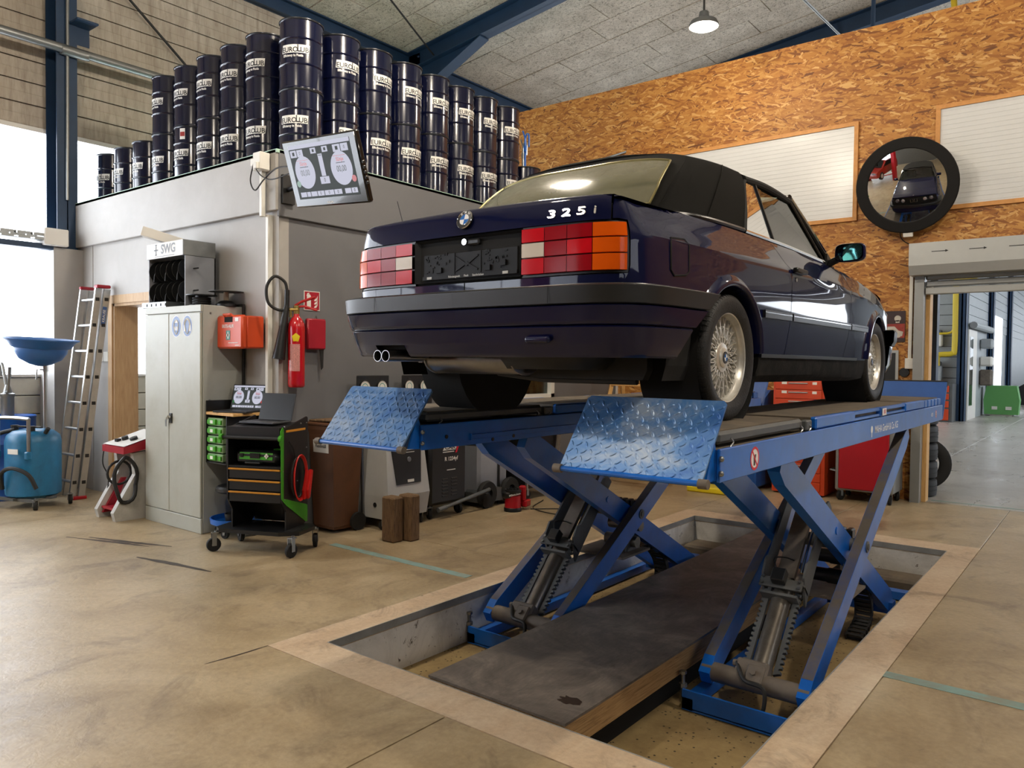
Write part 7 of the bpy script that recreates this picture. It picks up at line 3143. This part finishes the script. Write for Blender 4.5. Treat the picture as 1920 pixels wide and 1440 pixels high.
# ------------------------------------------------------------------ convex mirror
mat('mirror_rim', '#161514', .7, spec=.25)
mv = thing('convex_mirror', (-1.87, 9.30, 3.48), 'large round convex mirror with wide black rim on the OSB wall', 'mirror')
TMi = M3((0, 0, 0), Vector((1, .02, 0)), Vector((0, -.28, .955)))
MR, GR = 3.5, .395
b = MB(TMi)
rows = []
for k in range(11):
    r_ = GR*k/10
    rows.append((r_, math.sqrt(MR*MR-r_*r_)-math.sqrt(MR*MR-GR*GR)))
b.lathe(rows, n=56)
mat('mirror_silver', '#e6e8e8', .0, metal=1)
ob('mirror_face', b, 'mirror_silver', mv, 80)
b = MB(TMi)
b.lathe([(GR-.004, -.02), (GR-.002, .006), (GR+.008, .012), (.502, .010), (.513, .002), (.508, -.035), (GR, -.045)], n=56)
ob('rim', b, 'mirror_rim', mv, 25)
b = MB()
b.tube([TMi @ Vector((0, 0, -.03)), (0, .28, -.05)], .03, 10)
b.cbox(-.06, .06, .27, .295, -.12, .06, .005)
ob('wall_bracket', b, 'zinc', mv)
b = MB(TMi)
b.cbox(-.05, .05, -.56, -.505, -.035, .0, .006)
ob('rim_clip', b, 'white_plastic', mv, None)

# ------------------------------------------------------------------ lamps
mat('lamp_glow', '#fff6e6', .5, emit=22.)
def lamp(x, y, z, label, watt=LAMP_WATT):
    t = thing('pendant_lamp', (x, y, z), label, 'lamp', 'pendant lamps')
    b = MB()
    b.lathe([(0, .16), (.05, .16), (.06, .10), (.14, .06), (.16, .02), (.16, 0), (.14, 0)], n=26)
    ob('lamp_housing', b, 'anthracite', t)
    b = MB()
    b.lathe([(.14, .004), (.13, -.012), (0, -.02)], n=26)
    ob('diffuser', b, 'lamp_glow', t)
    b = MB()
    b.cyl((0, 0, .15), (0, 0, CZ(x)-z), .012, n=8)
    ob('suspension', b, 'cable_black', t)
    l = bpy.data.lights.new('lamp_light', 'POINT')
    l.shadow_soft_size = .12
    l.energy = watt*2.5
    l.color = LAMP_COL
    o = bpy.data.objects.new('lamp_light', l)
    COL.objects.link(o)
    o.parent = t
    o.location = (0, 0, -.17)
lamp(-3.67, 8.0, 5.21, 'lit pendant lamp hanging in front of the ceiling, left of the OSB wall top', 26)
lamp(-3.95, 4.15, 5.21, 'lit pendant lamp hanging above the rear of the convertible')
lamp(-3.8, .2, 5.21, 'lit pendant lamp hanging above the floor left of the pit')
lamp(1.0, 4.2, 5.21, 'lit pendant lamp hanging over the floor right of the lift', 105)
lamp(1.0, .2, 5.21, 'lit pendant lamp hanging in the near right part of the hall', 85)
lamp(1.0, 8.0, 5.21, 'lit pendant lamp hanging before the roller shutter', 28)
fn = thing('ceiling_fan', (-1.66, 12.6, 6.60), 'white three-blade ceiling fan seen above the OSB wall', 'ceiling fan')
b = MB()
b.lathe([(0, -.08), (.12, -.07), (.16, 0), (.12, .06), (.03, .08), (.03, 1.15), (0, 1.15)], n=20)
ob('motor', b, 'white_plastic', fn)
for k in range(3):
    a = k*2*PI/3+.5
    b = MB(Matrix.Rotation(a, 4, 'Z'))
    b.box(.14, .75, -.07, .07, -.02, -.01)
    ob('blade', b, 'white_plastic', fn, None)
b = MB()
b.tube([(-1.85, 12.5, 5.5), (-2.05, 12.5, 7.70)], .04, 10)
ob('yellow_pole', b, 'yellow_pipe', None, label='yellow pipe rising behind the OSB wall beside the ceiling fan', cat='pipe')
b = MB()
b.tube([(-2.90, 12.0, 5.3), (-2.90, 12.0, 7.6)], .03, 8)
ob('hanger_rod', b, 'beam_blue', None, label='dark steel hanger behind the OSB wall by the rafter', cat='hanger')

# ------------------------------------------------------------------ through the shutter: tyres, far hall things
bb = MB()
bb.lathe([(.19, -.09), (.22, -.10), (.29, -.10), (.315, -.085), (.32, -.03), (.313, -.028), (.313, -.02), (.32, -.018), (.32, .02), (.313, .022), (.313, .03), (.32, .032), (.315, .085), (.29, .10), (.22, .10), (.19, .09)], n=36)
me_t2 = me_of(bb, 'tyre_body', 40)
me_t2.materials.append(MATS['tyre'])
for k in range(5):
    t = thing('loose_tyre', (-1.945, 10.08, .102+k*.2075), f'black car tyre, {["bottom", "second", "middle", "fourth", "top"][k]} one of the stack behind the shutter post', 'tyre', 'tyres behind the shutter post')
    ob('tyre_body', me_t2, None, t)
    t.rotation_euler = (0, 0, k)
t = thing('loose_tyre', (-1.87, 10.56, .322), 'black car tyre leaning against the tyre stack', 'tyre', 'tyres behind the shutter post')
ob('tyre_body', me_t2, None, t)
t.rotation_euler = (R(84), R(0), R(12))
b = MB()
b.box(-2.45, -2.38, 10.0, 10.3, 0, 1.0)
ob('dark_panel', b, 'cable_black', None, None, label='narrow dark panel standing behind the shutter post left of the tyre stack', cat='panel')
gp = thing('gas_pipe', (0, 24.85, 0), 'yellow gas pipe with bends on the far grey wall', 'pipe')
b = MB()
b.tube(catmull([(-3.1, -.25, 3.98), (-3.45, -.25, 3.98), (-3.56, -.2, 3.95), (-3.62, -.2, 3.8), (-3.62, -.2, 2.1), (-3.68, -.2, 1.9), (-3.95, -.2, 1.87), (-4.04, -.2, 1.82), (-4.05, -.2, 1.55)], 6), .075, 10)
ob('main_pipe', b, 'yellow_pipe', gp)
b = MB()
b.tube(catmull([(-3.64, -.15, 2.62), (-3.75, -.15, 2.48), (-4.05, -.15, 2.46)], 5), .03, 8)
ob('branch_pipe', b, 'yellow_pipe', gp)
for (z0, z1, m, nm, lab) in ((1.55, 1.0, 'far_panel', 'gas_meter', 'pale gas meter under the yellow pipe end on far wall'), (2.45, 2.1, 'white_paint', 'regulator_box', 'white regulator box beside the yellow pipe on far wall')):
    t = thing(nm, (-4.15, 24.88, z1), lab, 'meter')
    b = MB()
    b.cbox(-.2, .2, -.15, .08, 0, z0-z1, .03)
    ob('meter_case', b, m, t, None)
    b = MB()
    b.cbox(-.18, .18, -.12, .05, z0-z1, z0-z1+.12, .02)
    ob('meter_head', b, 'anthracite', t, None)
of2 = thing('far_drawer_cabinet', (-3.93, 24.4, 0), 'orange drawer cabinet with dark frame in the far hall', 'drawer cabinet')
b = MB()
b.box(-.55, .38, -.4, .4, 0, 1.05)
ob('carcass', b, 'anthracite', of2, None)
for k, (z0, z1) in enumerate(((.05, .36), (.40, .58), (.62, .78), (.82, 1.0))):
    b = MB()
    b.cbox(-.5, .30, -.43, -.4, z0, z1, .01)
    ob('drawer', b, 'orange_steel', of2, None)
t = thing('green_container', (-2.85, 28.6, 0), 'green plastic container standing on the far hall floor', 'container')
b = MB()
b.prism([(-.45, .05), (.45, .05), (.48, .5), (.40, .95), (-.40, .95), (-.48, .5)], -.25, .25, 'y')
mat('container_green', '#5fa05a', .5)
ob('tub', b, 'container_green', t, None)
b = MB()
b.box(-.3, .3, -.2, .2, 0, .05)
b.box(-.25, -.1, -.26, -.25, .2, .3).box(.12, .28, -.26, -.25, .2, .3)
ob('foot', b, 'white_plastic', t, None)
for k, (z, m, nm, lab) in enumerate(((2.1, 'far_panel', 'wall_dispenser', 'pale paper dispenser on the far side wall above the gloves'), (1.55, 'white_plastic', 'towel_holder', 'towel holder on the far side wall below the dispenser'), (.95, 'grime', 'hanging_gloves', 'dark gloves and cloth hanging on the far side wall'))):
    t = thing(nm, (-3.30, 28.0, z), lab, 'wall item')
    b = MB()
    b.cbox(-.1, .25, -.25, .2, 0, .3 if k < 2 else .5, .05)
    ob('item_body', b, m, t, None)
t = thing('far_red_cart', (-2.2, 38.5, 0), 'dark red workshop cart far back in the other hall', 'cart')
b = MB()
b.cbox(-.5, .5, -.4, .4, .12, 1.1, .03)
ob('cart_body', b, 'charger_red', t, None)
b = MB()
for x in (-.4, .4):
    b.cyl((x, -.3, .09), (x+.06, -.3, .09), .09, n=14)
obs('cart_wheels', b, 'black_rubber', t)
t = thing('far_black_case', (-2.75, 37.8, 0), 'black slanted case leaning by the far hall column', 'case')
b = MB()
b.prism([(-.5, 0), (.4, 0), (.5, .15), (-.2, .9), (-.5, .7)], -.2, .2, 'y')
ob('case_body', b, 'unit_black', t, None)

# ------------------------------------------------------------------ red car on a two-post lift left of the camera (seen in the round mirror)
mat('suv_red', '#8f1f14', .3, coat=.8)
rl_ = thing('red_car', (-6.1, -2.3, .55), 'red estate car on a red two-post lift, seen only in the round mirror', 'car', rz=R(12))
prof = [(-2.1, .30), (2.05, .30), (2.12, .55), (2.08, .75), (1.9, .82), (1.0, .95), (.35, 1.48), (-1.4, 1.52), (-1.95, 1.2), (-2.12, .9)]
b = MB()
b.prism([(y, z) for y, z in prof], -.86, .86, 'x')
ob('body', b, 'suv_red', rl_, None)
for s_ in (-1, 1):
    b = MB()
    b.prism([(.85, 1.0), (.32, 1.40), (-1.35, 1.44), (-1.75, 1.05)], s_*.862, s_*.868, 'x')
    ob('side_glass', b, 'screen_black', rl_, None)
    for y in (-1.3, 1.3):
        b = MB()
        b.lathe([(0, -.1), (.2, -.1), (.32, -.1), (.34, -.06), (.34, .08), (.32, .1), (.2, .1), (.18, .06), (0, .06)], (s_*.80, y, .30), (s_, 0, 0), 24)
        w_ = ob('tyre', b, 'tyre', rl_)
        b = MB()
        b.lathe([(0, .105), (.19, .105), (.2, .09)], (s_*.80, y, .30), (s_, 0, 0), 20)
        ob('wheel_disc', b, 'rim_silver', w_)
b = MB()
b.prism([(1.0, .97), (.40, 1.46), (.42, 1.47), (1.03, .98)], -.7, .7, 'x')
ob('windscreen', b, 'screen_black', rl_, None)
b = MB()
b.cbox(-.75, -.45, 2.02, 2.11, .62, .76, .03).cbox(.45, .75, 2.02, 2.11, .62, .76, .03)
obs('headlamps', b, 'headlamp', rl_, None)
pl_ = thing('two_post_lift', (-6.1, -2.3, 0), 'red two-post lift carrying the red car, seen only in the mirror', 'car lift', rz=R(12))
for s_ in (-1, 1):
    b = MB()
    b.box(s_*1.45-.15, s_*1.45+.15, -.2, .2, 0, 2.9)
    ob('post', b, 'red_paint', pl_, None)
    for y in (-1, 1):
        b = MB()
        b.tube([(s_*1.35, 0, .62), (s_*.75, y*.8, .70)], .05, 6)
        ob('swing_arm', b, 'red_paint', pl_, None)
